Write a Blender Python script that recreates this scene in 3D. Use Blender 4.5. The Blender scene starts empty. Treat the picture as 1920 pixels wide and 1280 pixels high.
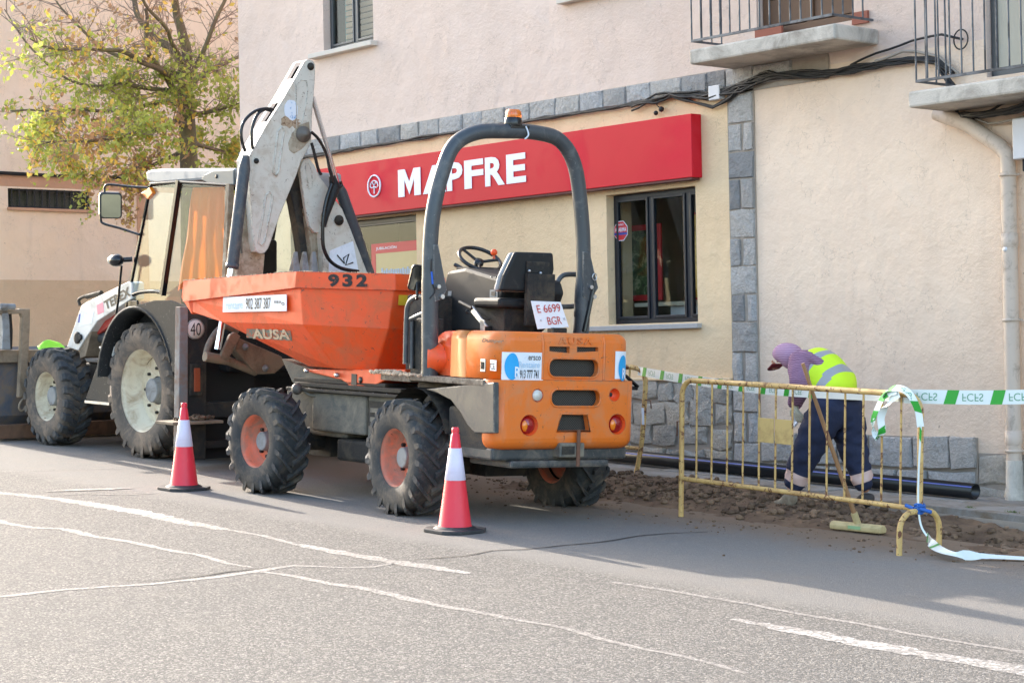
import bpy, math, random
from math import pi, sin, cos, radians, sqrt, atan2
from mathutils import Vector, Matrix, noise
random.seed(7)
S = bpy.context.scene
COL = S.collection
# ------------------------------------------------------------------ camera
FPX = 3650.0; RHO = 0.02; PIT = math.atan(17 / FPX); TH = radians(39.8)
F0 = Vector((-cos(TH), sin(TH), 0)); R0 = Vector((sin(TH), cos(TH), 0)); U0 = Vector((0, 0, 1))
CF = cos(PIT) * F0 + sin(PIT) * U0; U1 = -sin(PIT) * F0 + cos(PIT) * U0
CR = cos(RHO) * R0 - sin(RHO) * U1; CU = sin(RHO) * R0 + cos(RHO) * U1
cam = bpy.data.cameras.new('camera'); co = bpy.data.objects.new('camera', cam); COL.objects.link(co)
cam.sensor_width = 36; cam.lens = FPX / 1920 * 36; cam.clip_end = 600; cam.clip_start = 0.1
mw = Matrix((CR, CU, -CF)).transposed().to_4x4(); co.matrix_world = mw; S.camera = co
# ------------------------------------------------------------------ light
SUN_EL = radians(21.5); SUN_TO = Vector((-2.45, 0.22, 0)).normalized()
wd = bpy.data.worlds.new('World'); S.world = wd; wd.use_nodes = True
nt = wd.node_tree; bg = nt.nodes['Background']; sky = nt.nodes.new('ShaderNodeTexSky')
sky.sky_type = 'NISHITA'; sky.sun_disc = False; sky.sun_elevation = SUN_EL
sky.sun_rotation = atan2(SUN_TO.x, SUN_TO.y); sky.air_density = 1.0; sky.dust_density = 2.2; sky.ozone_density = 0.6
nt.links.new(sky.outputs[0], bg.inputs[0]); bg.inputs[1].default_value = 0.15
sl = bpy.data.lights.new('sun', 'SUN'); so = bpy.data.objects.new('sun', sl); COL.objects.link(so)
sl.energy = 2.6; sl.angle = radians(0.6); sl.color = (1.0, 0.90, 0.78)
sd = (SUN_TO * cos(SUN_EL) + U0 * sin(SUN_EL)); so.rotation_euler = sd.to_track_quat('Z', 'Y').to_euler(); so.location = (-20, 10, 30)
S.view_settings.view_transform = 'Standard'; S.view_settings.look = 'None'; S.view_settings.gamma = 1
S.view_settings.use_curve_mapping = False; S.view_settings.exposure = 2.27
S.render.engine = 'CYCLES'; S.cycles.max_bounces = 8; S.cycles.use_denoising = True
# ------------------------------------------------------------------ frames
def ray(x, y): return CF + CR * ((x - 960) / FPX) - CU * ((y - 640) / FPX)
def gz(X, Y=0): return -(1.85 + .04 * X)
class Fr:
    """a place in the world with its own axes; W maps local to world, pl drops a sight line on a local plane"""
    def __init__(s, X=0, Y=0, Z=None, yaw=0, sx=0, sy=0):
        s.O = Vector((X, Y, gz(X) if Z is None else Z)); c, n = cos(yaw), sin(yaw)
        xa = Vector((c, n, sx * c + sy * n)).normalized(); ya = Vector((-n, c, -sx * n + sy * c)); ya -= xa * ya.dot(xa); ya.normalize()
        s.M = Matrix((xa, ya, xa.cross(ya))); s.T = s.M.transposed()
    def W(s, p): return s.T @ Vector(p) + s.O
    def Lc(s, p): return s.M @ (Vector(p) - s.O)
    def pl(s, x, y, ax, v):
        d = s.M @ ray(x, y); o = -(s.M @ s.O); return o + d * ((v - o[ax]) / d[ax])
    def mat(s): return Matrix.Translation(s.O) @ s.T.to_4x4()
WF = Fr(0, 0, 0)
def gnd(x, y, h=0):
    d = ray(x, y); return d * ((-1.85 + h) / (d.z + .04 * d.x))
# ------------------------------------------------------------------ mesh builder
class MB:
    def __init__(s, fr=WF): s.v = []; s.f = []; s.mi = []; s.fr = fr; s.m = 0; s.sm = []; s.smooth = False
    def add(s, vs, fs, smooth=None):
        b = len(s.v); s.v += [s.fr.W(p) for p in vs]
        for f in fs: s.f.append([b + i for i in f]); s.mi.append(s.m); s.sm.append(s.smooth if smooth is None else smooth)
        return s
    def box(s, a, b):
        x0, y0, z0 = a; x1, y1, z1 = b
        return s.add([(x0,y0,z0),(x1,y0,z0),(x1,y1,z0),(x0,y1,z0),(x0,y0,z1),(x1,y0,z1),(x1,y1,z1),(x0,y1,z1)],
              [(0,3,2,1),(4,5,6,7),(0,1,5,4),(1,2,6,5),(2,3,7,6),(3,0,4,7)])
    def prism(s, pts, d):
        n = len(pts); P = [Vector(p) for p in pts]; d = Vector(d)
        nrm = Vector((0,0,0))
        for i in range(n): nrm += P[i].cross(P[(i+1) % n])
        if nrm.dot(d) > 0: P = P[::-1]
        return s.add(P + [p + d for p in P], [list(range(n)), list(range(2*n-1, n-1, -1))] + [(i, i+n, (i+1) % n + n, (i+1) % n) for i in range(n)])
    def tube(s, path, r, n=8, cap=True, closed=False, sq=False):
        P = [Vector(p) for p in path]; m = len(P)
        rr = r if isinstance(r, (list, tuple)) else [r] * m
        vs = []; up = None
        for i in range(m):
            if closed: t = (P[(i+1) % m] - P[i-1])
            else: t = (P[min(i+1, m-1)] - P[max(i-1, 0)])
            t.normalize()
            if up is None:
                up = Vector((0,0,1)) if abs(t.z) < .9 else Vector((1,0,0))
            a = (up - t * up.dot(t)).normalized(); b = t.cross(a); up = a
            for k in range(n):
                th = 2*pi*(k + (.5 if sq else 0))/n; vs.append(P[i] + (a*cos(th) + b*sin(th)) * rr[i])
        fs = []
        for i in range(m if closed else m-1):
            for k in range(n):
                j = (i+1) % m; fs.append((i*n+k, i*n+(k+1) % n, j*n+(k+1) % n, j*n+k))
        s.add(vs, fs, smooth=not sq)
        if cap and not closed:
            s.add(vs[:n], [list(range(n))[::-1]], False); s.add(vs[-n:], [list(range(n))], False)
        return s
    def lathe(s, c, ax, prof, n=24, smooth=True, ph=0):
        """prof: (radius, offset along axis)"""
        c = Vector(c); ax = Vector(ax).normalized(); u = Vector((0,0,1)) if abs(ax.z) < .9 else Vector((1,0,0))
        u = (u - ax*u.dot(ax)).normalized(); w = ax.cross(u); vs = []
        for r, o in prof:
            for k in range(n):
                t = 2*pi*k/n + ph; vs.append(c + ax*o + (u*cos(t) + w*sin(t)) * r)
        fs = []
        for i in range(len(prof)-1):
            for k in range(n): fs.append((i*n+k, i*n+(k+1) % n, (i+1)*n+(k+1) % n, (i+1)*n+k))
        return s.add(vs, fs, smooth)
    def cyl(s, a, b, r, n=16):
        a = Vector(a); b = Vector(b); d = (b-a).length
        return s.lathe(a, b-a, [(0.0001, 0), (r, 0), (r, d), (0.0001, d)], n, False)
    def sphere(s, c, r, n=12, sc=(1,1,1)):
        c = Vector(c); vs = []; m = n//2
        for i in range(m+1):
            for k in range(n):
                p = pi*i/m; t = 2*pi*k/n
                vs.append(c + Vector((sin(p)*cos(t)*sc[0], sin(p)*sin(t)*sc[1], cos(p)*sc[2]))*r)
        fs = [(i*n+k, (i+1)*n+k, (i+1)*n+(k+1) % n, i*n+(k+1) % n) for i in range(m) for k in range(n)]
        return s.add(vs, fs, True)
    def quad(s, a, b, c, d): return s.add([a, b, c, d], [(0,1,2,3)])
    def build(s, name, mats, parent=None, bevel=0, seg=2, label=None):
        inv = ROOTS[rootof(parent).name].inverted() if parent else Matrix.Identity(4)
        me = bpy.data.meshes.new(name); me.from_pydata([inv @ v for v in s.v], [], s.f)
        me.polygons.foreach_set('material_index', s.mi); me.polygons.foreach_set('use_smooth', s.sm)
        for m in (mats if isinstance(mats, (list, tuple)) else [mats]): me.materials.append(m)
        me.update(); o = bpy.data.objects.new(name, me); COL.objects.link(o)
        if parent: o.parent = parent
        if bevel:
            b = o.modifiers.new('bevel', 'BEVEL'); b.width = bevel; b.segments = seg; b.limit_method = 'ANGLE'; b.angle_limit = radians(35)
        if label: o['label'] = label
        return o
ROOTS = {}
def rootof(o):
    while o.parent: o = o.parent
    return o
def thing(name, label, cat, fr, group=None):
    o = bpy.data.objects.new(name, None); COL.objects.link(o); m = fr.mat() if isinstance(fr, Fr) else Matrix.Translation(Vector(fr))
    o.matrix_world = m; o.empty_display_size = .2; ROOTS[o.name] = m
    tag(o, label, cat, group); return o
def tag(o, label, cat, group=None, kind=None):
    if label: o['label'] = label
    if cat: o['category'] = cat
    if group: o['group'] = group
    if kind: o['kind'] = kind
    return o
def solo(name, mb, mat, label, cat, base, group=None, bevel=0, kind=None):
    """a thing that is one mesh, its origin at its base"""
    me = bpy.data.meshes.new(name); base = Vector(base); me.from_pydata([v - base for v in mb.v], [], mb.f)
    me.polygons.foreach_set('material_index', mb.mi); me.polygons.foreach_set('use_smooth', mb.sm)
    for m in (mat if isinstance(mat, (list, tuple)) else [mat]): me.materials.append(m)
    me.update(); o = bpy.data.objects.new(name, me); COL.objects.link(o); o.location = base
    ROOTS[o.name] = Matrix.Translation(base)
    if bevel:
        b = o.modifiers.new('bevel', 'BEVEL'); b.width = bevel; b.segments = 2; b.limit_method = 'ANGLE'
    return tag(o, label, cat, group, kind)
def struct(name, mb, mat): return solo(name, mb, mat, None, None, (0,0,0), kind='structure')
def copy_tree(o, parent=None, mat=None):
    c = o.copy(); COL.objects.link(c)
    if parent: c.parent = parent
    if mat is not None: c.matrix_world = mat; ROOTS[c.name] = mat
    for ch in list(o.children): copy_tree(ch, c)
    return c
def freeze(o):
    """apply an object's modifiers without operators"""
    dg = bpy.context.evaluated_depsgraph_get(); dg.update(); me = bpy.data.meshes.new_from_object(o.evaluated_get(dg)); o.modifiers.clear(); o.data = me; return o
def cut(o, mb):
    """cut the shape of mb out of o for good"""
    c = mb.build('cutter', [], None); par = o.parent
    m = ROOTS[rootof(o).name]; c.matrix_world = Matrix.Identity(4)
    o2 = o.parent; o.parent = None; o.matrix_world = m
    b = o.modifiers.new('cut', 'BOOLEAN'); b.object = c; b.solver = 'EXACT'; b.operation = 'DIFFERENCE'
    bpy.context.view_layer.update(); freeze(o); o.parent = o2; o.matrix_local = Matrix.Identity(4) if o2 else m
    for p in o.data.polygons:
        if p.normal.x > .97: p.use_smooth = False
    me = c.data; bpy.data.objects.remove(c); bpy.data.meshes.remove(me)
def text_mesh(txt, bold=0.0, shear=0.0, space=1.0):
    cu = bpy.data.curves.new('t', 'FONT'); cu.body = txt; cu.offset = bold; cu.shear = shear; cu.space_character = space; cu.resolution_u = 3
    o = bpy.data.objects.new('t', cu); COL.objects.link(o); dg = bpy.context.evaluated_depsgraph_get(); dg.update()
    me = bpy.data.meshes.new_from_object(o.evaluated_get(dg)); vs = [v.co.copy() for v in me.vertices]; fs = [list(p.vertices) for p in me.polygons]
    bpy.data.objects.remove(o); bpy.data.meshes.remove(me); bpy.data.curves.remove(cu)
    x0 = min(v.x for v in vs); x1 = max(v.x for v in vs); y0 = min(v.y for v in vs); y1 = max(v.y for v in vs)
    return [((v.x-x0)/(x1-x0), (v.y-y0)/(y1-y0)) for v in vs], fs
def put_text(mb, txt, p00, p10, p01, bold=0.0, shear=0.0, th=0.0, space=1.0, curve=None):
    """text stretched over the parallelogram p00 (bottom left), p10 (bottom right), p01 (top left)"""
    uv, fs = text_mesh(txt, bold, shear, space); p00, p10, p01 = Vector(p00), Vector(p10), Vector(p01); a, b = p10-p00, p01-p00
    n = a.cross(b).normalized()
    vs = [p00 + a*u + b*v + n*th for u, v in uv]
    mb.add(vs, fs, False)
    if th:
        # side walls so that raised letters have depth
        from collections import Counter
        ec = Counter(); 
        for f in fs:
            for i in range(len(f)): ec[tuple(sorted((f[i], f[(i+1) % len(f)])))] += 1
        base = [p00 + a*u + b*v for u, v in uv]; ws = []; wf = []
        for f in fs:
            for i in range(len(f)):
                e = (f[i], f[(i+1) % len(f)])
                if ec[tuple(sorted(e))] == 1:
                    k = len(ws); ws += [base[e[0]], base[e[1]], vs[e[1]], vs[e[0]]]; wf.append((k, k+1, k+2, k+3))
        mb.add(ws, wf, False)
    return mb
# ------------------------------------------------------------------ materials
def srgb(r, g, b):
    f = lambda c: (c/255/12.92) if c/255 <= .04045 else ((c/255+.055)/1.055)**2.4
    return (f(r), f(g), f(b))
class NT:
    def __init__(s, name):
        s.m = bpy.data.materials.new(name); s.m.use_nodes = True; s.t = s.m.node_tree; s.b = s.t.nodes['Principled BSDF']
        s.co = s.t.nodes.new('ShaderNodeTexCoord').outputs['Object']; s.geo = None
    def n(s, ty, **kw):
        o = s.t.nodes.new(ty)
        for k, v in kw.items():
            if k.startswith('i_'):
                key = k[2:]; key = int(key) if key.isdigit() else key.replace('_', ' ')
                if hasattr(v, 'links') or isinstance(v, bpy.types.NodeSocket): s.t.links.new(v, o.inputs[key])
                else: o.inputs[key].default_value = v
            else: setattr(o, k, v)
        return o
    def noise(s, scale, det=4, rough=.6, dist=0, co=None):
        return s.n('ShaderNodeTexNoise', i_Vector=co or s.co, i_Scale=scale, i_Detail=det, i_Roughness=rough, i_Distortion=dist).outputs[0]
    def ramp(s, x, a, b):
        return s.n('ShaderNodeMapRange', i_0=x, i_1=a, i_2=b, clamp=True).outputs[0]
    def math(s, op, a, b=0.5): return s.n('ShaderNodeMath', operation=op, i_0=a, i_1=b).outputs[0]
    def mix(s, f, a, b):
        o = s.t.nodes.new('ShaderNodeMix'); o.data_type = 'RGBA'
        for i, v in ((0, f), (6, a), (7, b)):
            if isinstance(v, bpy.types.NodeSocket): s.t.links.new(v, o.inputs[i])
            else: o.inputs[i].default_value = v if i == 0 else (*v[:3], 1)
        return o.outputs[2]
    def col(s, c):
        if isinstance(c, bpy.types.NodeSocket): s.t.links.new(c, s.b.inputs['Base Color'])
        else: s.b.inputs['Base Color'].default_value = (*c, 1)
    def rough(s, c):
        if isinstance(c, bpy.types.NodeSocket): s.t.links.new(c, s.b.inputs['Roughness'])
        else: s.b.inputs['Roughness'].default_value = c
    def bump(s, h, st=.3, d=.01, chain=True):
        o = s.n('ShaderNodeBump', i_Height=h, i_Strength=st, i_Distance=d)
        l = s.b.inputs['Normal'].links
        if l: s.t.links.new(l[0].from_socket, o.inputs['Normal'])
        s.t.links.new(o.outputs[0], s.b.inputs['Normal'])
def scale(c, k): return tuple(min(1, x*k) for x in c)
def pm(name, c, rough=.5, metal=0, var=.12, vs=6, dirt=None, da=.45, ds=5, bump=0, bs=60, chip=None, ca=.3, cs=18, coat=0, spec=None, wear=None, scr=0):
    """paint, plastic, metal or cloth: base colour with slight variation, dirt patches and chips"""
    t = NT(name); x = t.noise(vs, 5)
    c1 = t.mix(x, scale(c, 1-var), scale(c, 1+var))
    if dirt:
        d = t.ramp(t.noise(ds, 7, .7, .6), .62-da*.35, .80-da*.25); c1 = t.mix(t.math('MULTIPLY', d, min(1, .5+da*.5)), c1, dirt)
        t.rough(t.n('ShaderNodeMapRange', i_0=d, i_3=rough, i_4=min(1, rough+.35)).outputs[0])
    else: t.rough(t.n('ShaderNodeMapRange', i_0=x, i_3=max(0, rough-.08), i_4=min(1, rough+.08)).outputs[0])
    if chip:
        k = t.ramp(t.noise(cs, 8, .75, 1.2), .66-ca*.2, .68-ca*.2); c1 = t.mix(k, c1, chip)
    if scr:
        mp = t.n('ShaderNodeMapping', i_Vector=t.co, i_2=(.3, .5, .2), i_3=(5, 5, 85)).outputs[0]; mp2 = t.n('ShaderNodeMapping', i_Vector=t.co, i_2=(.9, -.4, 1.1), i_3=(4, 70, 6)).outputs[0]
        k = t.math('MULTIPLY', t.math('MAXIMUM', t.ramp(t.noise(1.0, 3, .6, co=mp), .70, .73), t.ramp(t.noise(1.0, 3, .6, co=mp2), .70, .73)), t.ramp(t.noise(2.2, 3), .50, .60)); c1 = t.mix(t.math('MULTIPLY', k, scr), c1, chip or (.1, .08, .07))
    if wear:
        bv = t.n('ShaderNodeBevel', samples=4, i_Radius=.016).outputs[0]; gn = t.n('ShaderNodeNewGeometry').outputs['Normal']; dt = t.n('ShaderNodeVectorMath', operation='DOT_PRODUCT', i_0=bv, i_1=gn).outputs['Value']
        k = t.math('MULTIPLY', t.ramp(dt, .985, .93), t.ramp(t.noise(16, 6, .75), .46, .56)); c1 = t.mix(k, c1, wear)
    t.col(c1); t.b.inputs['Metallic'].default_value = metal
    if coat: t.b.inputs['Coat Weight'].default_value = coat
    if spec is not None: t.b.inputs['Specular IOR Level'].default_value = spec
    if bump: t.bump(t.noise(bs, 4), bump, .01)
    return t.m
# ================================================================== materials of the place
def m_stucco(name, c, c2, stain=(.35,.25,.18)):
    t = NT(name); big = t.noise(.55, 5, .6); mid = t.noise(4, 6, .65); fine = t.noise(38, 4, .7); mpz = t.n('ShaderNodeMapping', i_Vector=t.co, i_3=(3.0, 3.0, .35)).outputs[0]
    st = t.noise(1.3, 5, .6, co=mpz)
    a = t.mix(t.ramp(big, .35, .65), c, c2); a = t.mix(t.math('MULTIPLY', t.ramp(mid, .5, .8), .22), a, scale(c, .78))
    a = t.mix(t.math('MULTIPLY', t.ramp(st, .54, .75), .13), a, stain); pt_ = t.ramp(t.noise(.9, 2, .4, 1.5), .56, .57); a = t.mix(t.math('MULTIPLY', pt_, .10), a, scale(c2, .80)); ck = t.ramp(t.math('ABSOLUTE', t.math('SUBTRACT', t.noise(1.1, 6, .55), .5)), .0022, .0); a = t.mix(t.math('MULTIPLY', ck, .3), a, scale(stain, .5))
    sp = t.ramp(t.noise(9, 2, .5), .77, .80); a = t.mix(t.math('MULTIPLY', sp, .6), a, scale(stain, .7))
    t.col(a); t.rough(.93); rp = t.ramp(t.noise(.7, 2, .4, 1.0), .45, .52); t.bump(t.math('MULTIPLY', t.noise(30, 6, .75), t.math('ADD', t.math('MULTIPLY', rp, .7), .25)), .75, .018); t.bump(t.noise(3.2, 4, .6), .5, .06); return t.m
M = {}
M['wall_up'] = m_stucco('upper_render', srgb(224,202,187), srgb(217,193,177))
M['wall_cream'] = m_stucco('cream_render', srgb(235,207,168), srgb(228,199,160))
M['wall_right'] = m_stucco('sandy_render', srgb(236,212,188), srgb(229,203,179))
M['wall_far'] = m_stucco('peach_render', srgb(232,206,180), srgb(236,204,170), (.33,.24,.18))
M['wall_far_low'] = m_stucco('ochre_render', srgb(212,180,146), srgb(204,172,138))
M['far_band'] = m_stucco('orange_band', srgb(200,152,118), srgb(190,144,112))
def m_stone(name, c, k=1.0):
    t = NT(name); inf = t.n('ShaderNodeObjectInfo').outputs['Random']
    x = t.noise(34, 8, .8); y = t.n('ShaderNodeTexVoronoi', i_Vector=t.co, i_Scale=95.0).outputs['Distance']; z = t.noise(3, 4)
    a = t.mix(t.ramp(x, .32, .68), scale(c, .62), scale(c, 1.35)); a = t.mix(t.math('MULTIPLY', t.ramp(z, .4, .7), .4), a, scale(c, 1.25))
    a = t.mix(t.math('MULTIPLY', inf, .5), a, tuple(v*w for v, w in zip(c, (1.25, 1.12, .95)))); a = t.mix(t.ramp(t.math('FRACT', t.math('MULTIPLY', inf, 7.3)), .75, .95), a, scale(c, .6))
    a = t.mix(t.math('MULTIPLY', t.ramp(y, .32, .2), .25), a, (.05,.05,.055))
    t.col(a); t.rough(.9); t.bump(x, .9, .02); t.bump(t.noise(11, 5, .7), 1.0*k, .06); return t.m
M['stone'] = m_stone('grey_granite', srgb(182,181,180)); M['stone_warm'] = m_stone('weathered_granite', srgb(178,173,165))
M['mortar'] = pm('mortar', srgb(160,148,135), .95, var=.2, vs=12, bump=.6, bs=50)
M['concrete'] = pm('balcony_concrete', srgb(196,188,176), .9, var=.12, vs=7, dirt=srgb(120,112,102), da=.5, ds=3, bump=.5, bs=60)
M['sill'] = pm('stone_sill', srgb(170,168,166), .7, var=.1, vs=20)
M['sill_up'] = pm('cream_sill', srgb(205,196,184), .8, var=.1)
M['dark_frame'] = pm('dark_blue_frame', srgb(26,32,42), .35, var=.15)
M['grey_frame'] = pm('grey_aluminium_frame', srgb(82,84,86), .4, metal=.3)
M['iron'] = pm('painted_iron', srgb(96,99,104), .45, metal=.3, dirt=srgb(60,55,50), da=.5)
M['iron_dark'] = pm('dark_iron', srgb(40,42,46), .5, metal=.3)
M['cable'] = pm('black_cable', srgb(26,26,27), .6, var=.3, vs=20)
M['cable_pale'] = pm('pale_cable', srgb(150,140,128), .6)
M['pipe_paint'] = pm('painted_downpipe', srgb(200,182,165), .55, var=.08, vs=5, dirt=srgb(120,105,90), da=.3, ds=8)
M['box_white'] = pm('white_box', srgb(205,205,208), .5)
M['shutter'] = pm('shutter_slat', srgb(178,148,122), .6)
M['wood'] = pm('brown_wood', srgb(95,66,44), .6, var=.25, vs=14)
M['tile_red'] = pm('terracotta', srgb(150,88,70), .8)
M['teal'] = pm('teal_curtain', srgb(120,165,160), .8)
M['room'] = pm('room_wall', srgb(186,178,160), .9)
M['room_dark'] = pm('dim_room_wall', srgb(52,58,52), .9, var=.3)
M['red_sign'] = pm('red_sign', srgb(204,20,40), .55, var=.05, vs=2, dirt=srgb(214,58,72), da=.3, ds=1.2, spec=.25)
M['sign_white'] = pm('sign_white', srgb(226,230,240), .4, var=.02)
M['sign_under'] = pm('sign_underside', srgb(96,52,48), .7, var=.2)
def m_glass(name, tint=(.8,.86,.84), f=1.0):
    t = NT(name); t.t.nodes.remove(t.b); out = [n for n in t.t.nodes if n.type == 'OUTPUT_MATERIAL'][0]
    tr = t.n('ShaderNodeBsdfTransparent'); tr.inputs[0].default_value = (*tint, 1); gl = t.n('ShaderNodeBsdfGlossy', i_Roughness=.02); gl.inputs[0].default_value = (1, 1, 1, 1)
    g_ = t.n('ShaderNodeNewGeometry'); dt = t.n('ShaderNodeVectorMath', operation='DOT_PRODUCT', i_0=g_.outputs['Normal'], i_1=g_.outputs['Incoming']).outputs['Value']
    fr = t.math('ADD', t.math('MULTIPLY', t.math('POWER', t.math('SUBTRACT', 1.0, t.math('ABSOLUTE', dt)), 5.0), .95), .045); k = t.math('MULTIPLY', fr, f)
    mx = t.n('ShaderNodeMixShader', i_0=k, i_1=tr.outputs[0], i_2=gl.outputs[0]); t.t.links.new(mx.outputs[0], out.inputs[0]); return t.m
M['glass'] = m_glass('window_glass', (.86,.88,.86), .45); M['glass_door'] = m_glass('door_glass', (.88,.95,.97), .55); M['glass_cab'] = m_glass('cab_glass', (.90,.95,.96), .28)
def m_asphalt():
    t = NT('asphalt'); base = t.noise(.35, 5, .55); mid = t.noise(3, 6, .6)
    v = t.n('ShaderNodeTexVoronoi', i_Vector=t.co, i_Scale=88.0); v2 = t.noise(120, 3, .7); v3 = t.n('ShaderNodeTexVoronoi', i_Vector=t.co, i_Scale=140.0)
    a = t.mix(t.ramp(base, .35, .65), srgb(122,118,112), srgb(133,128,121))
    sep = t.n('ShaderNodeSeparateColor', i_0=v.outputs['Color']).outputs[0]
    a = t.mix(t.ramp(sep, .25, .95), srgb(98,95,91), a); a = t.mix(t.math('MULTIPLY', t.ramp(sep, .72, .98), .55), a, srgb(172,165,156))
    a = t.mix(t.ramp(v2, .58, .42), scale(srgb(110,108,105), .62), a) if False else t.mix(t.math('MULTIPLY', t.ramp(v2, .56, .40), .42), a, srgb(76,74,71))
    a = t.mix(t.math('MULTIPLY', t.ramp(mid, .55, .75), .3), a, srgb(130,124,116))
    # a smoother patched strip along the kerb, its colour lightened to lift the shade
    y = t.n('ShaderNodeSeparateXYZ', i_0=t.co).outputs[1]; yy = t.math('ADD', y, t.math('MULTIPLY', t.noise(1.4, 4), .5)); k = t.ramp(yy, 8.75, 9.05)
    fine = t.noise(160, 3, .7); p = t.mix(t.ramp(fine, .35, .65), srgb(112,109,105), srgb(138,134,128)); p = t.mix(t.math('MULTIPLY', t.ramp(t.noise(1.7, 6, .6), .5, .72), .5), p, srgb(132,124,114))
    a = t.mix(t.math('MULTIPLY', k, .8), a, p)
    # earth spread near the trench
    k2 = t.math('MULTIPLY', t.ramp(t.math('ADD', y, t.math('MULTIPLY', t.noise(2.5, 7, .7), 1.1)), 11.05, 11.9), .8); a = t.mix(k2, a, srgb(128,108,88))
    t.col(a); t.rough(.92); t.b.inputs['Specular IOR Level'].default_value = .15
    h = t.math('ADD', t.math('MULTIPLY', t.ramp(v.outputs['Distance'], .55, .1), .7), t.math('MULTIPLY', t.ramp(v3.outputs['Distance'], .5, .1), .4))
    tk = t.ramp(t.noise(.8, 5, .6, .6), .60, .72); t.bump(h, .55, .009); t.bump(t.noise(2, 4), .3, .03); return t.m
M['asphalt'] = m_asphalt()
def m_line(name, c, wear, sc=30):
    t = NT(name); n = t.noise(sc, 6, .75); n2 = t.noise(1.1, 3); k = t.ramp(t.math('ADD', n, t.math('MULTIPLY', n2, .35)), .60+wear, .72+wear)
    vv = t.n('ShaderNodeTexVoronoi', i_Vector=t.co, i_Scale=62.0); sp = t.n('ShaderNodeSeparateColor', i_0=vv.outputs['Color']).outputs[0]
    under = t.mix(sp, srgb(96,92,88), srgb(154,147,139)); t.col(t.mix(k, c, under)); t.rough(.85); t.bump(t.ramp(vv.outputs['Distance'], .5, .1), .35, .006); return t.m
M['line_white'] = m_line('white_road_paint', srgb(190,186,180), -.06); M['line_pale'] = m_line('pale_sealed_crack', srgb(150,144,137), -.07, 22)
M['line_faint'] = m_line('faint_sealed_crack', srgb(144,139,132), -.09, 18); M['crack'] = pm('open_crack', srgb(52,50,48), .95, var=.4, vs=30)
M['patch'] = m_line('old_patch', srgb(122,117,110), -.02, 14)
M['paving'] = pm('concrete_pavement', srgb(142,140,136), .9, var=.16, vs=5, dirt=srgb(112,98,82), da=.6, ds=2.2, bump=.6, bs=70)
M['kerb'] = pm('kerb_stone', srgb(138,136,132), .88, var=.18, vs=9, dirt=srgb(112,94,74), da=.7, ds=3, bump=.7, bs=40)
M['earth'] = pm('dug_earth', srgb(88,68,51), .97, var=.45, vs=9, dirt=srgb(128,104,80), da=.6, ds=3, bump=1, bs=30)
M['clod'] = pm('earth_clod', srgb(84,66,50), .97, var=.6, vs=9, dirt=srgb(160,132,106), da=.5, ds=4, bump=.8, bs=40)
# ================================================================== ground
def ribbon(pts, w, z, jit=.0, seed=0):
    """a strip on the road through world points, width w, z above the road"""
    rr = random.Random(seed); P = [Vector((p[0], p[1], 0)) for p in pts]; Q = []
    for i in range(len(P)-1):
        n = max(2, int((P[i+1]-P[i]).length/.07))
        for k in range(n): Q.append((P[i].lerp(P[i+1], k/n), i + k/n))
    Q.append((P[-1], len(P)-1)); vs = []; fs = []
    for i, (q, s) in enumerate(Q):
        t = (Q[min(i+2, len(Q)-1)][0] - Q[max(i-2, 0)][0]).normalized(); nn = Vector((-t.y, t.x, 0))
        ww = (w if not isinstance(w, (list, tuple)) else w[int(s)]*(1-s+int(s)) + w[min(int(s)+1, len(w)-1)]*(s-int(s)))/2
        q = q + nn*(noise.noise(Vector((q.x*1.3, q.y*1.3, seed)))*jit*2)
        for sg in (-1, 1):
            e = q + nn*sg*ww*(1.1 + rr.uniform(-1, 1)*.38); vs.append((e.x, e.y, gz(e.x)+z*.5))
        if i: fs.append((2*i-2, 2*i-1, 2*i+1, 2*i))
    return MB().add(vs, fs)
mb = MB()
for x0, x1 in ((-250, -60), (-60, -25), (-25, -14.2), (-14.2, -5), (-5, 120)):
    for y0, y1 in ((-120, 0), (0, 11.45), (11.45, 12.35)):
        if y0 == 11.45 and x0 >= -14.2 and x1 <= -5: continue
        mb.quad((x0, y0, gz(x0)), (x1, y0, gz(x1)), (x1, y1, gz(x1)), (x0, y1, gz(x0)))
for x0, x1 in ((-250, -31), (-5, 120)): mb.quad((x0, 12.35, gz(x0)), (x1, 12.35, gz(x1)), (x1, 120, gz(x1)), (x0, 120, gz(x0)))
mb.quad((-31, 12.35, gz(-31)), (-22.1, 12.35, gz(-22.1)), (-22.1, 60, gz(-22.1)), (-31, 60, gz(-31)))
struct('road', mb, M['asphalt'])
G = lambda L: [gnd(x, y) for x, y in L]
struct('road_marking', ribbon(G([(-40,918),(0,923),(120,936),(250,958),(330,975),(420,992)]), [.09,.11,.14,.18,.15,.09], .002, .02, 1), M['line_white'])
struct('road_marking', ribbon(G([(560,1020),(640,1036),(720,1050),(800,1063),(880,1075)]), [.08,.12,.13,.12,.06], .004, .01, 2), M['line_white'])
struct('road_marking', ribbon(G([(1375,1160),(1500,1183),(1650,1212),(1800,1237),(1990,1270)]), [.06,.14,.15,.16,.16], .004, .01, 3), M['line_white'])
struct('sealed_crack', ribbon(G([(420,992),(500,1006),(560,1020)]), .05, .004, .03, 4), M['line_pale'])
struct('sealed_crack', ribbon(G([(-30,972),(0,976),(60,988),(120,992),(190,1008),(250,1018),(320,1032),(370,1040),(430,1057),(470,1064)]), [.05,.07,.08,.08,.08,.07,.06,.05,.05,.03], .004, .03, 5), M['line_pale'])
struct('sealed_crack', ribbon(G([(490,1072),(560,1080),(620,1093),(690,1104),(760,1122),(840,1137),(960,1160)]), [.05,.06,.07,.08,.08,.07,.06], .004, .03, 6), M['line_pale'])
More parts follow.
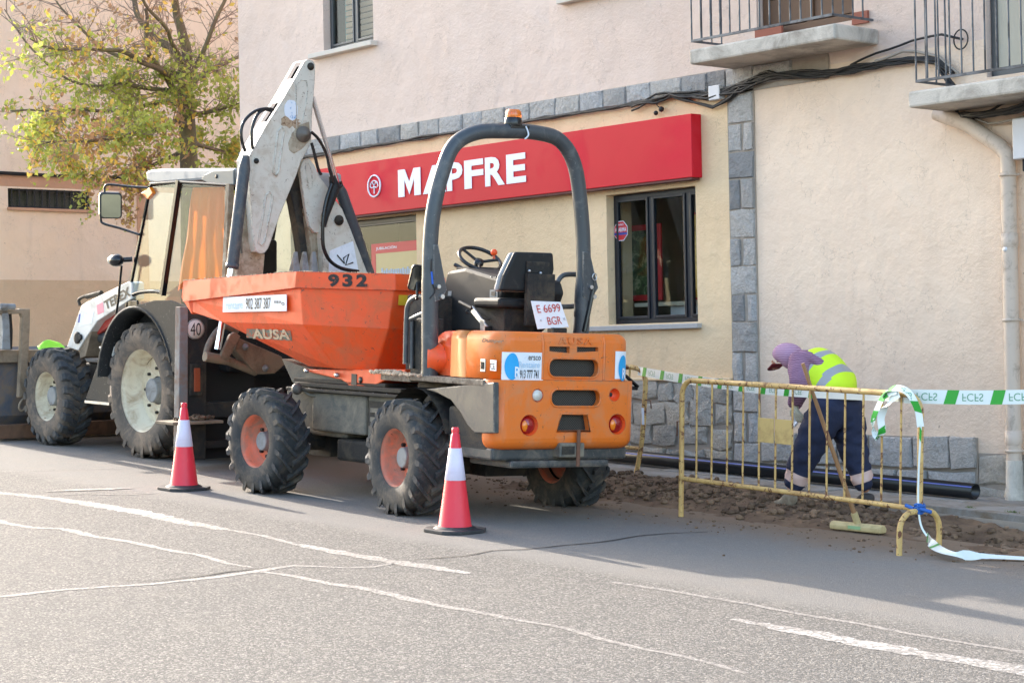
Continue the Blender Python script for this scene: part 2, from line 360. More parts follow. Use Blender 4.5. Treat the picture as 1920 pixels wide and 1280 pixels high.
struct('sealed_crack', ribbon(G([(960,1160),(1050,1176),(1150,1202),(1270,1226),(1400,1262)]), [.05,.05,.05,.04,.03], .004, .03, 7), M['line_faint'])
struct('sealed_crack', ribbon(G([(-40,1128),(0,1120),(60,1112),(120,1104),(190,1098),(280,1094),(370,1085),(440,1076),(500,1068),(550,1062),(600,1064),(650,1066),(700,1063),(740,1055)]), [.05,.06,.07,.06,.06,.05,.06,.07,.08,.06,.05,.05,.05,.03], .004, .04, 8), M['line_pale'])
struct('open_crack', ribbon(G([(230,1088),(300,1088),(370,1080),(430,1071),(490,1066),(505,1063)]), [.01,.012,.02,.03,.018,.01], .008, .02, 9), M['crack'])
struct('open_crack', ribbon(G([(780,1049),(830,1046),(880,1042),(930,1033),(990,1031),(1060,1022),(1130,1014),(1200,1005),(1260,1000),(1330,998)]), [.01,.02,.015,.02,.02,.02,.03,.02,.02,.01], .008, .05, 10), M['crack'])
struct('sealed_crack', ribbon(G([(0,884),(60,882),(130,880),(220,878),(310,876),(330,884),(390,892),(440,896)]), [.03,.03,.03,.03,.03,.05,.03,.02], .004, .01, 11), M['line_pale'])
struct('sealed_crack', ribbon(G([(1150,1090),(1230,1102),(1330,1120),(1450,1142),(1560,1160),(1700,1186),(1830,1210),(1960,1228)]), .05, .004, .04, 12), M['line_faint'])
struct('sealed_crack', ribbon(G([(20,926),(90,929),(160,926),(230,928),(300,924)]), .03, .006, .03, 13), M['line_faint'])
struct('road_patch', ribbon(G([(85,922),(140,919),(200,917),(250,915)]), [.02,.14,.15,.04], .010, .03, 14), M['patch'])
# pavement, with slabs along the wall and a kerb of single stones
pv = MB(); K = .11; ZB = -1.9
for x0, x1, y0 in ((-21.9, -14.2, 12.35), (-14.2, -5, 12.78)):
    pv.add([(x0,y0,gz(x0)+K-.3),(x1,y0,gz(x1)+K-.3),(x1,13.9,gz(x1)+K-.3),(x0,13.9,gz(x0)+K-.3),(x0,y0,gz(x0)+K-.05),(x1,y0,gz(x1)+K-.05),(x1,13.9,gz(x1)+K-.05),(x0,13.9,gz(x0)+K-.05)],
           [(4,5,6,7),(0,1,5,4),(3,7,6,2),(0,4,7,3),(1,2,6,5)])
pave = struct('pavement', pv, M['mortar']); ROOTS[pave.name] = Matrix.Identity(4)
rr = random.Random(3)
def slab(x0, x1, y0, y1, z, h, name, mat, par, g=.006):
    mb = MB(); dz = rr.uniform(-.006, .006); a = x0+g; b = x1-g; c = y0+g; d = y1-g
    mb.add([(a,c,gz(a)+z-h),(b,c,gz(b)+z-h),(b,d,gz(b)+z-h),(a,d,gz(a)+z-h),(a,c,gz(a)+z+dz),(b,c,gz(b)+z+dz+rr.uniform(-.004,.004)),(b,d,gz(b)+z+dz),(a,d,gz(a)+z+dz+rr.uniform(-.004,.004))],
        [(4,5,6,7),(0,1,5,4),(1,2,6,5),(2,3,7,6),(3,0,4,7)]); return mb.build(name, mat, par, bevel=.006)
x = -21.9
while x < -5:
    w = 1.15 + rr.uniform(-.05, .05); yk = 12.35 if x < -14.2 else 12.78
    slab(x, x+w, yk+.13, 13.25, K, .07, 'paving_slab', M['paving'], pave); slab(x, x+w, 13.25, 13.79, K, .07, 'paving_slab', M['paving'], pave)
    slab(x, x+w, yk, yk+.13, K+.004, .25, 'kerb_stone', M['kerb'], pave, .01); x += w
# the trench strip of dug earth
def earth_h(x, y):
    a = max(-.25, min(1, (y-11.55-.22*noise.fractal(Vector((x*1.1, 4.4, y)), .8, 2, 4))/.22)); b = max(0, min(1, (12.86-y)/.16)); e = a*b
    n = noise.fractal(Vector((x*1.6, y*1.6, .3)), .9, 2, 5)*.045 + noise.fractal(Vector((x*7, y*7, 2.3)), .8, 2, 4)*.018
    m = .10*math.exp(-((x+13.2)/1.3)**2 - ((y-12.5)/.4)**2) + .09*math.exp(-((x+11.9)/1.2)**2 - ((y-12.3)/.35)**2) + .03*math.exp(-((x+10.7)/1.0)**2 - ((y-12.2)/.35)**2)
    cut_ = -.13*max(0, min(1, (x+9.9)/.8))*math.exp(-((y-12.1)/.30)**2)
    return gz(x) + (max(e, 0)*(n + m + cut_ + .022) + .0) + (min(a, 0)*.08 - .004 if a <= 0 else 0) - .012*(1-b)
mb = MB(); nx, ny = 330, 48; xa, xb, ya, yb = -14.2, -5.0, 11.30, 12.86
vs = [(xa+(xb-xa)*i/nx, ya+(yb-ya)*j/ny) for j in range(ny+1) for i in range(nx+1)]
mb.smooth = True; mb.add([(p[0], p[1], earth_h(*p)) for p in vs], [(j*(nx+1)+i, j*(nx+1)+i+1, (j+1)*(nx+1)+i+1, (j+1)*(nx+1)+i) for j in range(ny) for i in range(nx)])
struct('earth_strip', mb, M['earth'])
mb = MB(); mb.quad((-14.2, 11.45, gz(-14.2)), (-5, 11.45, gz(-5)), (-5, 11.85, gz(-5)), (-14.2, 11.85, gz(-14.2))); struct('road_edge', mb, M['asphalt'])
def rock(mb, c, r, rr):
    c = Vector(c); s = rr.random()*100; vs = []
    n = 6; m = 4
    for i in range(m+1):
        for k in range(n):
            p = pi*i/m; t = 2*pi*k/n; d = Vector((sin(p)*cos(t), sin(p)*sin(t), cos(p)*.7)); vs.append(c + d*r*(1+.45*noise.noise(d*1.7+Vector((s, s, s)))))
    mb.add(vs, [(i*n+k, (i+1)*n+k, (i+1)*n+(k+1) % n, i*n+(k+1) % n) for i in range(m) for k in range(n)], False)
mb = MB(); rr = random.Random(11)
for i in range(3400):
    x = rr.uniform(-14.1, -6); y = min(12.8, max(11.35, rr.gauss(12.15, .33)))
    if x > -9.9 and rr.random() < .6: continue
    r = .006 + .036*rr.random()**3; rock(mb, (x, y, earth_h(x, y)+r*.3), r, rr)
for i in range(420):
    x = rr.uniform(-14.6, -6); y = 11.45 - abs(rr.gauss(0, .38)); r = .004 + .012*rr.random()**3; rock(mb, (x, y, gz(x)+r*.3), r, rr)
for i in range(160):
    x = rr.uniform(-15.5, -12.5); y = rr.gauss(11.9, .2); r = .006 + .014*rr.random()**2; rock(mb, (x, y, gz(x)+r*.3), r, rr)
solo('soil_clods', mb, M['clod'], None, None, (-11, 12, gz(-11)), kind='stuff')
# tufts of green in the kerb joint
mb = MB(); rr = random.Random(5)
for cx in (-9.75, -9.35, -9.3, -8.9):
    for i in range(26):
        a = rr.uniform(0, 6.28); r = rr.uniform(0, .06); x = cx+cos(a)*r; y = 12.90+sin(a)*r*.3; h = rr.uniform(.01, .03); z = gz(x)+K
        mb.add([(x-.004, y, z), (x+.004, y, z), (x+rr.uniform(-.02, .02), y+rr.uniform(-.02, .02), z+h)], [(0, 1, 2)])
M['grass'] = pm('grass', srgb(84,102,48), .8, var=.3); solo('grass_tufts', mb, M['grass'], None, None, (-9.3, 12.9, gz(-9.3)), kind='stuff')
# ================================================================== the building
YW = 13.8
bld = thing('building', 'cream and pink rendered building with granite plinth, stone band and balconies', 'building', (-15, YW, gz(-15)))
def wall_grid(mb, X0, X1, zs, holes, y, matf):
    xs = sorted({X0, X1, *[h[0] for h in holes], *[h[1] for h in holes], -13.19, -12.85}); zz = sorted({*zs, *[h[2] for h in holes], *[h[3] for h in holes]})
    zz = [z for z in zz if zs[0] <= z <= zs[-1]]
    for a, b in zip(xs, xs[1:]):
        for c, d in zip(zz, zz[1:]):
            mx, mz = (a+b)/2, (c+d)/2
            if any(h[0] < mx < h[1] and h[2] < mz < h[3] for h in holes): continue
            mb.m = matf(mx, mz); mb.quad((a, y, c), (b, y, c), (b, y, d), (a, y, d))
HOLES = [(-14.98, -13.67, .25, 1.60), (-20.95, -18.28, -.55, 1.63), (-20.12, -19.06, 3.78, 5.4), (-12.80, -11.60, 2.95, 5.2), (-10.15, -9.2, 2.25, 4.4)]
mb = MB()
wall_grid(mb, -22.11, -4, [-2.2, 2.58, 8.2], HOLES, YW, lambda x, z: 0 if z > 2.58 else (1 if x < -13.0 else 2))
for (a, b, c, d) in HOLES:       # reveals
    e = YW + .16; mb.m = 0 if c > 2 else 1
    mb.quad((a, YW, c), (a, e, c), (a, e, d), (a, YW, d)); mb.quad((b, YW, c), (b, YW, d), (b, e, d), (b, e, c)); mb.quad((a, YW, d), (a, e, d), (b, e, d), (b, YW, d)); mb.quad((a, YW, c), (b, YW, c), (b, e, c), (a, e, c))
mb.m = 0; mb.quad((-22.11, YW, -2.2), (-22.11, YW, 8.2), (-22.11, 24, 8.2), (-22.11, 24, -2.2)); mb.quad((-4, YW, -2.2), (-4, 24, -2.2), (-4, 24, 8.2), (-4, YW, 8.2)); mb.quad((-22.11, 24, -2.2), (-22.11, 24, 8.2), (-4, 24, 8.2), (-4, 24, -2.2))
wallo = mb.build('wall', [M['wall_up'], M['wall_cream'], M['wall_right']], bld)
mb = MB(); mb.prism([(-22.5, YW-.4, 8.2), (-22.5, 24.3, 8.2), (-22.5, 19, 10.4)], (19, 0, 0)); mb.build('roof', M['tile_red'], bld)
# rooms behind the openings
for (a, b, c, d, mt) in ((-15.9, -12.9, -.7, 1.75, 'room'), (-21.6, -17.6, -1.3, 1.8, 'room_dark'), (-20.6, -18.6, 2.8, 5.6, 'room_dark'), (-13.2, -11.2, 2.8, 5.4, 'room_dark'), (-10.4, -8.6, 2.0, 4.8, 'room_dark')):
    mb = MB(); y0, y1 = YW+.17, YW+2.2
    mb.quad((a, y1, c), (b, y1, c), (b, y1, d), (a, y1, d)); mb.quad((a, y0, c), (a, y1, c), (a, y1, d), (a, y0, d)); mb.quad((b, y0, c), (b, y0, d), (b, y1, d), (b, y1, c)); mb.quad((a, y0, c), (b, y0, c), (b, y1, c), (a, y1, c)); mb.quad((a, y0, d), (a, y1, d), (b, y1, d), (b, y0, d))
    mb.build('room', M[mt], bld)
def frame_rect(mb, a, b, c, d, y0, y1, t):
    mb.box((a, y0, c), (a+t, y1, d)); mb.box((b-t, y0, c), (b, y1, d)); mb.box((a+t, y0, c), (b-t, y1, c+t)); mb.box((a+t, y0, d-t), (b-t, y1, d))
def window(a, b, c, d, divs, t, fm, name='window', rail=None, gm='glass', depth=.10):
    y0 = YW+depth; mb = MB(); frame_rect(mb, a+.004, b-.004, c+.004, d-.004, y0, y0+.05, t)
    xs = [a+t] + [v for v in divs] + [b-t]
    for v in divs: mb.box((v-t*.6, y0+.002, c+t), (v+t*.6, y0+.048, d-t))
    w = mb.build(name, fm, bld, bevel=.005)
    for i, (p, q) in enumerate(zip(xs, xs[1:])):
        p2 = p + (t*.6 if i else 0); q2 = q - (t*.6 if i < len(xs)-2 else 0)
        s = MB(); frame_rect(s, p2+.002, q2-.002, c+t+.002, d-t-.002, y0-.014, y0+.03, t*.55); s.build('sash', fm, w, bevel=.004)
        g = MB(); g.box((p2+t*.5, y0+.006, c+t*1.5), (q2-t*.5, y0+.012, d-t*1.5)); g.build('pane', M[gm], w)
    return w
w1 = window(-14.98, -13.67, .25, 1.60, [-14.42, -13.86-.02], .05, M['dark_frame'])
mb = MB(); mb.box((-15.35, YW-.06, .185), (-13.62, YW+.10, .235)); mb.build('sill', M['sill'], bld, bevel=.006)
w2 = window(-20.95, -18.28, -.55, 1.63, [-19.9], .05, M['dark_frame'], 'shop_window')
w3 = window(-20.12, -19.06, 3.78, 5.4, [-19.56], .05, M['grey_frame'])
mb = MB(); mb.box((-20.33, YW-.10, 3.70), (-18.98, YW+.10, 3.76)); mb.build('sill', M['sill_up'], bld, bevel=.008)
for k in range(20):
    s = MB(); z = 3.84+k*.072; s.box((-19.90, YW+.20-.01, z), (-19.10, YW+.225, z+.056)); s.build('shutter_slat', M['shutter'], w3)
mb = MB()
for k in range(9): x = -19.98+k*.012; mb.quad((x, YW+.24+.02*(k % 2), 3.84), (x+.012, YW+.24+.02*((k+1) % 2), 3.84), (x+.012, YW+.24+.02*((k+1) % 2), 5.3), (x, YW+.24+.02*(k % 2), 5.3))
mb.build('curtain', M['teal'], w3)
p = WF.pl(1045, 9, 1, YW-.08); mb = MB(); mb.box((p.x, YW-.10, p.z), (p.x+1.3, YW, p.z+.06)); mb.build('sill', M['sill_up'], bld, bevel=.008)
# balcony door
bd = MB(); frame_rect(bd, -12.79, -11.61, 2.96, 5.19, YW+.08, YW+.14, .07); bd.box((-12.24, YW+.082, 3.03), (-12.16, YW+.138, 5.12)); bdo = bd.build('balcony_door', M['wood'], bld, bevel=.004)
for a, b in ((-12.72, -12.24), (-12.16, -11.68)):
    s = MB(); s.box((a+.002, YW+.10, 3.04), (b-.002, YW+.12, 3.30)); s.build('door_panel', M['wood'], bdo, bevel=.004); g = MB(); g.box((a+.002, YW+.105, 3.32), (b-.002, YW+.111, 5.1)); g.build('pane', M['glass'], bdo)
for i, (a, b, z) in enumerate(((-12.80, -12.46, 2.96), (-11.6, -11.42, 2.94))):
    mb = MB(); mb.box((a, YW-.03, z-.04), (b, YW-.001, z+.07)); mb.build('threshold_tile', M['tile_red'], bld)
# second balcony door: closed shutter in shade
bd = MB(); frame_rect(bd, -10.14, -9.21, 2.26, 4.39, YW+.06, YW+.12, .06); bdo = bd.build('balcony_door', M['grey_frame'], bld)
# (a grey leaf fills it)
s = MB(); s.box((-10.08, YW+.075, 2.32), (-9.27, YW+.10, 4.33)); s.build('door_leaf', M['room'], bdo)
def balcony(x0, x1, zb, zt, rx0, rx1, rz, last_side=True, step=.118):
    yf = YW-.603; mb = MB(); mb.box((x0, yf, zb), (x1, YW-.002, zt)); sl_ = mb.build('balcony', M['concrete'], bld, bevel=.02)
    y = yf+.04
    RL = []
    RL = [([(rx0, y, rz), (rx1, y, rz)], .016), ([(rx0, y, rz), (rx0, YW-.02, rz)], .014), ([(rx0, y, rz+.95), (rx1, y, rz+.95)], .02), ([(rx0, y, rz+.95), (rx0, YW-.01, rz+.95)], .018)]
    if last_side: RL += [([(rx1, y, rz), (rx1, YW-.02, rz)], .014), ([(rx1, y, rz+.95), (rx1, YW-.01, rz+.95)], .018)]
    for P_, r_ in RL: rb = MB(); rb.tube(P_, r_, 4, sq=True); rb.build('rail', M['iron'], sl_)
    n = int((rx1-rx0)/step); pts = [(rx0+(rx1-rx0)*i/n, y) for i in range(n+1)] + [(rx0, y+(YW-.02-y)*k/4) for k in (1, 2, 3)] + ([(rx1, y+(YW-.02-y)*k/4) for k in (1, 2, 3)] if last_side else [])
    first = None
    for (px, py) in pts:
        b = MB(); b.tube([(px, py, rz), (px, py, rz+.95)], .009, 6); b.build('baluster', M['iron'], sl_)
    return sl_
balcony(-13.12, -11.313, 2.685, 2.826, -13.12, -11.365, 2.912)
b2 = balcony(-10.523, -6.5, 1.99, 2.13, -10.46, -6.56, 2.212)
# stones: band, pilaster, plinth. each its own piece over a mortar bed
rs = random.Random(21)
def stone(x0, x1, z0, z1, proud=.03, mat='stone', g=.011, j=.006, name='stone'):
    mb = MB(); J = lambda: rs.uniform(-j, j); pr = proud + rs.uniform(-.006, .008); n = 4
    a, b, c, d = x0+g/2, x1-g/2, z0+g/2, z1-g/2
    o = [(a+J(), c+J()), (a+(b-a)*.5+J(), c+J()), (b+J(), c+J()), (b+J(), (c+d)/2), (b+J(), d+J()), (a+(b-a)*.5+J(), d+J()), (a+J(), d+J()), (a+J(), (c+d)/2)]
    m = [(p[0]*.95+(a+b)/2*.05+J(), p[1]*.94+(c+d)/2*.06+J()) for p in o]
    V = [(p[0], YW+.01, p[1]) for p in o] + [(p[0], YW-pr*.55, p[1]) for p in o] + [(p[0]*1, YW-pr-rs.uniform(-.006, .010), p[1]) for p in m] + [((a+b)/2, YW-pr-.012, (c+d)/2)]
    F = [(i, (i+1) % 8, 8+(i+1) % 8, 8+i) for i in range(8)] + [(8+i, 8+(i+1) % 8, 16+(i+1) % 8, 16+i) for i in range(8)] + [(16+i, 16+(i+1) % 8, 24) for i in range(8)]
    mb.add(V, F, False); return mb.build(name, M[mat], bld)
bed = MB(); bed.box((-22.1, YW-.012, 2.50), (-13.2, YW-.001, 2.70)); bed.box((-13.2, YW-.012, -1.5), (-12.85, YW-.001, 2.69)); bed.box((-12.85, YW-.012, -1.55), (-10.32, YW-.001, -.83)); bed.box((-16.6, YW-.012, -1.5), (-13.21, YW-.001, -.33)); bed.box((-10.31, YW-.012, -1.6), (-9.2, YW-.001, -.96)); bed.box((-13.2, YW-.012, 2.45), (-11.9, YW-.0115, 2.69)); bed.build('mortar_bed', M['mortar'], bld)
x = -22.1
while x < -13.25:
    w = .36 + rs.uniform(-.02, .1); x1 = min(x+w, -13.2)
    if -13.2-x1 < .2: x1 = -13.2
    stone(x, x1, 2.505, 2.70); x = x1
stone(-13.2, -12.84, 2.46, 2.70); stone(-12.84, -12.35, 2.50, 2.69); stone(-12.35, -11.95, 2.50, 2.69) if False else None
z = 2.45; k = 0
while z > -1.3:
    h = .285 + rs.uniform(-.02, .02); z1 = max(z-h, -1.45)
    if k % 2 == 0: stone(-13.19, -12.86, z1, z, .026)
    else:
        m_ = -13.19 + rs.uniform(.14, .2); stone(-13.19, m_-.015, z1, z, .024); stone(m_+.015, -12.86, z1, z, .024)
    z = z1; k += 1
for r, (z0, z1) in enumerate(((-1.11, -.82), (-1.45, -1.12))):
    x = -12.84
    while x < -10.34:
        w = rs.uniform(.34, .62); x1 = x+w
        if -10.33-x1 < .22: x1 = -10.33
        stone(x, x1, z0, z1, .045, 'stone', .022, .012); x = x1
x = -10.31
stone(-10.31, -9.98, -1.24, -.97, .03, 'stone_warm', .02, .02); stone(-9.98, -9.62, -1.24, -.98, .02, 'stone_warm', .02, .02); stone(-10.31, -9.9, -1.52, -1.25, .03, 'stone_warm', .02, .02); stone(-9.9, -9.3, -1.54, -1.26, .03, 'stone_warm', .02, .02)
# rough plinth left of the pilaster: courses of uneven stones
zr = [-.34, -.55, -.78, -1.0, -1.2, -1.42]
for i in range(len(zr)-1):
    x = -16.6 + rs.uniform(0, .2)
    while x < -13.24:
        w = rs.uniform(.2, .5); x1 = x+w
        if -13.2-x1 < .18: x1 = -13.2
        dz = rs.uniform(-.03, .03) if i else 0
        stone(x, x1, zr[i+1]+rs.uniform(-.02, .02), zr[i]+(rs.uniform(-.02, .02) if i else 0), .035, 'stone_warm', .024, .022); x = x1
mb = MB(); mb.box((-16.6, YW-.05, -.335), (-13.2, YW, -.305)); mb.build('plinth_cap', M['wall_cream'], bld, bevel=.01)
# stained plaster patch low by the downpipe is in the material of its own piece
# ================================================================== sign
q = .1417
sg = thing('shop_sign', 'long red box sign with white lettering above the office window', 'sign', (-16.5, YW, 1.67))
mb = MB(); mb.box((-20.6, YW-q, 1.672), (-13.568, YW-.002, 2.298)); mb.build('sign_box', M['red_sign'], sg, bevel=.006)
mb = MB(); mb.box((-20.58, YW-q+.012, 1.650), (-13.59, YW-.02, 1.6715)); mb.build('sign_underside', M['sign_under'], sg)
SF = YW-q-.004
def onS(x, y): return WF.pl(x, y, 1, SF)
def word(par, txt, tl, tr, bl, y_plane_frame, ax, v, mat, bold=.03, name='lettering', th=.003, space=1.0, shear=0):
    a = y_plane_frame.pl(*bl, ax, v); b = y_plane_frame.pl(*tl, ax, v); c = y_plane_frame.pl(*tr, ax, v)
    mb = MB(y_plane_frame); put_text(mb, txt, a, a+(c-b), b, bold, shear, th, space); return mb.build(name, mat, par)
zt, zb = 2.145, 1.825
xs = [onS(x, 340).x for x in (747, 789, 793, 838, 838, 869, 871, 908, 910, 948, 950, 988)]
for i, ch in enumerate('MAPFRE'):
    if ch == 'M':
        mb = MB(); X_0, X_1 = xs[0], xs[1]; f_ = lambda u, v: (X_0+(X_1-X_0)*u, SF-.006, zb+(zt-zb)*v); mb.prism([f_(*p) for p in ((0,0), (.28,0), (.28,.62), (.5,.06), (.72,.62), (.72,0), (1,0), (1,1), (.70,1), (.5,.52), (.30,1), (0,1))], (0, .006, 0)); mb.build('letter', M['sign_white'], sg); continue
    mb = MB(); put_text(mb, ch, (xs[2*i], SF, zb), (xs[2*i+1]-.012, SF, zb), (xs[2*i], SF, zt), .035, 0, .003); mb.build('letter', M['sign_white'], sg)
c = onS(702, 349); mb = MB(); R_ = .137
ring = [(c.x+R_*.93*cos(t*pi/18), SF-.003, c.z+R_*.93*sin(t*pi/18)) for t in range(36)]; mb.tube(ring, .0105, 6, closed=True)
ar = [(c.x+.074*cos(t*pi/12), SF-.003, c.z+.0+.062*sin(t*pi/12)) for t in range(13)]
mb.tube([(c.x+.078*cos(t), SF-.003, c.z-.005+.068*sin(t)) for t in [pi*k/12 for k in range(13)]], .0085, 5)
mb.tube([(c.x-.078, SF-.003, c.z-.005), (c.x-.045, SF-.003, c.z-.022), (c.x-.015, SF-.003, c.z-.012), (c.x, SF-.003, c.z-.03), (c.x+.015, SF-.003, c.z-.012), (c.x+.045, SF-.003, c.z-.022), (c.x+.078, SF-.003, c.z-.005)], .0075, 5)
mb.tube([(c.x, SF-.003, c.z-.09), (c.x, SF-.003, c.z+.0)], .0085, 5); mb.tube([(c.x-.035, SF-.003, c.z+.045), (c.x, SF-.003, c.z), (c.x+.035, SF-.003, c.z+.045)], .007, 5)
mb.build('logo', M['sign_white'], sg)
# ================================================================== things on the wall
cb = thing('cable_bundle', 'tangle of black cables clipped along the stone band under the balconies', 'cables', (-15, YW, 2.5))
rc = random.Random(9)
def sag(pts, r, k, spread, mat, name='cable'):
    P = [Vector(p) for p in pts]; Q = []
    o1, o2, ph = rc.uniform(-1, 1), rc.uniform(-1, 1), rc.uniform(0, 99)
    for i in range(len(P)-1):
        n = max(3, int((P[i+1]-P[i]).length/.12))
        for j in range(n): Q.append(P[i].lerp(P[i+1], j/n))
    Q.append(P[-1])
    Q = [p + Vector((0, -abs(noise.noise(Vector((p.x*2.2, ph, 0))))*spread - .005, spread*.6*o1 + noise.noise(Vector((p.x*2.8, ph, 3)))*spread*1.3)) for p in Q]
    mb = MB(); mb.tube(Q, r, 6); return mb.build(name, mat, cb)
E_ = YW-.05
path = [(-21.9, E_, 2.47), (-19, E_, 2.49), (-16, E_, 2.49), (-14.5, E_, 2.49), (-13.9, E_, 2.52), (-13.4, E_, 2.46), (-12.95, E_, 2.50), (-12.6, E_, 2.56), (-11.9, E_, 2.49), (-11.3, E_, 2.50), (-10.95, E_, 2.50), (-10.62, E_, 2.45), (-10.45, E_, 2.32)]
for k in range(4): sag(path, .013, k, .02, M['cable'])
for k in range(7): sag(path[3:], .012, k, .05, M['cable'])
for k in range(3): sag([(-13.9, E_, 2.50), (-13.62, E_, 2.42), (-13.35, E_, 2.33), (-13.1, E_, 2.40), (-12.85, E_, 2.52)], .011, k, .03, M['cable'])
for k in range(3): sag([(-10.62, E_, 2.42), (-10.45, E_, 2.2), (-10.40, E_-.02, 1.94), (-10.2, E_, 1.93), (-9.8, E_-.05, 1.96), (-9.2, E_-.08, 1.97), (-8, E_, 1.96)], .013, k, .05, M['cable'])
for k in range(5): sag([(-10.40, E_-.03, 1.92), (-10.1, E_-.1, 1.90), (-9.7, E_-.15, 1.92), (-9.2, E_-.2, 1.93), (-8.4, E_-.1, 1.93)], .014, k, .05, M['cable'])
sag([(-11.6, E_, 2.52), (-11.3, E_, 2.6), (-10.9, E_, 2.66), (-10.55, E_-.03, 2.66), (-10.35, E_, 2.6)], .011, 0, .015, M['cable'])
sag([(-11.3, E_-.02, 2.53), (-11.0, E_, 2.56), (-10.6, E_, 2.48), (-10.4, E_, 2.3)], .013, 0, .02, M['cable_pale'])
sag([(-10.35, E_, 1.93), (-10.1, E_, 1.83), (-9.7, E_-.04, 1.86), (-9.4, E_-.05, 1.86)], .010, 0, .02, M['cable_pale'])
mb = MB()
ringc = Vector((-10.37, YW-.06, 2.60)); mb.tube([ringc+Vector((.075*cos(t*pi/10), 0, .085*sin(t*pi/10))) for t in range(20)], .007, 5, closed=True); mb.build('cable_loop', M['cable'], cb)
c = WF.pl(1240, 205, 1, E_); mb = MB(); mb.sphere(c, .03, 8); mb.sphere(c+Vector((-.08, 0, -.03)), .025, 8); mb.tube([c, c+Vector((-.05, -.02, .05)), c+Vector((.05, 0, .12))], .008, 5); mb.build('connector', M['cable'], cb)
p = WF.pl(1338, 174, 1, YW-.09); mb = MB(); mb.box((p.x-.075, YW-.09, p.z-.07), (p.x+.075, YW-.002, p.z+.07)); solo('junction_box', mb, M['box_white'], 'small white junction box on the stone band at the top of the granite pilaster', 'box', (p.x, YW, p.z-.07), bevel=.008)
mx = thing('meter_box', 'pale grey meter box on the wall at the top of the downpipe', 'box', (-9.6, YW, 1.5))
mb = MB(); mb.box((-9.80, YW-.15, 1.51), (-9.2, YW-.002, 1.85)); mb.build('cabinet', M['box_white'], mx, bevel=.01)
mb = MB(); mb.tube([(-9.74, YW-.08, 1.51), (-9.74, YW-.08, 1.42), (-9.66, YW-.08, 1.37), (-9.58, YW-.08, 1.42), (-9.56, YW-.08, 1.51)], .012, 6); mb.build('cable', M['cable'], mx)
# downpipe
dp = thing('downpipe', 'beige downpipe with a bent upper end running down the right of the wall', 'downpipe', (-9.89, YW-.08, -1.33))
mb = MB(); DX, DY = -9.893, YW-.085
mb.tube([(-10.62, YW-.09, 1.99), (-10.3, YW-.09, 1.86), (-9.97, DY, 1.64), (-9.90, DY, 1.56), (DX, DY, 1.45), (DX, DY, -1.05)], .066, 14); mb.build('pipe', M['pipe_paint'], dp)
for z in (1.38, .16, -1.02+.08):
    mb = MB(); mb.lathe((DX, DY, z), (0,0,1), [(.066, 0), (.076, 0), (.076, .025), (.066, .025)], 16); mb.tube([(DX-.09, DY+.02, z+.012), (DX+.1, DY+.02, z+.012)], .008, 5); mb.build('bracket', M['pipe_paint'], dp)
for z in (.80, -.86):
    mb = MB(); mb.lathe((DX, DY, z), (0,0,1), [(.066, -.02), (.073, 0), (.073, .10), (.066, .102)], 16); mb.build('collar', M['pipe_paint'], dp)
mb = MB(); mb.lathe((DX, DY, -1.36), (0,0,1), [(.085, 0), (.085, .09), (.075, .13), (.07, .35), (.066, .352)], 16); mb.build('foot_socket', M['concrete'], dp, bevel=.004)
p = Fr(DX, DY-.066, 0).O; mb = MB(); cst = WF.pl(1884, 467, 1, DY-.067); mb.lathe(cst+Vector((0, .012, 0)), (0,-1,0), [(.0001, .012), (.022, .012), (.022, 0)], 16); mb.build('round_sticker', M['box_white'], dp)
# black water pipe on the pavement
mb = MB(); r = .066; a0 = Vector((-17.2, 13.44, gz(-17.2)+K+r+.012)); a1 = Vector((-10.09, 13.44, gz(-10.09)+K+r+.012))
bp = thing('water_pipe', 'long black plastic water pipe with thin blue stripes lying on the pavement', 'pipe', (-12, 13.44, gz(-12)+K))
M['black_pipe'] = pm('black_polyethylene', srgb(20,22,26), .35, var=.2); M['blue'] = pm('blue_stripe', srgb(30,62,150), .4)
d = (a1-a0).normalized(); L = (a1-a0).length
mb.lathe(a0, d, [(.056, 0), (r, 0), (r, L), (.056, L), (.056, L-.25), (.0001, L-.26)], 28); mb.build('pipe', M['black_pipe'], bp)
for ang in (35, 150, 250):
    t = radians(ang); n_ = Vector((0, -cos(t), sin(t))); s = MB(); up = n_*(r+.0012); w = d.cross(n_)*.006
    s.add([a0+up-w, a1+up-w, a1+up+w, a0+up+w], [(0,1,2,3)]); s.build('stripe', M['blue'], bp)
mb = MB(); rock(mb, gnd(1300, 873, K)+Vector((0, 0, .03)), .1, random.Random(4)); o = solo('rock', mb, pm('sandy_rock', srgb(150,126,98), .95, var=.3, bump=.8), 'sandy coloured loose rock on the pavement beside the black pipe', 'rock', gnd(1300, 873, K), bevel=.01)
# things seen in the office window
def board(x0, x1, z0, z1, y, name, label, cat, border, inner, bw=.03, base=None):
    o = thing(name, label, cat, ((x0+x1)/2, y, z0)); a = MB(); a.box((x0, y, z0), (x1, y+.02, z1)); a.build('board', border, o); b = MB(); b.box((x0+bw, y-.004, z0+bw), (x1-bw, y-.0005, z1-bw)); b.build('print', inner, o); return o
M['poster_red'] = pm('poster_red', srgb(190,36,44), .5); 
def m_print(name, cols, sc):
    t = NT(name); x = t.noise(sc, 5, .7, .8); a = t.mix(t.ramp(x, .38, .5), cols[0], cols[1]); a = t.mix(t.ramp(x, .52, .62), a, cols[2]); t.col(a); t.rough(.4); return t.m
M['poster_green'] = m_print('leafy_print', (srgb(30,48,34), srgb(66,96,60), srgb(150,160,130)), 9)
M['poster_gold'] = m_print('golden_print', (srgb(120,70,40), srgb(206,160,50), srgb(232,196,90)), 4)
_a = WF.pl(1174, 500, 1, YW+.45).x; _b = WF.pl(1240, 500, 1, YW+.45).x
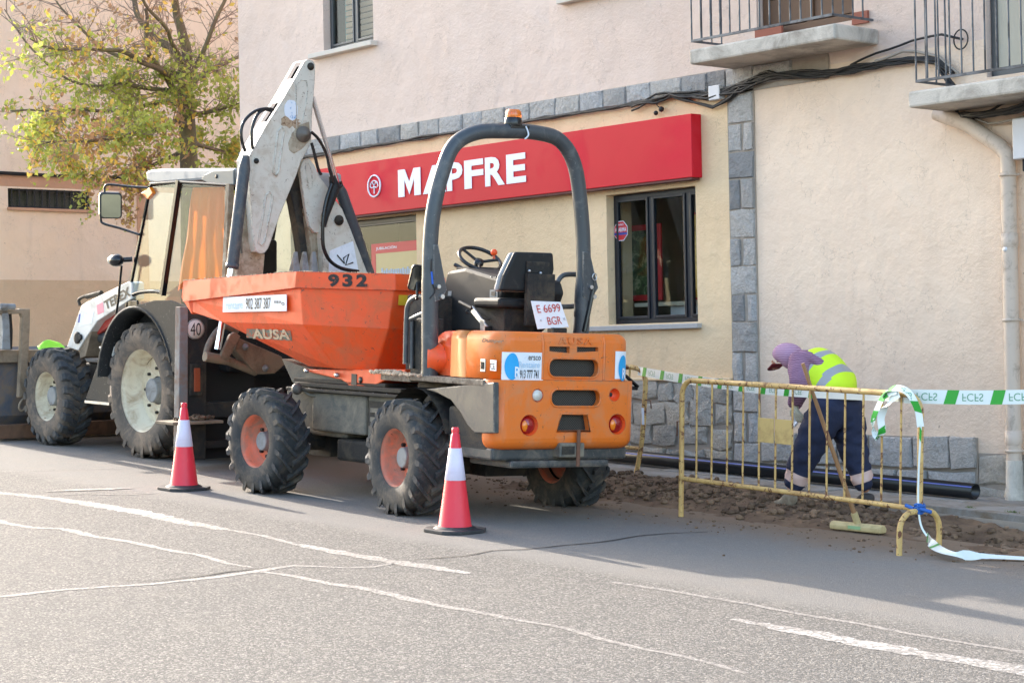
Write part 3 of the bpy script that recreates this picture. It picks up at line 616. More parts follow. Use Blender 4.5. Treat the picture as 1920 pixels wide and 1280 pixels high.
board(_a, _b, .50, 1.30, YW+.45, 'poster', 'red framed leafy green poster hanging behind the office window', 'poster', M['poster_red'], M['poster_green'], .06)
_a = WF.pl(1284, 480, 1, YW+.28).x; _b = WF.pl(1312, 480, 1, YW+.28).x
board(_a, _b, .48, 1.36, YW+.28, 'poster', 'golden yellow poster behind the right pane of the office window', 'poster', M['poster_red'], M['poster_gold'], .02)
o = thing('desk', 'pale desk with papers just inside the office window', 'desk', (-14.1, YW+.6, -.7)); mb = MB(); mb.box((-14.9, YW+.3, .43), (-13.5, YW+1.0, .47)); mb.build('top', M['room'], o); mb = MB(); mb.box((-14.4, YW+.34, -.7), (-14.0, YW+.9, .43)); mb.build('cabinet', M['box_white'], o)
mb = MB(); _a = WF.pl(1152, 500, 1, YW+.28).x; mb.box((_a, YW+.28, .2), (_a+.13, YW+.42, 1.6)); solo('column', mb, M['wall_cream'], 'pale column standing behind the left pane of the office window', 'column', (-14.8, YW+.35, .2))
st = thing('sticker', 'red octagonal alarm sticker with a blue stripe on the office window', 'sticker', WF.pl(1164, 433, 1, YW+.094))
c = WF.pl(1164, 433, 1, YW+.0945)
for rad, y, mt, nm in ((.112, .0, 'sign_white', 'backing'), (.104, -.002, 'poster_red', 'face')):
    mb = MB(); mb.prism([(c.x+rad*cos(pi/8+k*pi/4), c.y+y, c.z+rad*sin(pi/8+k*pi/4)) for k in range(8)], (0, .0012, 0)); mb.build(nm, M[mt], st)
mb = MB(); mb.box((c.x-.096, c.y-.0035, c.z-.042), (c.x+.096, c.y-.0025, c.z-.018)); mb.build('stripe', M['blue'], st)
mb = MB(); put_text(mb, 'ALARMA', (c.x-.086, c.y-.003, c.z-.009), (c.x+.086, c.y-.003, c.z-.009), (c.x-.086, c.y-.003, c.z+.036), .01); put_text(mb, 'AVISO', (c.x-.045, c.y-.003, c.z+.054), (c.x+.045, c.y-.003, c.z+.054), (c.x-.045, c.y-.003, c.z+.075), .01); mb.build('lettering', M['sign_white'], st)
# shop window posters
P = lambda x, y: WF.pl(x, y, 1, YW+.092)
o = thing('poster', 'red headed cream poster reading JUBILACIÓN in the shop window', 'poster', P(740, 520)); M['cream_print'] = pm('cream_print', srgb(190,172,120), .5)
a = P(697, 500); z1 = P(697, 458).z; b = P(783, 500); mb = MB(); mb.box((a.x, a.y, .1), (-18.34, a.y+.003, z1)); mb.build('board', M['cream_print'], o)
mb = MB(); mb.box((a.x, a.y-.002, z1-.12), (-18.342, a.y-.0005, z1)); mb.box((a.x, a.y-.002, .1), (a.x+.09, a.y-.0005, z1-.12)); mb.build('red_border', M['poster_red'], o)
mb = MB(); put_text(mb, 'JUBILACIÓN', (a.x+.10, a.y-.004, z1-.085), (a.x+.52, a.y-.004, z1-.085), (a.x+.10, a.y-.004, z1-.035), .012); mb.build('lettering', M['sign_white'], o)
mb = MB(); M['pale_blue'] = pm('pale_blue_print', srgb(170,186,205), .6, var=.25, vs=20)
for k in range(16): mb.box((a.x+.2+k*.047, a.y-.003, .1), (a.x+.2+k*.047+.034, a.y-.0008, z1-.30-.03*abs(sin(k*1.7)))); 
mb.build('print', M['pale_blue'], o)
M['dress'] = pm('dark_cloth', srgb(20,30,34), .9)
mb = MB(); c = WF.pl(512, 470, 1, YW+.35); mb.sphere(c, .13, 12, (1, .6, 1.6)); mb.box((c.x-.12, c.y-.05, c.z-1.1), (c.x+.12, c.y+.05, c.z)); mb.sphere(c+Vector((0, 0, .24)), .09, 10); solo('mannequin', mb, M['dress'], 'dark clothed figure shape standing behind the left part of the shop glass', 'figure', (c.x, c.y, -1.1))
# ================================================================== far building
XB = -31.5
fb = thing('far_building', 'tall peach rendered building behind the tree at the end of the street', 'building', (XB, 18, gz(XB)))
mb = MB(); wz = [(-.8, 1.41, 1), (1.41, 2.66, 0), (2.66, 2.99, 2), (2.99, 3.02, 3), (3.02, 3.23, 4), (3.23, 9.5, 5)]
def qy(a, b, c, d, m, x=XB): mb.m = m; mb.quad((x, b, c), (x, a, c), (x, a, d), (x, b, d)) if False else mb.quad((x, a, c), (x, b, c), (x, b, d), (x, a, d))
Wy0, Wy1, Wz0, Wz1 = 14.93, 16.51, 2.66, 2.99
qy(13.4, 30, -.8, 1.40, 1); qy(13.4, 30, 1.40, Wz0, 0); qy(13.4, Wy0, Wz0, Wz1, 0); qy(Wy1, 30, Wz0, Wz1, 0); qy(13.4, 30, Wz1, 3.02, 0); qy(13.4, 30, 3.02, 3.22, 2); qy(13.4, 30, 3.22, 9.5, 3)
mb.m = 0; mb.quad((XB, 13.4, -.8), (XB, 13.4, 9.5), (XB-9, 13.4, 9.5), (XB-9, 13.4, -.8)); mb.quad((XB, 13.4, 9.5), (XB, 30, 9.5), (XB-9, 30, 9.5), (XB-9, 13.4, 9.5))
for a, b, c, d in (((0, Wy0, Wz0), (-.2, Wy0, Wz0), (-.2, Wy0, Wz1), (0, Wy0, Wz1)), ((0, Wy1, Wz0), (0, Wy1, Wz1), (-.2, Wy1, Wz1), (-.2, Wy1, Wz0)), ((0, Wy0, Wz0), (0, Wy1, Wz0), (-.2, Wy1, Wz0), (-.2, Wy0, Wz0)), ((0, Wy0, Wz1), (-.2, Wy0, Wz1), (-.2, Wy1, Wz1), (0, Wy1, Wz1))):
    mb.quad(*[(XB+v[0], v[1], v[2]) for v in (a, b, c, d)])
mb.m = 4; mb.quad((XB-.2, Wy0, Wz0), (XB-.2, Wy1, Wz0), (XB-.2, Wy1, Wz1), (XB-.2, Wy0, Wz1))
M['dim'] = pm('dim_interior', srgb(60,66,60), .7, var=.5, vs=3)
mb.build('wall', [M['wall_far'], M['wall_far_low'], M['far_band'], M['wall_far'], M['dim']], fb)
mb = MB(); frame_rect_y = lambda t: [mb.box((XB-.08, Wy0+.003, Wz0+.003), (XB-.04, Wy0+t, Wz1-.003)), mb.box((XB-.08, Wy1-t, Wz0+.003), (XB-.04, Wy1-.003, Wz1-.003)), mb.box((XB-.08, Wy0+t, Wz0+.003), (XB-.04, Wy1-t, Wz0+t)), mb.box((XB-.08, Wy0+t, Wz1-t), (XB-.04, Wy1-t, Wz1-.003))]
frame_rect_y(.03); wf = mb.build('window', M['iron_dark'], fb)
mb = MB(); mb.box((XB-.07, Wy0+.03, Wz0+.03), (XB-.064, Wy1-.03, Wz1-.03)); mb.build('pane', M['glass'], wf)
for k in range(11):
    s = MB(); y = Wy0+.08+k*.143; s.box((XB-.03, y-.008, Wz0), (XB-.01, y+.008, Wz1)); s.build('bar', M['iron_dark'], wf)
mb = MB(); mb.box((XB-.02, Wy0-.02, Wz0-.05), (XB+.05, Wy1+.05, Wz0-.004)); mb.build('sill', M['far_band'], fb)
mb = MB(); y_ = WF.pl(257, 420, 0, XB).y; mb.box((XB+.001, y_, .0), (XB+.02, y_+.22, 3.02)); mb.build('vertical_strip', M['far_band'], fb)
mb = MB(); mb.tube([(XB+.05, 13.5, 3.25), (XB+.05, 15.2, 3.235), (XB+.05, 17, 3.25), (XB+.05, 20, 3.24), (XB+.05, 26, 3.25)], .025, 6); mb.tube([(XB+.07, 13.5, 3.27), (XB+.07, 16.2, 3.25), (XB+.07, 20, 3.27)], .012, 5)
solo('wall_cable', mb, M['cable'], 'black cable running along the far peach wall above its barred window', 'cable', (XB, 16, 3.2))
# ================================================================== vehicle materials
M['orange'] = pm('dumper_orange_paint', srgb(238,84,28), .42, var=.06, vs=3, dirt=srgb(190,104,66), da=.42, ds=3.6, chip=srgb(86,64,52), ca=.19, cs=18, bump=.05, wear=srgb(104,76,62), scr=.8)
M['orange_rear'] = pm('faded_orange_plastic', srgb(226,114,34), .36, var=.06, vs=4, dirt=srgb(198,132,88), da=.42, ds=4, chip=srgb(88,70,56), ca=.18, cs=20, wear=srgb(150,112,84), scr=.9)
M['orange_side_lit'] = pm('side_lit_orange', srgb(224,142,78), .35, var=.05, vs=4, chip=srgb(120,80,60), ca=.05)  # paler orange paints the light falling on the left side cover
M['skip_inner'] = pm('worn_skip_inside', srgb(150,120,100), .8, var=.3, dirt=srgb(110,92,76))
M['rust'] = pm('rusty_steel', srgb(112,78,60), .85, var=.35, vs=20)
M['dgrey'] = pm('dark_grey_paint', srgb(56,60,62), .45, var=.12, dirt=srgb(128,116,102), da=.5, ds=6, chip=srgb(150,140,128), ca=.05, cs=24, wear=srgb(140,132,120), scr=.8)
M['rops'] = pm('roll_bar_paint', srgb(66,71,75), .38, var=.08, dirt=srgb(120,120,116), da=.25, ds=5, chip=srgb(160,158,150), ca=.08, cs=30, wear=srgb(150,150,146))
M['chassis'] = pm('dusty_chassis', srgb(76,78,74), .75, var=.2, vs=5, dirt=srgb(138,128,112), da=.75, ds=4, bump=.3)
M['grime'] = pm('oily_dark_steel', srgb(30,30,29), .75, var=.35, vs=7, dirt=srgb(92,82,68), da=.5, ds=5, bump=.5)
M['black'] = pm('black_plastic', srgb(28,30,32), .55, var=.15, spec=.3, dirt=srgb(84,80,74), da=.2, ds=7)
M['blackgloss'] = pm('black_gloss', srgb(22,24,28), .25, var=.2)
def m_tyre(name, c, d):
    t = NT(name); a = t.mix(t.ramp(t.noise(5, 6, .65), .35, .65), c, scale(c, 1.35)); k = t.ramp(t.noise(3.3, 6, .7, .5), .47, .66); a = t.mix(t.math('MULTIPLY', k, .75), a, d); a = t.mix(t.math('MULTIPLY', t.ramp(t.noise(26, 4, .7), .55, .7), .35), a, d)
    t.col(a); t.rough(.86); t.bump(t.noise(40, 5, .7), .35, .01); return t.m
M['tyre'] = m_tyre('dusty_tyre', srgb(46,48,49), srgb(108,97,84)); M['tyre_mud'] = m_tyre('muddy_tyre', srgb(74,68,62), srgb(142,122,102))
M['tread'] = m_tyre('tyre_tread', srgb(52,54,56), srgb(116,104,88))
M['rim_orange'] = pm('orange_rim', srgb(226,116,84), .5, var=.12, dirt=srgb(150,122,106), da=.7, ds=5, chip=srgb(90,62,50), ca=.18, cs=12)
M['rim_cream'] = pm('cream_rim', srgb(214,204,178), .5, var=.06, dirt=srgb(150,122,88), da=.5, ds=4.5, chip=srgb(120,84,56), ca=.1, cs=9)
M['hub'] = pm('grey_hub', srgb(128,132,134), .6, var=.25, vs=9, dirt=srgb(96,84,72), da=.4)
M['steel'] = pm('bright_steel', srgb(190,192,196), .3, metal=.85, var=.1)
M['chrome'] = pm('chromed_rod', srgb(215,218,225), .15, metal=1, var=.03)
M['white_paint'] = pm('plate_white', srgb(226,224,226), .45, var=.03, dirt=srgb(190,180,172), da=.3)
M['red_print'] = pm('red_print', srgb(186,52,44), .5); M['black_print'] = pm('black_print', srgb(26,26,28), .5, var=.2)
M['black_worn'] = pm('worn_black_stencil', srgb(36,32,30), .6, chip=srgb(214,92,44), ca=.3, cs=70)
M['cyan_print'] = pm('cyan_print', srgb(20,160,222), .45, var=.05); M['sticker'] = pm('white_sticker', srgb(226,232,240), .4, var=.03, dirt=srgb(190,196,204), da=.3, ds=12)
M['peel'] = pm('peeling_board_edge', srgb(150,140,126), .85, var=.2, vs=18, dirt=srgb(96,84,72), da=.8, ds=14, chip=srgb(72,62,54), ca=.35, cs=16, bump=.6)
M['mesh'] = None
def m_mesh():
    t = NT('grille_mesh'); r = t.n('ShaderNodeMapping', i_Vector=t.co, i_2=(0,radians(0),0)).outputs[0]
    s = t.n('ShaderNodeSeparateXYZ', i_0=r); a = t.math('ADD', s.outputs[1], s.outputs[2]); b = t.math('SUBTRACT', s.outputs[1], s.outputs[2])
    f = lambda x: t.math('ABSOLUTE', t.math('SINE', t.math('MULTIPLY', x, 150.0)))
    k = t.ramp(t.math('MINIMUM', f(a), f(b)), .10, .30); t.col(t.mix(k, srgb(92,88,78), (.004,.004,.004))); t.rough(.6); return t.m
M['mesh'] = m_mesh()
M['lens_red'] = pm('red_lens', srgb(150,22,24), .12, var=.15, coat=.6); M['lens_amber'] = pm('amber_lens', srgb(236,128,20), .15, var=.12, vs=20, coat=.6); M['lens_white'] = pm('white_lens', srgb(206,202,192), .2, coat=.5)
M['yellow_sticker'] = pm('yellow_sticker', srgb(214,172,40), .5)
M['mirror'] = pm('mirror_face', srgb(140,142,138), .04, metal=1, var=.02)
# ------------------------------------------------------------------ wheels
def wheel(root, fr, c, sgn, R, W, rr, nl, lug, style, rim_mat, tyre_mat, hubr, depth, name='wheel', tread=None, parts=None, ph=0.0, nuts=8):
    """wheel about local y axis; sgn -1: outer side towards -y. root > wheel(rim) > tyre, hub"""
    c = Vector(c); ax = Vector((0, sgn, 0)); h = W/2
    # rim (the part 'wheel' itself)
    mb = MB(fr); prof = [(rr*1.0, h*.86), (rr*1.02, h*.80), (rr*.95, h*.80), (rr*.92, h*.55), (rr*.86, h*.35), (rr*.80, -h*.2), (rr*.74, h*(1-depth)*.9-h*.5), (rr*.62, h*(1-depth)-h*.55), (hubr*1.2, h*(1-depth)-h*.55)]
    mb.lathe(c, ax, [(rr*1.0, -h*.86), (rr*.9, -h*.8), (rr*.84, -h*.3)], 40); mb.lathe(c, ax, prof, 40)
    w = mb.build(name, rim_mat, root)
    mb = MB(fr); o0 = h*(1-depth)-h*.55
    mb.lathe(c, ax, [(hubr*1.15, o0-.02), (hubr*1.05, o0+.03), (hubr*1.0, o0+.08)], 24); mb.lathe(c, ax, [(hubr*1.0, o0+.08), (hubr*.92, o0+.088), (.0001, o0+.089)], 24, False); mb.build('hub', M['hub'], w, bevel=0)
    mb = MB(fr)
    for k in range(nuts):
        t = 2*pi*k/nuts; p = c + ax*(o0+.0) + Vector((cos(t), 0, sin(t)))*(hubr*1.2+rr*.70)/2; mb.lathe(p, ax, [(.017, 0), (.017, .03), (.0001, .031)], 6, False)
    o = mb.build('wheel_nuts', M['grime'], w); o['kind'] = 'stuff'
    mb = MB(fr); mb.smooth = True; Rb = R - lug
    prof = [(rr*.96, -h*.84), (rr*1.06, -h*.93), (rr+(Rb-rr)*.5, -h*1.0), (rr+(Rb-rr)*.82, -h*.94), (Rb*.985, -h*.80), (Rb, -h*.4), (Rb, h*.4), (Rb*.985, h*.80), (rr+(Rb-rr)*.82, h*.94), (rr+(Rb-rr)*.5, h*1.0), (rr*1.06, h*.93), (rr*.96, h*.84)]
    prof = sorted(prof, key=lambda p: 0) ; mb.lathe(c, ax, prof, 64)
    def P(t, r, y): return c + Vector((cos(t)*r, y, sin(t)*r))
    for side in (-1, 1):
        for k in range(nl):
            t0 = 2*pi*(k + (.5 if side > 0 else 0))/nl + ph; w_t = 2*pi/nl
            if style == 'ag':
                st = [(-.06, 0.0, 1.0, .30), (.30, .16, 1.0, .28), (.66, .36, .995, .28), (.90, .50, .985, .30), (1.0, .56, .93, .34), (.99, .60, .86, .32)]
            else:
                st = [(.03, 0.0, 1.0, .56), (.40, .14, 1.0, .60), (.55, .32, 1.0, .66), (.88, .38, .985, .62), (1.0, .40, .93, .55), (1.0, .40, .88, .46)]
            vs = []; 
            for (yy, dt, rs_, wt) in st:
                t = t0 + dt*w_t*2.0*(1 if style == 'ag' else .8); y = side*yy*h
                base = R*rs_ - lug*1.15
                for (dd, r) in ((-wt*.5, base), (-wt*.36, R*rs_), (wt*.36, R*rs_), (wt*.5, base)): vs.append(P(t + dd*w_t, r, y))
            n = len(st); fs = []
            for i in range(n-1):
                for j in range(3): fs.append((4*i+j, 4*i+j+1, 4*i+4+j+1, 4*i+4+j) if side > 0 else (4*i+j, 4*i+4+j, 4*i+4+j+1, 4*i+j+1))
            fs += [(0, 1, 2, 3), (4*n-4, 4*n-3, 4*n-2, 4*n-1)]
            mb.m = 1; mb.add(vs, fs, False); mb.m = 0
    mb.build('tyre', [tyre_mat, tread or M['tread']], w)
    return w
# ================================================================== dumper
RF = Fr(-12.77, 10.38, yaw=radians(-7), sx=-.04, sy=-.03); FF = Fr(-15.02, 10.40, yaw=0, sx=-.04, sy=-.03)
D = thing('site_dumper', 'orange articulated site dumper with an arched grey roll bar, parked behind two cones', 'dumper', RF)
for fr in (FF, RF):
    for sg_ in (-1, 1):
        wheel(D, fr, (-.07, sg_*.78, .445), sg_, .488, .33, .25, 19, .036, 'ag', M['rim_orange'], M['tyre'], .085, .55, ph=.1 if fr is FF else .25)
# --- skip: rings of eight corners from the lip down
def ring(pts): return [(x, y, z) for x, y, z in pts] + [(x, -y, z) for x, y, z in pts[::-1]]
lipT = [(-1.62, -.80, 1.905), (.42, -.84, 1.985), (1.12, -.27, 1.985)]; lipB = [(-1.60, -.81, 1.70), (.42, -.85, 1.84), (1.13, -.27, 1.84)]
s0 = [(-1.50, -.765, 1.71), (.43, -.80, 1.838), (1.10, -.26, 1.838)]; s1 = [(-.98, -.745, 1.515), (.46, -.78, 1.515), (1.06, -.28, 1.50)]
bt = [(.02, -.42, 1.135), (.60, -.50, 1.13), (.86, -.26, 1.12)]
tip0 = (-1.76, 0, 1.83)
mb = MB(FF); n = 6
def loft(mb, A, B):
    a, b = ring(A), ring(B); k = len(a); mb.add(a+b, [(i, k+i, k+(i+1) % k, (i+1) % k) for i in range(k)], False)
loft(mb, s0, s1); loft(mb, s1, bt); r_ = ring(bt); mb.add(r_, [list(range(6))], False)
inn = lambda L, k: [(x*(1-k)+.1*k*(1 if x > 0 else -1)*0 + x*0, y*(1-k), z+.03) for x, y, z in L]
skip = mb.build('skip', [M['orange']], D, bevel=.012)
mb = MB(FF); A = [(p[0]-.0, p[1], p[2]) for p in lipT]; lt = ring(lipT); lb = ring(lipB); si = ring([(-1.52, -.72, 1.89), (.38, -.76, 1.97), (1.05, -.23, 1.97)]); fb_ = ring([(-.8, -.60, 1.52), (.40, -.66, 1.5), (.95, -.22, 1.5)]); bb_ = ring([(.02, -.36, 1.18), (.55, -.42, 1.18), (.80, -.2, 1.18)])
k = 6; s0r = ring(s0)
mb.add(lt+lb, [(i, k+i, k+(i+1) % k, (i+1) % k) for i in range(k) if i != 5], False)
mb.add(lb+s0r, [(i, k+i, k+(i+1) % k, (i+1) % k) for i in range(k) if i != 5], False); mb.add(lt+si, [(i, (i+1) % k, k+(i+1) % k, k+i) for i in range(k) if i != 5], False)
mb.build('skip_rim', [M['orange']], skip, bevel=.006)
mb = MB(FF); mb.add(si+fb_, [(i, (i+1) % k, k+(i+1) % k, k+i) for i in range(k)], False); mb.add(fb_+bb_, [(i, (i+1) % k, k+(i+1) % k, k+i) for i in range(k)], False); mb.add(bb_, [list(range(6))], False); mb.build('skip_lining', M['skip_inner'], skip)
# front lip (pouring edge) folded forward
mb = MB(FF); mb.add([(-1.62,-.80,1.905), (-1.62,.80,1.905), (-1.70,.77,1.74), (-1.70,-.77,1.74), (-1.50,-.765,1.58), (-1.50,.765,1.58), (-1.46,-.74,1.70), (-1.46,.74,1.70)],
   [(0,1,2,3), (3,2,5,4), (4,5,7,6), (0,3,4), (0,4,6), (1,5,2), (1,7,5)], False); mb.add([(-1.48,-.765,1.71), (-1.48,-.765,1.60), (-.98,-.745,1.515), (-.98,-.745,1.55), (-1.48,.765,1.71), (-1.48,.765,1.60), (-.98,.745,1.515), (-.98,.745,1.55)], [(0,1,2,3), (4,7,6,5), (1,5,6,2)], False); mb.build('pouring_lip', [M['orange']], skip, bevel=.006)
def plate_px(fr, pts, ax, v, th, name, mat, par, bevel=.006, px=True, seg=2):
    """a flat plate of thickness th; outline as sight lines on the local plane ax = v"""
    mb = MB(fr); d = [0, 0, 0]; d[ax] = th; mb.prism([fr.pl(x, y, ax, v) if px else p for (x, y) in pts], d); return mb.build(name, mat, par, bevel=bevel, seg=seg)
M['crumb'] = pm('dry_crumb', srgb(206,178,148), .95, var=.3)
# earthy crumbs along the rim
mb = MB(FF); rr = random.Random(8)
for i in range(150):
    t = rr.random(); e = rr.choice([0, 1, 2]); P3 = [Vector(p) for p in [lipT[0], lipT[1], lipT[2], (lipT[2][0], .27, 1.985)]]; p = P3[e].lerp(P3[e+1], t); q = MB(FF); rock(mb, p + Vector((0, 0, .003)), rr.uniform(.004, .010), rr)
o = mb.build('earth_crumbs', M['crumb'], skip); o['kind'] = 'stuff'
# stickers and lettering on the skip side (plane through its side face)
def on_side(x, y): return FF.pl(x, y, 1, -.803)
SP = -.803
mb = MB(FF); a = [on_side(x, y) for x, y in ((417, 585), (540, 583), (540, 552), (418, 557))]; yf = lambda p: -.765 - (.035*(p[0]+1.5)/1.93) - .012
a = [Vector((p.x, yf(p)-.012, p.z)) for p in a]; mb.prism(a, (0, .006, 0)); stk = mb.build('phone_sticker', M['sticker'], skip)
p0, p1, p2 = [on_side(x, y) for x, y in ((462, 580), (510, 579), (462, 559))]; q0, q1, q2 = [Vector((p.x, yf(p)-.016, p.z)) for p in (p0, p1, p2)]
mb = MB(FF); put_text(mb, '902 387 387', q0, q1, q2, .008); mb.build('sticker_lettering', M['black_print'], skip)
p0, p1, p2 = [on_side(x, y) for x, y in ((424, 580), (456, 579), (424, 565))]; q0, q1, q2 = [Vector((p.x, yf(p)-.016, p.z)) for p in (p0, p1, p2)]; mb = MB(FF); put_text(mb, 'rentaire', q0, q1, q2, .01); M['pale_cyan'] = pm('faded_blue_print', srgb(176,204,226), .5); mb.build('sticker_lettering', M['pale_cyan'], skip)
p0, p1, p2 = [on_side(x, y) for x, y in ((516, 573), (537, 573), (516, 563))]; q0, q1, q2 = [Vector((p.x, yf(p)-.016, p.z)) for p in (p0, p1, p2)]; mb = MB(FF); put_text(mb, '***o', q0, q1, q2, .01); mb.build('sticker_lettering', M['dgrey'], skip)
# AUSA, faded, on the sloping flank: plane through s1-bt
def bary(u, v, off=.006):   # on flank between knee and bottom, left side
    K0, K1, B0, B1 = Vector(s1[0]), Vector(s1[1]), Vector(bt[0]), Vector(bt[1]); top = K0.lerp(K1, u); bot = B0.lerp(B1, u); nn = (K1-K0).cross(B0-K0).normalized()
    if nn.y > 0: nn = -nn
    return top.lerp(bot, v) + nn*off
def hit_flank(x, y, off=.008):
    d = FF.M @ ray(x, y); o = -(FF.M @ FF.O); K0, K1, B1 = Vector(s1[0]), Vector(s1[1]), Vector(bt[1]); nn = (K1-K0).cross(B1-K1).normalized()
    if nn.y > 0: nn = -nn
    t = (K0+nn*off-o).dot(nn)/d.dot(nn); return o+d*t
M['teal_print'] = pm('worn_teal_print', srgb(110,128,118), .6, chip=srgb(205,98,60), ca=.75, cs=30); M['cream_worn'] = pm('worn_cream_print', srgb(214,196,168), .6, chip=srgb(205,98,60), ca=.55, cs=35)
mb = MB(FF); mb.prism([hit_flank(x, y, .004) for x, y in ((462,633), (462,616), (545,620), (547,639))], (0, .002, 0)); mb.build('worn_badge', M['teal_print'], skip)
mb = MB(FF); p0, p1, p2 = hit_flank(474, 635), hit_flank(544, 637), hit_flank(472, 616); put_text(mb, 'AUSA', p0, p1, p2, .03); mb.build('worn_lettering', M['cream_worn'], skip)
# 932 stencil on the chamfered corner of the rim
def hit_ch(x, y, z=1.91, off=.004):
    d = FF.M @ ray(x, y); o = -(FF.M @ FF.O); A, B, C = Vector(lipT[1]), Vector(lipT[2]), Vector(lipB[1]); nn = (B-A).cross(C-A).normalized()
    if nn.y > 0: nn = -nn
    t = (A+nn*off-o).dot(nn)/d.dot(nn); return o+d*t
for ch, x0, x1 in (('9', 615, 636), ('3', 642, 661), ('2', 668, 689)):
    mb = MB(FF); a, b, c_ = hit_ch(x0, 537.5), hit_ch(x1, 537.5+.5), hit_ch(x0, 513.5); put_text(mb, ch, a, b, c_, .05); mb.build('stencil_number', M['black_worn'], skip)
    # stencil bridge
mb = MB(FF); nnp = [(742, 547), (776, 549), (776, 571), (742, 569)]
mb.prism([(1.118, -.22, 1.80), (1.118, -.02, 1.80), (1.112, -.02, 1.71), (1.112, -.22, 1.71)], (.004, 0, 0)); mb.build('warning_sticker', M['yellow_sticker'], skip)
# red bracket below the skip, turntable
mb = MB(FF); mb.prism([FF.pl(x, y, 1, -.40) for x, y in ((575,692), (760,692), (760,700), (742,702), (700,724), (655,724), (640,712), (578,697))], (0, .8, 0)); br = mb.build('skip_cradle', M['orange'], D, bevel=.01)
mb = MB(FF); 
for x, y in ((577, 695), (634, 703)): p = FF.pl(x, y, 1, -.41); mb.lathe(p, (0,-1,0), [(.02, 0), (.02, .03), (.0001, .031)], 12)
mb.build('pivot_pins', M['steel'], br)
mb = MB(FF); p = FF.pl(676, 712, 1, -.403); mb.lathe(p, (0,-1,0), [(.0001, .004), (.028, .004), (.028, 0)], 16); mb.box((p.x-.14, -.405, p.z-.05), (p.x-.06, -.4, p.z+.05)); mb.build('bracket_opening', M['black_print'], br)
plate_px(FF, ((528,672), (560,684), (650,712), (700,730), (700,745), (575,742), (548,716)), 1, -.36, .72, 'skip_support', M['chassis'], D)
mb = MB(FF); p = FF.pl(650, 738, 1, -.46); mb.box((-.25, -.48, .905), (1.5, .48, .935)); mb.box((-.15, -.45, .945), (1.5, .45, .985)); mb.box((-.25, -.40, .985), (1.2, .40, 1.02)); tt = mb.build('turntable', M['grime'], D, bevel=.008)
mb = MB(FF)
for i in range(8): mb.sphere((-.1+i*.2, -.455, .925+.0), .014, 6)
o = mb.build('turntable_bolts', M['steel'], tt); o['kind'] = 'stuff'
# chassis beams
mb = MB(FF); mb.box((-.45, -.34, .50), (.55, .34, .90)); mb.box((.10, -.42, .55), (.95, .42, .90)); mb.box((.95, -.40, .50), (1.75, .36, .905)); ch = mb.build('chassis', M['chassis'], D, bevel=.02)
mb = MB(FF); mb.box((.98, -.412, .64), (1.25, -.401, .86)); mb.build('step_recess', M['grime'], ch); mb = MB(FF); mb.box((1.02, -.425, .68), (1.22, -.413, .72)); mb.box((1.02, -.425, .76), (1.22, -.413, .80)); mb.build('step_rungs', M['chassis'], ch)
mb = MB(FF); mb.box((.45, -.38, .30), (2.2, .38, .50)); mb.build('belly_pan', M['grime'], D, bevel=.03)
mb = MB(FF); mb.cyl((0-.07, -.62, .445), (-.07, .62, .445), .09); mb.box((-.25, -.2, .3), (.1, .2, .62)); mb.build('front_axle', M['grime'], D)
mb = MB(RF); mb.cyl((-.07, -.62, .445), (-.07, .62, .445), .09); mb.box((-.3, -.2, .3), (.2, .2, .62)); mb.build('rear_axle', M['grime'], D)
p = FF.pl(557, 729, 1, -.5); mb = MB(FF); mb.sphere(p, .052, 14, (1, 1, 1.05)); hl = mb.build('headlight', M['dgrey'], D); mb = MB(FF); mb.tube([p+Vector((0, .05, 0)), p+Vector((.12, .06, -.05)), p+Vector((.25, .12, -.06))], .014, 6); mb.build('bracket', M['chassis'], hl)
# --- rear body
dk = MB(RF); dk.box((-.62, -.765, 1.065), (-.12, -.40, 1.125)); dk.box((-.12, -.765, 1.08), (1.03, -.40, 1.128)); deck = dk.build('deck', M['peel'], D, bevel=.008); dk = MB(RF); dk.box((-.62, .40, 1.065), (.35, .72, 1.125)); dk.build('deck', M['peel'], D, bevel=.008)
def skirt(y0, th, m=M['dgrey']):
    pts = [(RF.pl(x, y, 1, -.76).x, RF.pl(x, y, 1, -.76).z) for x, y in ((797,729), (926,716), (926,812), (890,812), (876,797), (862,772), (845,750), (820,737))]
    mb = MB(RF); mb.prism([(x, y0, z) for x, z in pts], (0, th, 0)); return mb.build('fender', m, D, bevel=.01)
skirt(-.76, .05)
mb = MB(RF)
for k in range(10):
    t0, t1 = pi*(.12+.76*k/10), pi*(.12+.76*(k+1)/10); c0 = (-.07, .445)
    mb.quad((c0[0]+cos(t0)*.56, -.75, c0[1]+sin(t0)*.56+.02), (c0[0]+cos(t1)*.56, -.75, c0[1]+sin(t1)*.56+.02), (c0[0]+cos(t1)*.56, -.45, c0[1]+sin(t1)*.56+.02), (c0[0]+cos(t0)*.56, -.45, c0[1]+sin(t0)*.56+.02))
mb.build('wheel_arch', M['grime'], D)
mb = MB(RF); mb.box((-.60, -.42, .58), (1.0, .42, 1.06)); mb.box((.40, -.70, .55), (1.02, .58, .9)); mb.build('engine_bay', M['grime'], D, bevel=.03)
mb = MB(RF); mb.box((.35, -.70, .50), (1.08, .60, .60)); mb.box((.5, -.55, .44), (1.12, .40, .50)); mb.build('rear_frame', M['dgrey'], D, bevel=.02)
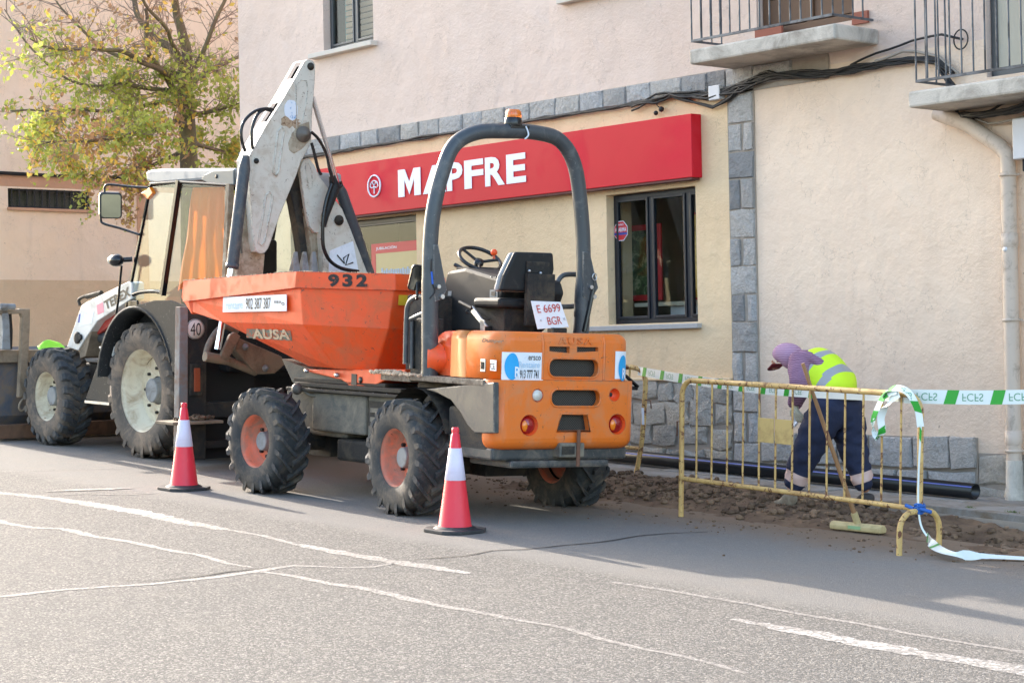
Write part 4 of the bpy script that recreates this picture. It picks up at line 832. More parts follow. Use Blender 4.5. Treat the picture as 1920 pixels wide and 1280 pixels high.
def hood(x0, x1, y0, y1, z0, z1, r, rt, name, mat, n=7):
    """box with rounded upright rear corners and a rounded top edge"""
    pl_ = [(x0, y0)] + [(x1-r+r*sin(t), y0+r-r*cos(t)) for t in [pi/2*k/n for k in range(n+1)]] + [(x1-r+r*cos(t), y1-r+r*sin(t)) for t in [pi/2*k/n for k in range(n+1)]] + [(x0, y1)]
    cx, cy = (x0+x1)/2, (y0+y1)/2; levels = [(z0, 0)] if rt >= 0 else []
    L = []
    if rt >= 0: L = [(z0, 0.0)] + [(z1-rt+rt*sin(t), rt*(1-cos(t))) for t in [pi/2*k/5 for k in range(6)]]
    else: L = [(z0+ -rt*(1-sin(t)), -rt*(1-cos(t))) for t in [pi/2*(5-k)/5 for k in range(6)]][::1]; L = [(z0+(-rt)*(1-cos(t)), (-rt)*(1-sin(t))) for t in [pi/2*k/5 for k in range(6)]] + [(z1, 0)]
    vs = []; m = len(pl_)
    for z, ins in L:
        for i, (x, y) in enumerate(pl_):
            nx = x - ins*(1 if x > x0+.01 and (x > x1-r-.001) else 0)*min(1, max(0, (x-(x1-r))/r) if r else 1) ; ny = y + ins*(1 if y < cy else -1)*min(1, abs(y-cy)/((y1-y0)/2))
            vs.append((nx, ny, z))
    fs = [(i*m+k, i*m+(k+1) % m, (i+1)*m+(k+1) % m, (i+1)*m+k) for i in range(len(L)-1) for k in range(m)]
    mb = MB(RF); mb.add(vs, fs, True); mb.add(vs[:m], [list(range(m))[::-1]], False); mb.add(vs[-m:], [list(range(m))], False); return mb.build(name, mat, D)
XR = 1.13
top = hood(.66, XR, -.70, .60, 1.135, 1.51, .15, .07, 'rear_cover', M['orange_rear'])
low = hood(1.0, XR+.03, -.745, .64, .585, 1.133, .13, -.09, 'bumper_cover', M['orange_rear'])
mid = hood(.42, .655, -.699, .60, 1.135, 1.508, .001, .07, 'side_cover', M['orange_side_lit'], 2)
frt = hood(.06, .415, -.64, .56, 1.135, 1.50, .001, .14, 'front_cover', M['orange'], 2)
def RP(x, y, off=0): return RF.pl(x, y, 0, XR + off)
def rrect(a, b, rad, n=4):
    (y0, z0), (y1, z1) = a, b; r = min(rad, abs(z1-z0)/2-.001); P_ = []
    for cx, cz, t0 in ((y1-r, z1-r, 0), (y0+r, z1-r, pi/2), (y0+r, z0+r, pi), (y1-r, z0+r, 1.5*pi)):
        for k in range(n+1): t = t0+pi/2*k/n; P_.append((cx+r*cos(t), cz+r*sin(t)))
    return P_
def opening(body, outl, xs, depth=.07, lip=True):
    c = MB(RF); c.prism([(xs-depth, y, z) for y, z in outl], (depth+.05, 0, 0)); cut(body, c)
    m_ = MB(RF); m_.prism([(xs-depth+.004, y, z) for y, z in outl], (.006, 0, 0)); m_.build('grille_mesh', M['mesh'], body)
    if lip:
        l = MB(RF); l.tube([(xs+.001, y, z) for y, z in outl], .009, 6, closed=True); l.build('grille_lip', M['orange_rear'], body)
def yz(p): return (p.y, p.z)
for (x0, y0, x1, y1) in ((1030, 661, 1068, 650), (1082, 660, 1122, 651)):
    a, b = RP(x0, y0), RP(x1, y1); tp = [(a.y, b.z), (b.y, b.z), (b.y, a.z+ (0.0 if x0 < 1050 else .01)), (a.y, a.z+(.012 if x0 < 1050 else 0))]
    opening(top, tp, XR, .05, False)
a, b = RP(1028, 707), RP(1123, 673); opening(top, rrect(yz(a), yz(b), .06), XR)
XR2 = XR+.03; a, b = RF.pl(1032, 762, 0, XR2), RF.pl(1126, 730, 0, XR2); opening(low, rrect(yz(a), yz(b), .06), XR2)
q4 = [RF.pl(x, y, 0, XR2) for x, y in ((1044, 808), (1106, 808), (1101, 776), (1052, 775))]; opening(low, [yz(p) for p in q4], XR2)
def lamp(x, y, r, kind, body=low):
    p = RF.pl(x, y, 0, XR2); c = MB(RF); c.lathe((XR2-.06, p.y, p.z), (1, 0, 0), [(.0001, 0), (r*1.15, 0), (r*1.15, .12), (.0001, .12)], 24, False); cut(body, c)
    m = MB(RF); m.lathe((XR2-.058, p.y, p.z), (1,0,0), [(r*1.14, .06), (r*.98, .01), (.0001, .0)], 24); base = m.build('lamp_bowl', M['orange'], body)
    if kind == 'tail':
        m = MB(RF); m.lathe((XR2-.05, p.y, p.z), (1,0,0), [(r, 0), (r*.92, .03), (r*.5, .045), (.0001, .05)], 24); m.build('tail_light', M['lens_red'], body)
        m = MB(RF); m.sphere((XR2-.022, p.y-r*.35, p.z-.004), r*.62, 12, (.5, .8, 1.1)); m.build('indicator', M['lens_amber'], body)
    elif kind == 'white': m = MB(RF); m.lathe((XR2-.05, p.y, p.z), (1,0,0), [(r, .02), (r*.95, .055), (.0001, .058)], 24); m.build('reversing_light', M['lens_white'], body)
    else: m = MB(RF); m.lathe((XR2-.05, p.y-.01, p.z), (1,0,0), [(r*.4, .012), (.0001, .014)], 16); m.build('lamp_hole', M['black_print'], body)
lamp(992, 797, .072, 'tail'); lamp(1157, 795, .072, 'tail'); lamp(1008, 741, .045, 'white'); lamp(1152, 740, .045, 'hole')
# raised AUSA on the rear cover, and ridges
mb = MB(RF); a, b, c_ = RP(1046, 645), RP(1110, 646), RP(1046, 632); a.x = b.x = c_.x = XR-.002; put_text(mb, 'AUSA', a, b, c_, .02, 0, .012, 1.25); mb.build('raised_lettering', M['orange_rear'], top)
for yy in (RP(1017, 690).y, RP(1132, 690).y):
    mb = MB(RF); mb.tube([(XR+.000, yy, 1.14), (XR+.000, yy, 1.43), (XR-.02, yy, 1.49)], .012, 6); mb.build('ridge', M['orange_rear'], top)
# hire firm stickers wrapped on the rounded corners
def wrapped(y0, y1, z0, z1, x1, ya, yb, r, off, mat, name):
    """follow the plan outline of the hood between y0 and y1"""
    def px_(y):
        if y < ya+r: d = (ya+r-y); return x1-r+sqrt(max(0, r*r-d*d))
        if y > yb-r: d = y-(yb-r); return x1-r+sqrt(max(0, r*r-d*d))
        return x1
    ys = [y0+(y1-y0)*k/10 for k in range(11)]; vs = [(px_(y)+off, y, z) for z in (z0, z1) for y in ys]
    mb = MB(RF); mb.add(vs, [(k, k+1, 12+k, 11+k) for k in range(10)], True); return mb.build(name, mat, top)
s1_ = wrapped(-.645, -.275, RP(1000, 714).z, RP(960, 660).z, XR, -.70, .60, .15, .004, M['sticker'], 'hire_sticker'); s2_ = wrapped(.42, .592, RP(1140, 710).z, RP(1140, 658).z, XR, -.70, .60, .15, .004, M['sticker'], 'hire_sticker')
zc = (RP(1000, 714).z+RP(960, 660).z)/2
def oval(yc, ry, rz, off):
    def px_(y):
        if y < -.55: return XR-.15+sqrt(max(0, .0225-(-.55-y)**2))
        if y > .45: return XR-.15+sqrt(max(0, .0225-(y-.45)**2))
        return XR
    mb = MB(RF); vs = [(px_(yc)+off, yc, zc)] + [(px_(yc+ry*cos(t*pi/12))+off, yc+ry*cos(t*pi/12), zc+rz*sin(t*pi/12)) for t in range(24)]; mb.add(vs, [(0, 1+k, 1+(k+1) % 24) for k in range(24)], True); mb.build('sticker_oval', M['cyan_print'], top)
oval(-.568, .06, .105, .0075); oval(.505, .052, .105, .0075)
def rtext(txt, x0, y0, x1, y1, mat, off=.0085, bold=.01, xo=None):
    mb = MB(RF); a = RP(x0, y0, off); b = RP(x1, y0, off); c_ = RP(x0, y1, off); put_text(mb, txt, a, Vector((b.x, b.y, a.z)), Vector((c_.x, a.y, c_.z)), bold); mb.build('sticker_lettering', mat, top)
rtext('913 777 741', 975, 709, 1010, 693, M['black_print']); rtext('Rentaire', 973, 689, 1012, 677, M['pale_cyan']); rtext('ersco', 991, 675, 1014, 667, M['dgrey']); 
mb = MB(RF); a = RP(958, 702, -.001); a = Vector((XR-.012, -.545, zc-.085)); put_text(mb, 'R', a+Vector((.022, 0, 0)), a+Vector((.030, .045, 0)), a+Vector((.022, 0, .085)), .02); put_text(mb, 'R', (XR+.0085, .492, zc-.085), (XR+.0005, .53, zc-.085), (XR+.0085, .492, zc), .02); mb.build('sticker_lettering', M['sticker'], top)
# side cover details
mb = MB(RF); SPL = lambda x, y, o=.702: RF.pl(x, y, 1, -o); a, b, c_ = SPL(903, 643), SPL(945, 645), SPL(903, 634); put_text(mb, 'Dumper', a, b, c_, .02, .3); mb.build('side_badge', M['black_print'], mid)
mb = MB(RF); p = SPL(906, 685); mb.box((p.x-.035, -.708, p.z-.05), (p.x+.035, -.70, p.z+.05)); mb.build('latch_plate', M['steel'], mid, bevel=.004); mb = MB(RF); mb.box((p.x-.02, -.714, p.z-.03), (p.x+.02, -.7085, p.z+.03)); mb.build('latch', M['grime'], mid, bevel=.004)
mb = MB(RF); a, b, c_ = SPL(920, 692), SPL(929, 693), SPL(918, 680); mb.prism([a+Vector((-.01, 0, -.01)), b+Vector((.01, 0, -.01)), b+Vector((.01, 0, .075)), a+Vector((-.01, 0, .075))], (0, .001, 0)); mb.build('ce_sticker', M['sticker'], mid); mb = MB(RF); put_text(mb, 'CE', a+Vector((0, -.002, 0)), b+Vector((0, -.002, 0)), c_+Vector((0, -.002, 0)), .01); mb.build('sticker_lettering', M['black_print'], mid)
# air duct on the front cover
mb = MB(RF); c0 = Vector((.20, -.645, 1.30)); mb.lathe((.12, -.62, 1.27), (-.55, -.84, 0), [(.12, -.1), (.125, .0), (.125, .10), (.10, .10), (.095, .0), (.0001, -.01)], 22); mb.build('air_duct', M['orange'], frt)
mb = MB(RF); mb.prism([(.01, -.74, 1.135), (.12, -.74, 1.135), (.10, -.735, 1.24), (.02, -.735, 1.22)], (0, .03, 0)); mb.build('plastic_tank', M['white_paint'], frt, bevel=.008)
# tow hitch
mb = MB(RF); p = RF.pl(1073, 843, 0, XR+.05); mb.box((XR-.2, p.y-.12, p.z-.06), (XR+.05, p.y+.12, p.z+.055)); hi = mb.build('tow_hitch', M['chassis'], D, bevel=.01)
mb = MB(RF); mb.cyl((XR+.062, p.y+.05, p.z-.13), (XR+.062, p.y+.05, p.z+.16), .016, 10); mb.build('hitch_pin', M['rust'], hi); mb = MB(RF); mb.box((XR+.051, p.y-.10, p.z-.035), (XR+.056, p.y+.02, p.z+.03)); mb.build('hitch_slot', M['grime'], hi)
# grab handle at the right rear edge
q1_, q2_, q3_, q4_ = [RF.pl(x, y, 0, .95) for x, y in ((1166, 705), (1174, 705), (1196, 725), (1176, 727))]; mb = MB(RF); mb.tube([q1_, q2_, q3_, q3_+Vector((0, -.01, -.012)), q4_], .016, 8); mb.build('lift_handle', M['blackgloss'], low)
# --- roll bar
def smooth_path(P, n=6):
    P = [Vector(p) for p in P]; Q = []
    for i in range(len(P)-1):
        a, b, c, d = P[max(i-1, 0)], P[i], P[i+1], P[min(i+2, len(P)-1)]
        for k in range(n):
            t = k/n; Q.append(.5*((2*b)+(c-a)*t+(2*a-5*b+4*c-d)*t*t+(3*b-a-3*c+d)*t**3))
    Q.append(P[-1]); return Q
rx = .10; pp = [RF.pl(x, y, 0, rx) for x, y in ((806, 560), (806, 480), (812, 400), (829, 325), (852, 272), (893, 249), (950, 246), (1005, 249), (1050, 264), (1078, 312), (1090, 400), (1094, 480), (1092, 560))]
pp = [p + Vector((0, .0, 0)) for p in pp]; base0 = Vector((.10, pp[0].y+.02, 1.125)); base1 = Vector((.10, pp[-1].y-.01, 1.13))
mb = MB(RF); Q_ = smooth_path([base0]+pp+[base1]); mb.tube(Q_, [.07 if 0 else (.070 if q.z < 1.9 else .064) for q in Q_], 14); ro = mb.build('roll_bar', M['rops'], D, bevel=.0)
for i, P_ in enumerate((pp[0], pp[-1])):
    s = 1 if i == 0 else 1
    x_ = .17; z0 = P_.z
    pts = ((813,459), (822,459), (838,543), (829,561), (816,566), (813,545)) if i == 0 else ((1094,472), (1106,472), (1122,540), (1114,552), (1104,565), (1094,556))
    mb = MB(RF); mb.prism([RF.pl(x, y, 0, x_) for x, y in pts], (-.018, 0, 0)); mb.prism([RF.pl(x, y, 0, x_-.12) for x, y in pts], (-.018, 0, 0)); mb.build('hinge_plate', M['rops'], ro, bevel=.004)
    mb = MB(RF); mb.lathe((x_, P_.y+.03, z0+.10), (1,0,0), [(.018, 0), (.018, .025), (.0001, .025)], 8, False); mb.lathe((x_, P_.y+.07, z0+.02), (1,0,0), [(.02, 0), (.02, .02), (.0001, .02)], 8, False); mb.build('bolt', M['steel'], ro)
M['blue_tie'] = pm('blue_cable_tie', srgb(30,90,190), .5); mb = MB(RF); P_ = pp[0]; mb.tube([(.166, P_.y-.03, P_.z+.22), (.172, P_.y-.02, P_.z+.12)], .009, 5); mb.build('cable_tie', M['blue_tie'], ro)
mb = MB(RF); P_ = pp[0]; mb.tube(smooth_path([(.165, P_.y-.03, P_.z+.32), (.175, P_.y-.04, P_.z+.30), (.17, P_.y-.035, P_.z+.22)]), .006, 5); mb.tube(smooth_path([(.172, P_.y-.02, P_.z+.12), (.18, P_.y-.0, P_.z+.06), (.175, P_.y-.05, P_.z+.0)]), .005, 5); mb.build('wire', M['cable'], ro)
P_ = pp[-1]; mb = MB(RF); mb.cyl((.17, P_.y+.06, P_.z+.08), (.17, P_.y-.02, P_.z-.28), .022, 10); mb.cyl((.17, P_.y+.06, P_.z+.08), (.17, P_.y+.07, P_.z+.16), .01, 8); gs = mb.build('gas_strut', M['blackgloss'], ro); mb = MB(RF); mb.tube([Vector((.18, P_.y+.065+.022*cos(t*pi/6), P_.z+.19+.03*sin(t*pi/6))) for t in range(12)], .005, 5, closed=True); mb.build('ring_pin', M['steel'], gs)
bn = RF.pl(962, 232, 0, rx); mb = MB(RF); mb.box((rx-.05, bn.y-.06, bn.z-.05), (rx+.06, bn.y+.13, bn.z-.012)); mb.lathe((rx, bn.y, bn.z-.02), (0,0,1), [(.075, 0), (.078, .02), (.07, .07), (.0001, .07)], 20); bo = mb.build('beacon_base', M['blackgloss'], ro, bevel=.004)
mb = MB(RF); mb.lathe((rx, bn.y, bn.z+.045), (0,0,1), [(.066, 0), (.069, .02), (.067, .055), (.055, .072), (.0001, .076)], 20)
tb = NT('beacon_lens'); tb.col(srgb(244,128,16)); tb.rough(.15); tb.b.inputs['Transmission Weight'].default_value = .35; tb.b.inputs['Coat Weight'].default_value = .7; tb.bump(tb.n('ShaderNodeTexWave', i_Vector=tb.co, i_Scale=30.0).outputs[1], .4, .005); mb.build('beacon_lens', tb.m, bo)
mb = MB(RF); mb.tube(smooth_path([(rx+.06, bn.y+.09, bn.z-.02), (rx+.09, bn.y+.1, bn.z-.09), (rx+.08, bn.y+.07, bn.z-.13)]), .007, 5); mb.build('wire', M['sticker'], ro)
# --- seat
ST = MB(RF); sx = .42; bk = [RF.pl(x, y, 0, sx) for x, y in ((967, 472), (1038, 474), (1040, 505), (1030, 548), (938, 545), (946, 515))]
mb = MB(RF); mb.prism([p for p in bk], (-.05, 0, 0)); seat = mb.build('seat', M['black'], D, bevel=.02, seg=3)
mb = MB(RF); mb.prism([(p.x-.051, p.y-.012*(1 if p.y < .0 else -1), p.z-.004) for p in bk], (-.05, 0, 0)); mb.build('backrest_pad', pm('seat_edge_highlight', srgb(150,150,150), .5), seat, bevel=.02)  # pale grey paints the bright highlight along the seat shell's side
a = RF.pl(985, 512, 0, sx+.01); b = RF.pl(1030, 612, 0, sx+.01); mb = MB(RF); mb.box((sx+.004, a.y, b.z), (sx+.05, b.y+.02, a.z)); mb.box((sx+.002, a.y+.01, a.z), (sx+.02, b.y-.02, a.z+.10)); mb.build('seat_column', M['grime'], seat, bevel=.006)
mb = MB(RF); 
for x, y in ((991, 508), (1012, 512)): p = RF.pl(x, y, 0, sx+.02); mb.sphere(p+Vector((.012, 0, 0)), .014, 8)
mb.build('seat_bolts', M['steel'], seat)
mb = MB(RF); q = [(.36, -.21), (.36, .25), (-.05, .25), (-.12, .15), (-.12, -.12), (-.05, -.21)]; mb.prism([(x, y, 1.70) for x, y in q], (0, 0, .085)); mb.build('cushion', M['black'], seat, bevel=.03, seg=3)
mb = MB(RF); mb.box((0, -.12, 1.50), (.30, .18, 1.70)); mb.box((.05, -.2, 1.50), (.1, .22, 1.55)); mb.cyl((.1, -.14, 1.6), (-.15, -.2, 1.66), .01, 8); mb.sphere((-.16, -.2, 1.665), .02, 8); mb.build('seat_frame', M['grime'], seat, bevel=.01)
# console, steering wheel
C_ = [RF.pl(x, y, 1, -.12) for x, y in ((838, 508), (872, 502), (938, 522), (944, 545), (925, 600), (902, 622), (822, 622), (826, 560))]
mb = MB(RF); mb.prism(C_, (0, .62, 0)); con = mb.build('console', M['black'], D, bevel=.03, seg=3)
mb = MB(RF); xm = min(p.x for p in C_); mb.box((xm-.05, -.42, 1.13), (xm+.22, .40, 1.80)); mb.build('front_guard', M['grime'], con, bevel=.02)
mb = MB(RF); p = RF.pl(840, 565, 1, -.125); mb.prism([(p.x-.035, -.125, p.z-.10), (p.x+.02, -.125, p.z-.10), (p.x+.055, -.125, p.z+.09), (p.x, -.125, p.z+.09)], (0, .004, 0)); mb.build('info_plate', M['hub'], con); mb = MB(RF); mb.prism([(p.x-.018, -.128, p.z-.07), (p.x+.01, -.128, p.z-.07), (p.x+.038, -.128, p.z+.05), (p.x+.012, -.128, p.z+.05)], (0, .002, 0)); mb.build('info_print', M['black_print'], con)
mb = MB(RF); p = RF.pl(926, 551, 1, -.125); mb.box((p.x-.06, -.128, p.z-.03), (p.x+.06, -.121, p.z+.035)); mb.build('switch_plate', M['hub'], con); mb = MB(RF); mb.box((p.x-.03, -.132, p.z-.015), (p.x+.03, -.129, p.z+.02)); mb.build('switch', M['black_print'], con)
mb = MB(RF)
for k in range(4): p = RF.pl(905+k*9, 527, 1, -.10); mb.lathe((p.x, -.10, p.z+.02), (0, -.3, 1), [(.012, 0), (.012, .02), (.0001, .021)], 8)
mb.build('dash_lights', M['blackgloss'], con)
sw = RF.pl(900, 486, 1, .15); ax = Vector((-.66, .02, -1)).normalized(); 
u_ = Vector((1, 0, -.3)).normalized(); u_ = (u_-ax*u_.dot(ax)).normalized(); v_ = ax.cross(u_); rw = .19
mb = MB(RF); mb.tube([sw+(u_*cos(t*pi/16)+v_*sin(t*pi/16))*rw for t in range(32)], .017, 8, closed=True)
for t in (.5, 2.6, 4.7): mb.tube([sw+ax*.03, sw+(u_*cos(t)+v_*sin(t))*rw], .013, 6)
mb.lathe(sw+ax*.045, -ax, [(.045, 0), (.04, .035), (.0001, .04)], 14); stw = mb.build('steering_wheel', M['blackgloss'], D)
mb = MB(RF); mb.cyl(sw+ax*.04, sw+ax*.30, .035, 12); mb.box((sw.x-.19, sw.y-.13, sw.z-.17), (sw.x+.10, sw.y+.13, sw.z-.07)); mb.build('steering_column', M['black'], stw, bevel=.012)
kp = RF.pl(926, 478, 1, sw.y+.12); kp = sw+(u_*cos(-.25)+v_*sin(-.25))*rw; kp = RF.pl(926, 483, 1, sw.y-.02); mb = MB(RF); mb.cyl(kp-Vector((0, 0, .01)), kp+Vector((0, 0, .03)), .012, 8); mb.sphere(kp+Vector((0, 0, .045)), .03, 12); mb.build('spinner_knob', M['orange'], stw)
mb = MB(RF); p = sw+Vector((-.22, -.12, -.09)); mb.cyl(sw+Vector((-.1, -.08, -.1)), p+Vector((0, 0, .04)), .018, 8); mb.build('stalk', M['blackgloss'], stw)
# lever, handrails, mirror
a, b, c_ = RF.pl(862, 566, 1, -.3), RF.pl(885, 578, 1, -.3), RF.pl(910, 612, 1, -.3); mb = MB(RF); mb.tube([a, b], .017, 8); lv = mb.build('hand_lever', M['black'], D); mb = MB(RF); mb.prism([b+Vector((0, 0, .02)), c_+Vector((.03, 0, 0)), c_+Vector((-.05, 0, 0)), b+Vector((-.02, 0, -.03))], (0, .015, 0)); mb.prism([c_+Vector((-.09, 0, .07)), c_+Vector((-.02, 0, .05)), c_+Vector((-.02, 0, -.06)), c_+Vector((-.08, 0, -.06))], (0, .012, 0)); mb.build('lever_arm', M['steel'], lv, bevel=.003)
hx = -.42; H1 = [RF.pl(x, y, 1, -.70) for x, y in ((760, 682), (762, 600), (766, 570), (780, 557), (797, 556))]; mb = MB(RF); mb.tube(smooth_path(H1), .022, 10); mb.tube(smooth_path([RF.pl(x, y, 1, -.70) for x, y in ((770, 598), (797, 586))]), .02, 8); mb.tube([RF.pl(772, 690, 1, -.66), RF.pl(772, 600, 1, -.66)], .02, 8); mb.build('handrail', M['rops'], D)
H2 = [RF.pl(x, y, 0, -.1) for x, y in ((1089, 515), (1060, 515), (1047, 526), (1045, 545), (1047, 573), (1089, 573))]; mb = MB(RF); mb.tube(smooth_path(H2, 4), .022, 10); mb.build('handrail', M['rops'], D)
mbx = MB(RF); w0 = RF.pl(775, 690, 1, -.62); mbx.box((w0.x-.02, -.64, 1.13), (w0.x+.20, -.45, 1.60)); mbx.build('side_guard', M['grime'], D, bevel=.01)
mc = RF.pl(783, 522, 1, -.72); mb = MB(RF); n_ = Vector((.85, -.30, -.42)).normalized(); uu = Vector((.3, .6, -.12)); uu = (uu-n_*uu.dot(n_)).normalized(); vv = n_.cross(uu); 
def rr2(c, u, v, a, b, r, n=4): return [c+u*p+v*q for p, q in rrect((-a, -b), (a, b), r, n)]
mb.prism(rr2(mc-n_*.03, uu, vv, .065, .115, .03), n_*.03); mr = mb.build('mirror', M['blackgloss'], D, bevel=.006); mb = MB(RF); mb.prism(rr2(mc+n_*.001, uu, vv, .055, .105, .025), n_*.002); mb.build('mirror_glass', M['mirror'], mr)
mb = MB(RF); mb.tube(smooth_path([mc-n_*.03, mc+Vector((0, 0, -.16)), RF.pl(780, 557, 1, -.70)]), .012, 8); mb.build('mirror_arm', M['blackgloss'], mr)
# licence plate, tilted on a lamp bracket
xq = .78; pq = [RF.pl(x, y, 0, xq) for x, y in ((1008, 617), (1067, 613), (1058, 566), (1002, 564))]; pq[2].x -= .05; pq[3].x -= .05
mb = MB(RF); mb.prism(pq, (-.006, 0, 0)); lp = mb.build('licence_plate', M['white_paint'], D, bevel=.003)
A, B, C2 = Vector(pq[0]), Vector(pq[1]), Vector(pq[3]); uX, uZ = (B-A), (C2-A); nrm = uX.cross(uZ).normalized(); nrm = nrm if nrm.x > 0 else -nrm
def pt(u, v): return A+uX*u+uZ*v+nrm*.004
mb = MB(RF); put_text(mb, 'E 6699', pt(.12, .56), pt(.12, .56)+uX*.74, pt(.12, .56)+uZ*.28, .0); mb.build('plate_lettering', M['red_print'], lp); mb = MB(RF); put_text(mb, 'BGR', pt(.36, .12), pt(.36, .12)+uX*.44, pt(.36, .12)+uZ*.28, .0); mb.build('plate_lettering', M['red_print'], lp)
mb = MB(RF); c_ = pt(.65, -.02); mb.box((xq-.06, c_.y-.07, 1.49), (xq+.03, c_.y+.07, 1.55)); mb.build('plate_lamp', M['blackgloss'], lp, bevel=.008)
mb = MB(RF); mb.sphere(pt(.16, .3), .008, 6); mb.sphere(pt(.9, .3), .01, 6); mb.build('plate_screw', M['steel'], lp)
# earth on the deck
mb = MB(RF); rr = random.Random(14)
for i in range(170): rock(mb, (rr.uniform(-.66, .1), rr.uniform(-.9, -.5), 1.128), rr.uniform(.006, .02), rr)
for i in range(60): rock(mb, (rr.gauss(-.6, .05), rr.gauss(-.72, .05), 1.135), rr.uniform(.01, .03), rr)
o = mb.build('earth_crumbs', M['crumb'], D); o['kind'] = 'stuff'
# ================================================================== backhoe loader
M['white_worn'] = pm('worn_white_paint', srgb(206,202,190), .45, var=.05, vs=4, dirt=srgb(168,150,126), da=.4, ds=5, chip=srgb(84,68,56), ca=.24, cs=20, wear=srgb(90,70,56), scr=1)
M['white_dirty'] = pm('dirty_beige_paint', srgb(186,176,156), .6, var=.1, vs=4, dirt=srgb(128,110,88), da=.8, ds=5, chip=srgb(84,70,56), ca=.28, cs=18, scr=1)
M['white_arm'] = pm('white_loader_arm', srgb(214,212,206), .4, var=.04, dirt=srgb(176,164,146), da=.35, ds=4)
M['black_speck'] = pm('scuffed_black_fender', srgb(28,31,33), .6, var=.2, spec=.3, dirt=srgb(100,96,88), da=.12, ds=4, chip=srgb(190,188,180), ca=.12, cs=40)
M['cyl'] = pm('dark_cylinder', srgb(58,64,70), .45, var=.15, dirt=srgb(110,106,98), da=.4, ds=8, chip=srgb(140,138,130), ca=.1, cs=40)
M['red_link'] = pm('red_link', srgb(178,62,54), .5, var=.1, dirt=srgb(150,110,90), da=.5); M['roof_grey'] = pm('cab_roof', srgb(150,154,158), .4, var=.05, dirt=srgb(120,122,120), da=.3); M['roof_dark'] = pm('dark_cab_roof', srgb(92,102,106), .45, var=.1)  # roof_dark is a darker grey for the end panel of the roof
M['curtain'] = None
t_ = NT('orange_cloth'); x_ = t_.noise(2.2, 4, .5); t_.col(t_.mix(t_.ramp(x_, .4, .7), srgb(226,104,44), srgb(236,132,60))); t_.rough(.85); ts_ = t_.n('ShaderNodeBsdfTranslucent'); ts_.inputs[0].default_value = (*srgb(250,120,30), 1); o_ = [n for n in t_.t.nodes if n.type == 'OUTPUT_MATERIAL'][0]; m_ = t_.n('ShaderNodeMixShader', i_0=.55, i_1=t_.b.outputs[0], i_2=ts_.outputs[0]); t_.t.links.new(m_.outputs[0], o_.inputs[0]); M['curtain'] = t_.m
M['bucket'] = pm('scoured_bucket', srgb(72,80,92), .5, var=.3, vs=5, dirt=srgb(122,104,84), da=.7, ds=4, bump=.2); M['bucket_low'] = pm('rusty_cutting_edge', srgb(116,84,62), .8, var=.3, dirt=srgb(80,64,52), da=.6); M['tan_beam'] = pm('muddy_beam', srgb(136,120,100), .7, var=.2, vs=6, dirt=srgb(96,84,70), da=.5)
M['oily'] = pm('oily_black_frame', srgb(30,31,32), .7, var=.4, vs=6, dirt=srgb(88,78,64), da=.35, ds=5, bump=.4)
TF = Fr(-18.96, 11.45, yaw=0, sx=-.04, sy=0)
B = thing('backhoe_loader', 'white backhoe loader with cream wheels and an orange cloth in its cab', 'backhoe', TF)
for sg_ in (-1, 1):
    wheel(B, TF, (.02, sg_*.80, .735), sg_, .745, .42, .47, 21, .042, 'ag', M['rim_cream'], M['tyre_mud'], .13, .62, tread=M['tyre_mud'], nuts=8)
    wheel(B, TF, (-2.20, sg_*.84, .575), sg_, .575, .38, .30, 21, .032, 'block', M['rim_cream'], M['tyre_mud'], .11, .42, tread=M['tread'], nuts=10)
def px(fr, pts, ax, v, th, name, mat, par, bevel=.006): return plate_px(fr, pts, ax, v, th, name, mat, par, bevel)
# chassis, bonnet
mb = MB(TF); mb.box((-2.5, -.36, .55), (1.3, .36, .95)); chs = mb.build('chassis', M['grime'], B, bevel=.02)
mb = MB(TF); mb.cyl((-2.2, -.7, .575), (-2.2, .7, .575), .09); mb.cyl((.02, -.7, .735), (.02, .7, .735), .13); mb.build('axles', M['grime'], chs)
mb = MB(TF); mb.box((-2.45, -.40, .95), (-.5, .40, 1.42)); mb.build('bonnet', M['white_arm'], B, bevel=.06, ) 
mb = MB(TF); mb.box((-1.55, -.62, .75), (-.85, -.36, 1.15)); mb.box((-1.2, -.85, .50), (-.80, -.40, .85)); mb.build('side_tank', M['grime'], B, bevel=.03)
st_ = px(TF, ((190,664), (206,668), (208,700), (206,756), (160,748), (162,742)), 1, -.95, .02, 'step', M['black_speck'], B); 
mb = MB(TF); a, b = TF.pl(160, 750, 1, -.97), TF.pl(206, 757, 1, -.97); mb.box((a.x, -.98, a.z-.03), (b.x, -.60, a.z)); mb.build('tread_plate', M['steel'], st_)
px(TF, ((185,650), (214,642), (212,668), (192,664)), 1, -.93, .3, 'tool_box', M['white_arm'], B)
# loader arm
arm = px(TF, ((125,650), (152,573), (160,567), (241,527), (247,530), (247,560), (182,602), (156,640), (146,657)), 1, -.80, .16, 'loader_arm', M['white_arm'], B, .01)
mb = MB(TF); mb.prism([p + Vector((0, 1.4, 0)) for p in [TF.pl(x, y, 1, -.80) for x, y in ((125,650), (152,573), (160,567), (241,527), (247,530), (247,560), (182,602), (156,640), (146,657))]], (0, .16, 0)); mb.build('loader_arm', M['white_arm'], B, bevel=.01)
word(arm, 'TEREX', (194, 565), (241, 537), (198, 581), TF, 1, -.806, M['black_print'], .03, 'lettering', .001)
px(TF, ((181,572), (193,566), (195,585), (183,590)), 1, -.802, .001, 'pink_sticker', pm('pink_sticker', srgb(222,130,150), .5), arm, 0)
px(TF, ((150,588), (176,582), (172,606), (148,612)), 1, -.802, .001, 'maker_sticker', M['sticker'], arm, 0)
px(TF, ((148,589), (151,588), (149,604), (146,605)), 1, -.804, .001, 'sticker_mark', M['blue'], arm, 0)
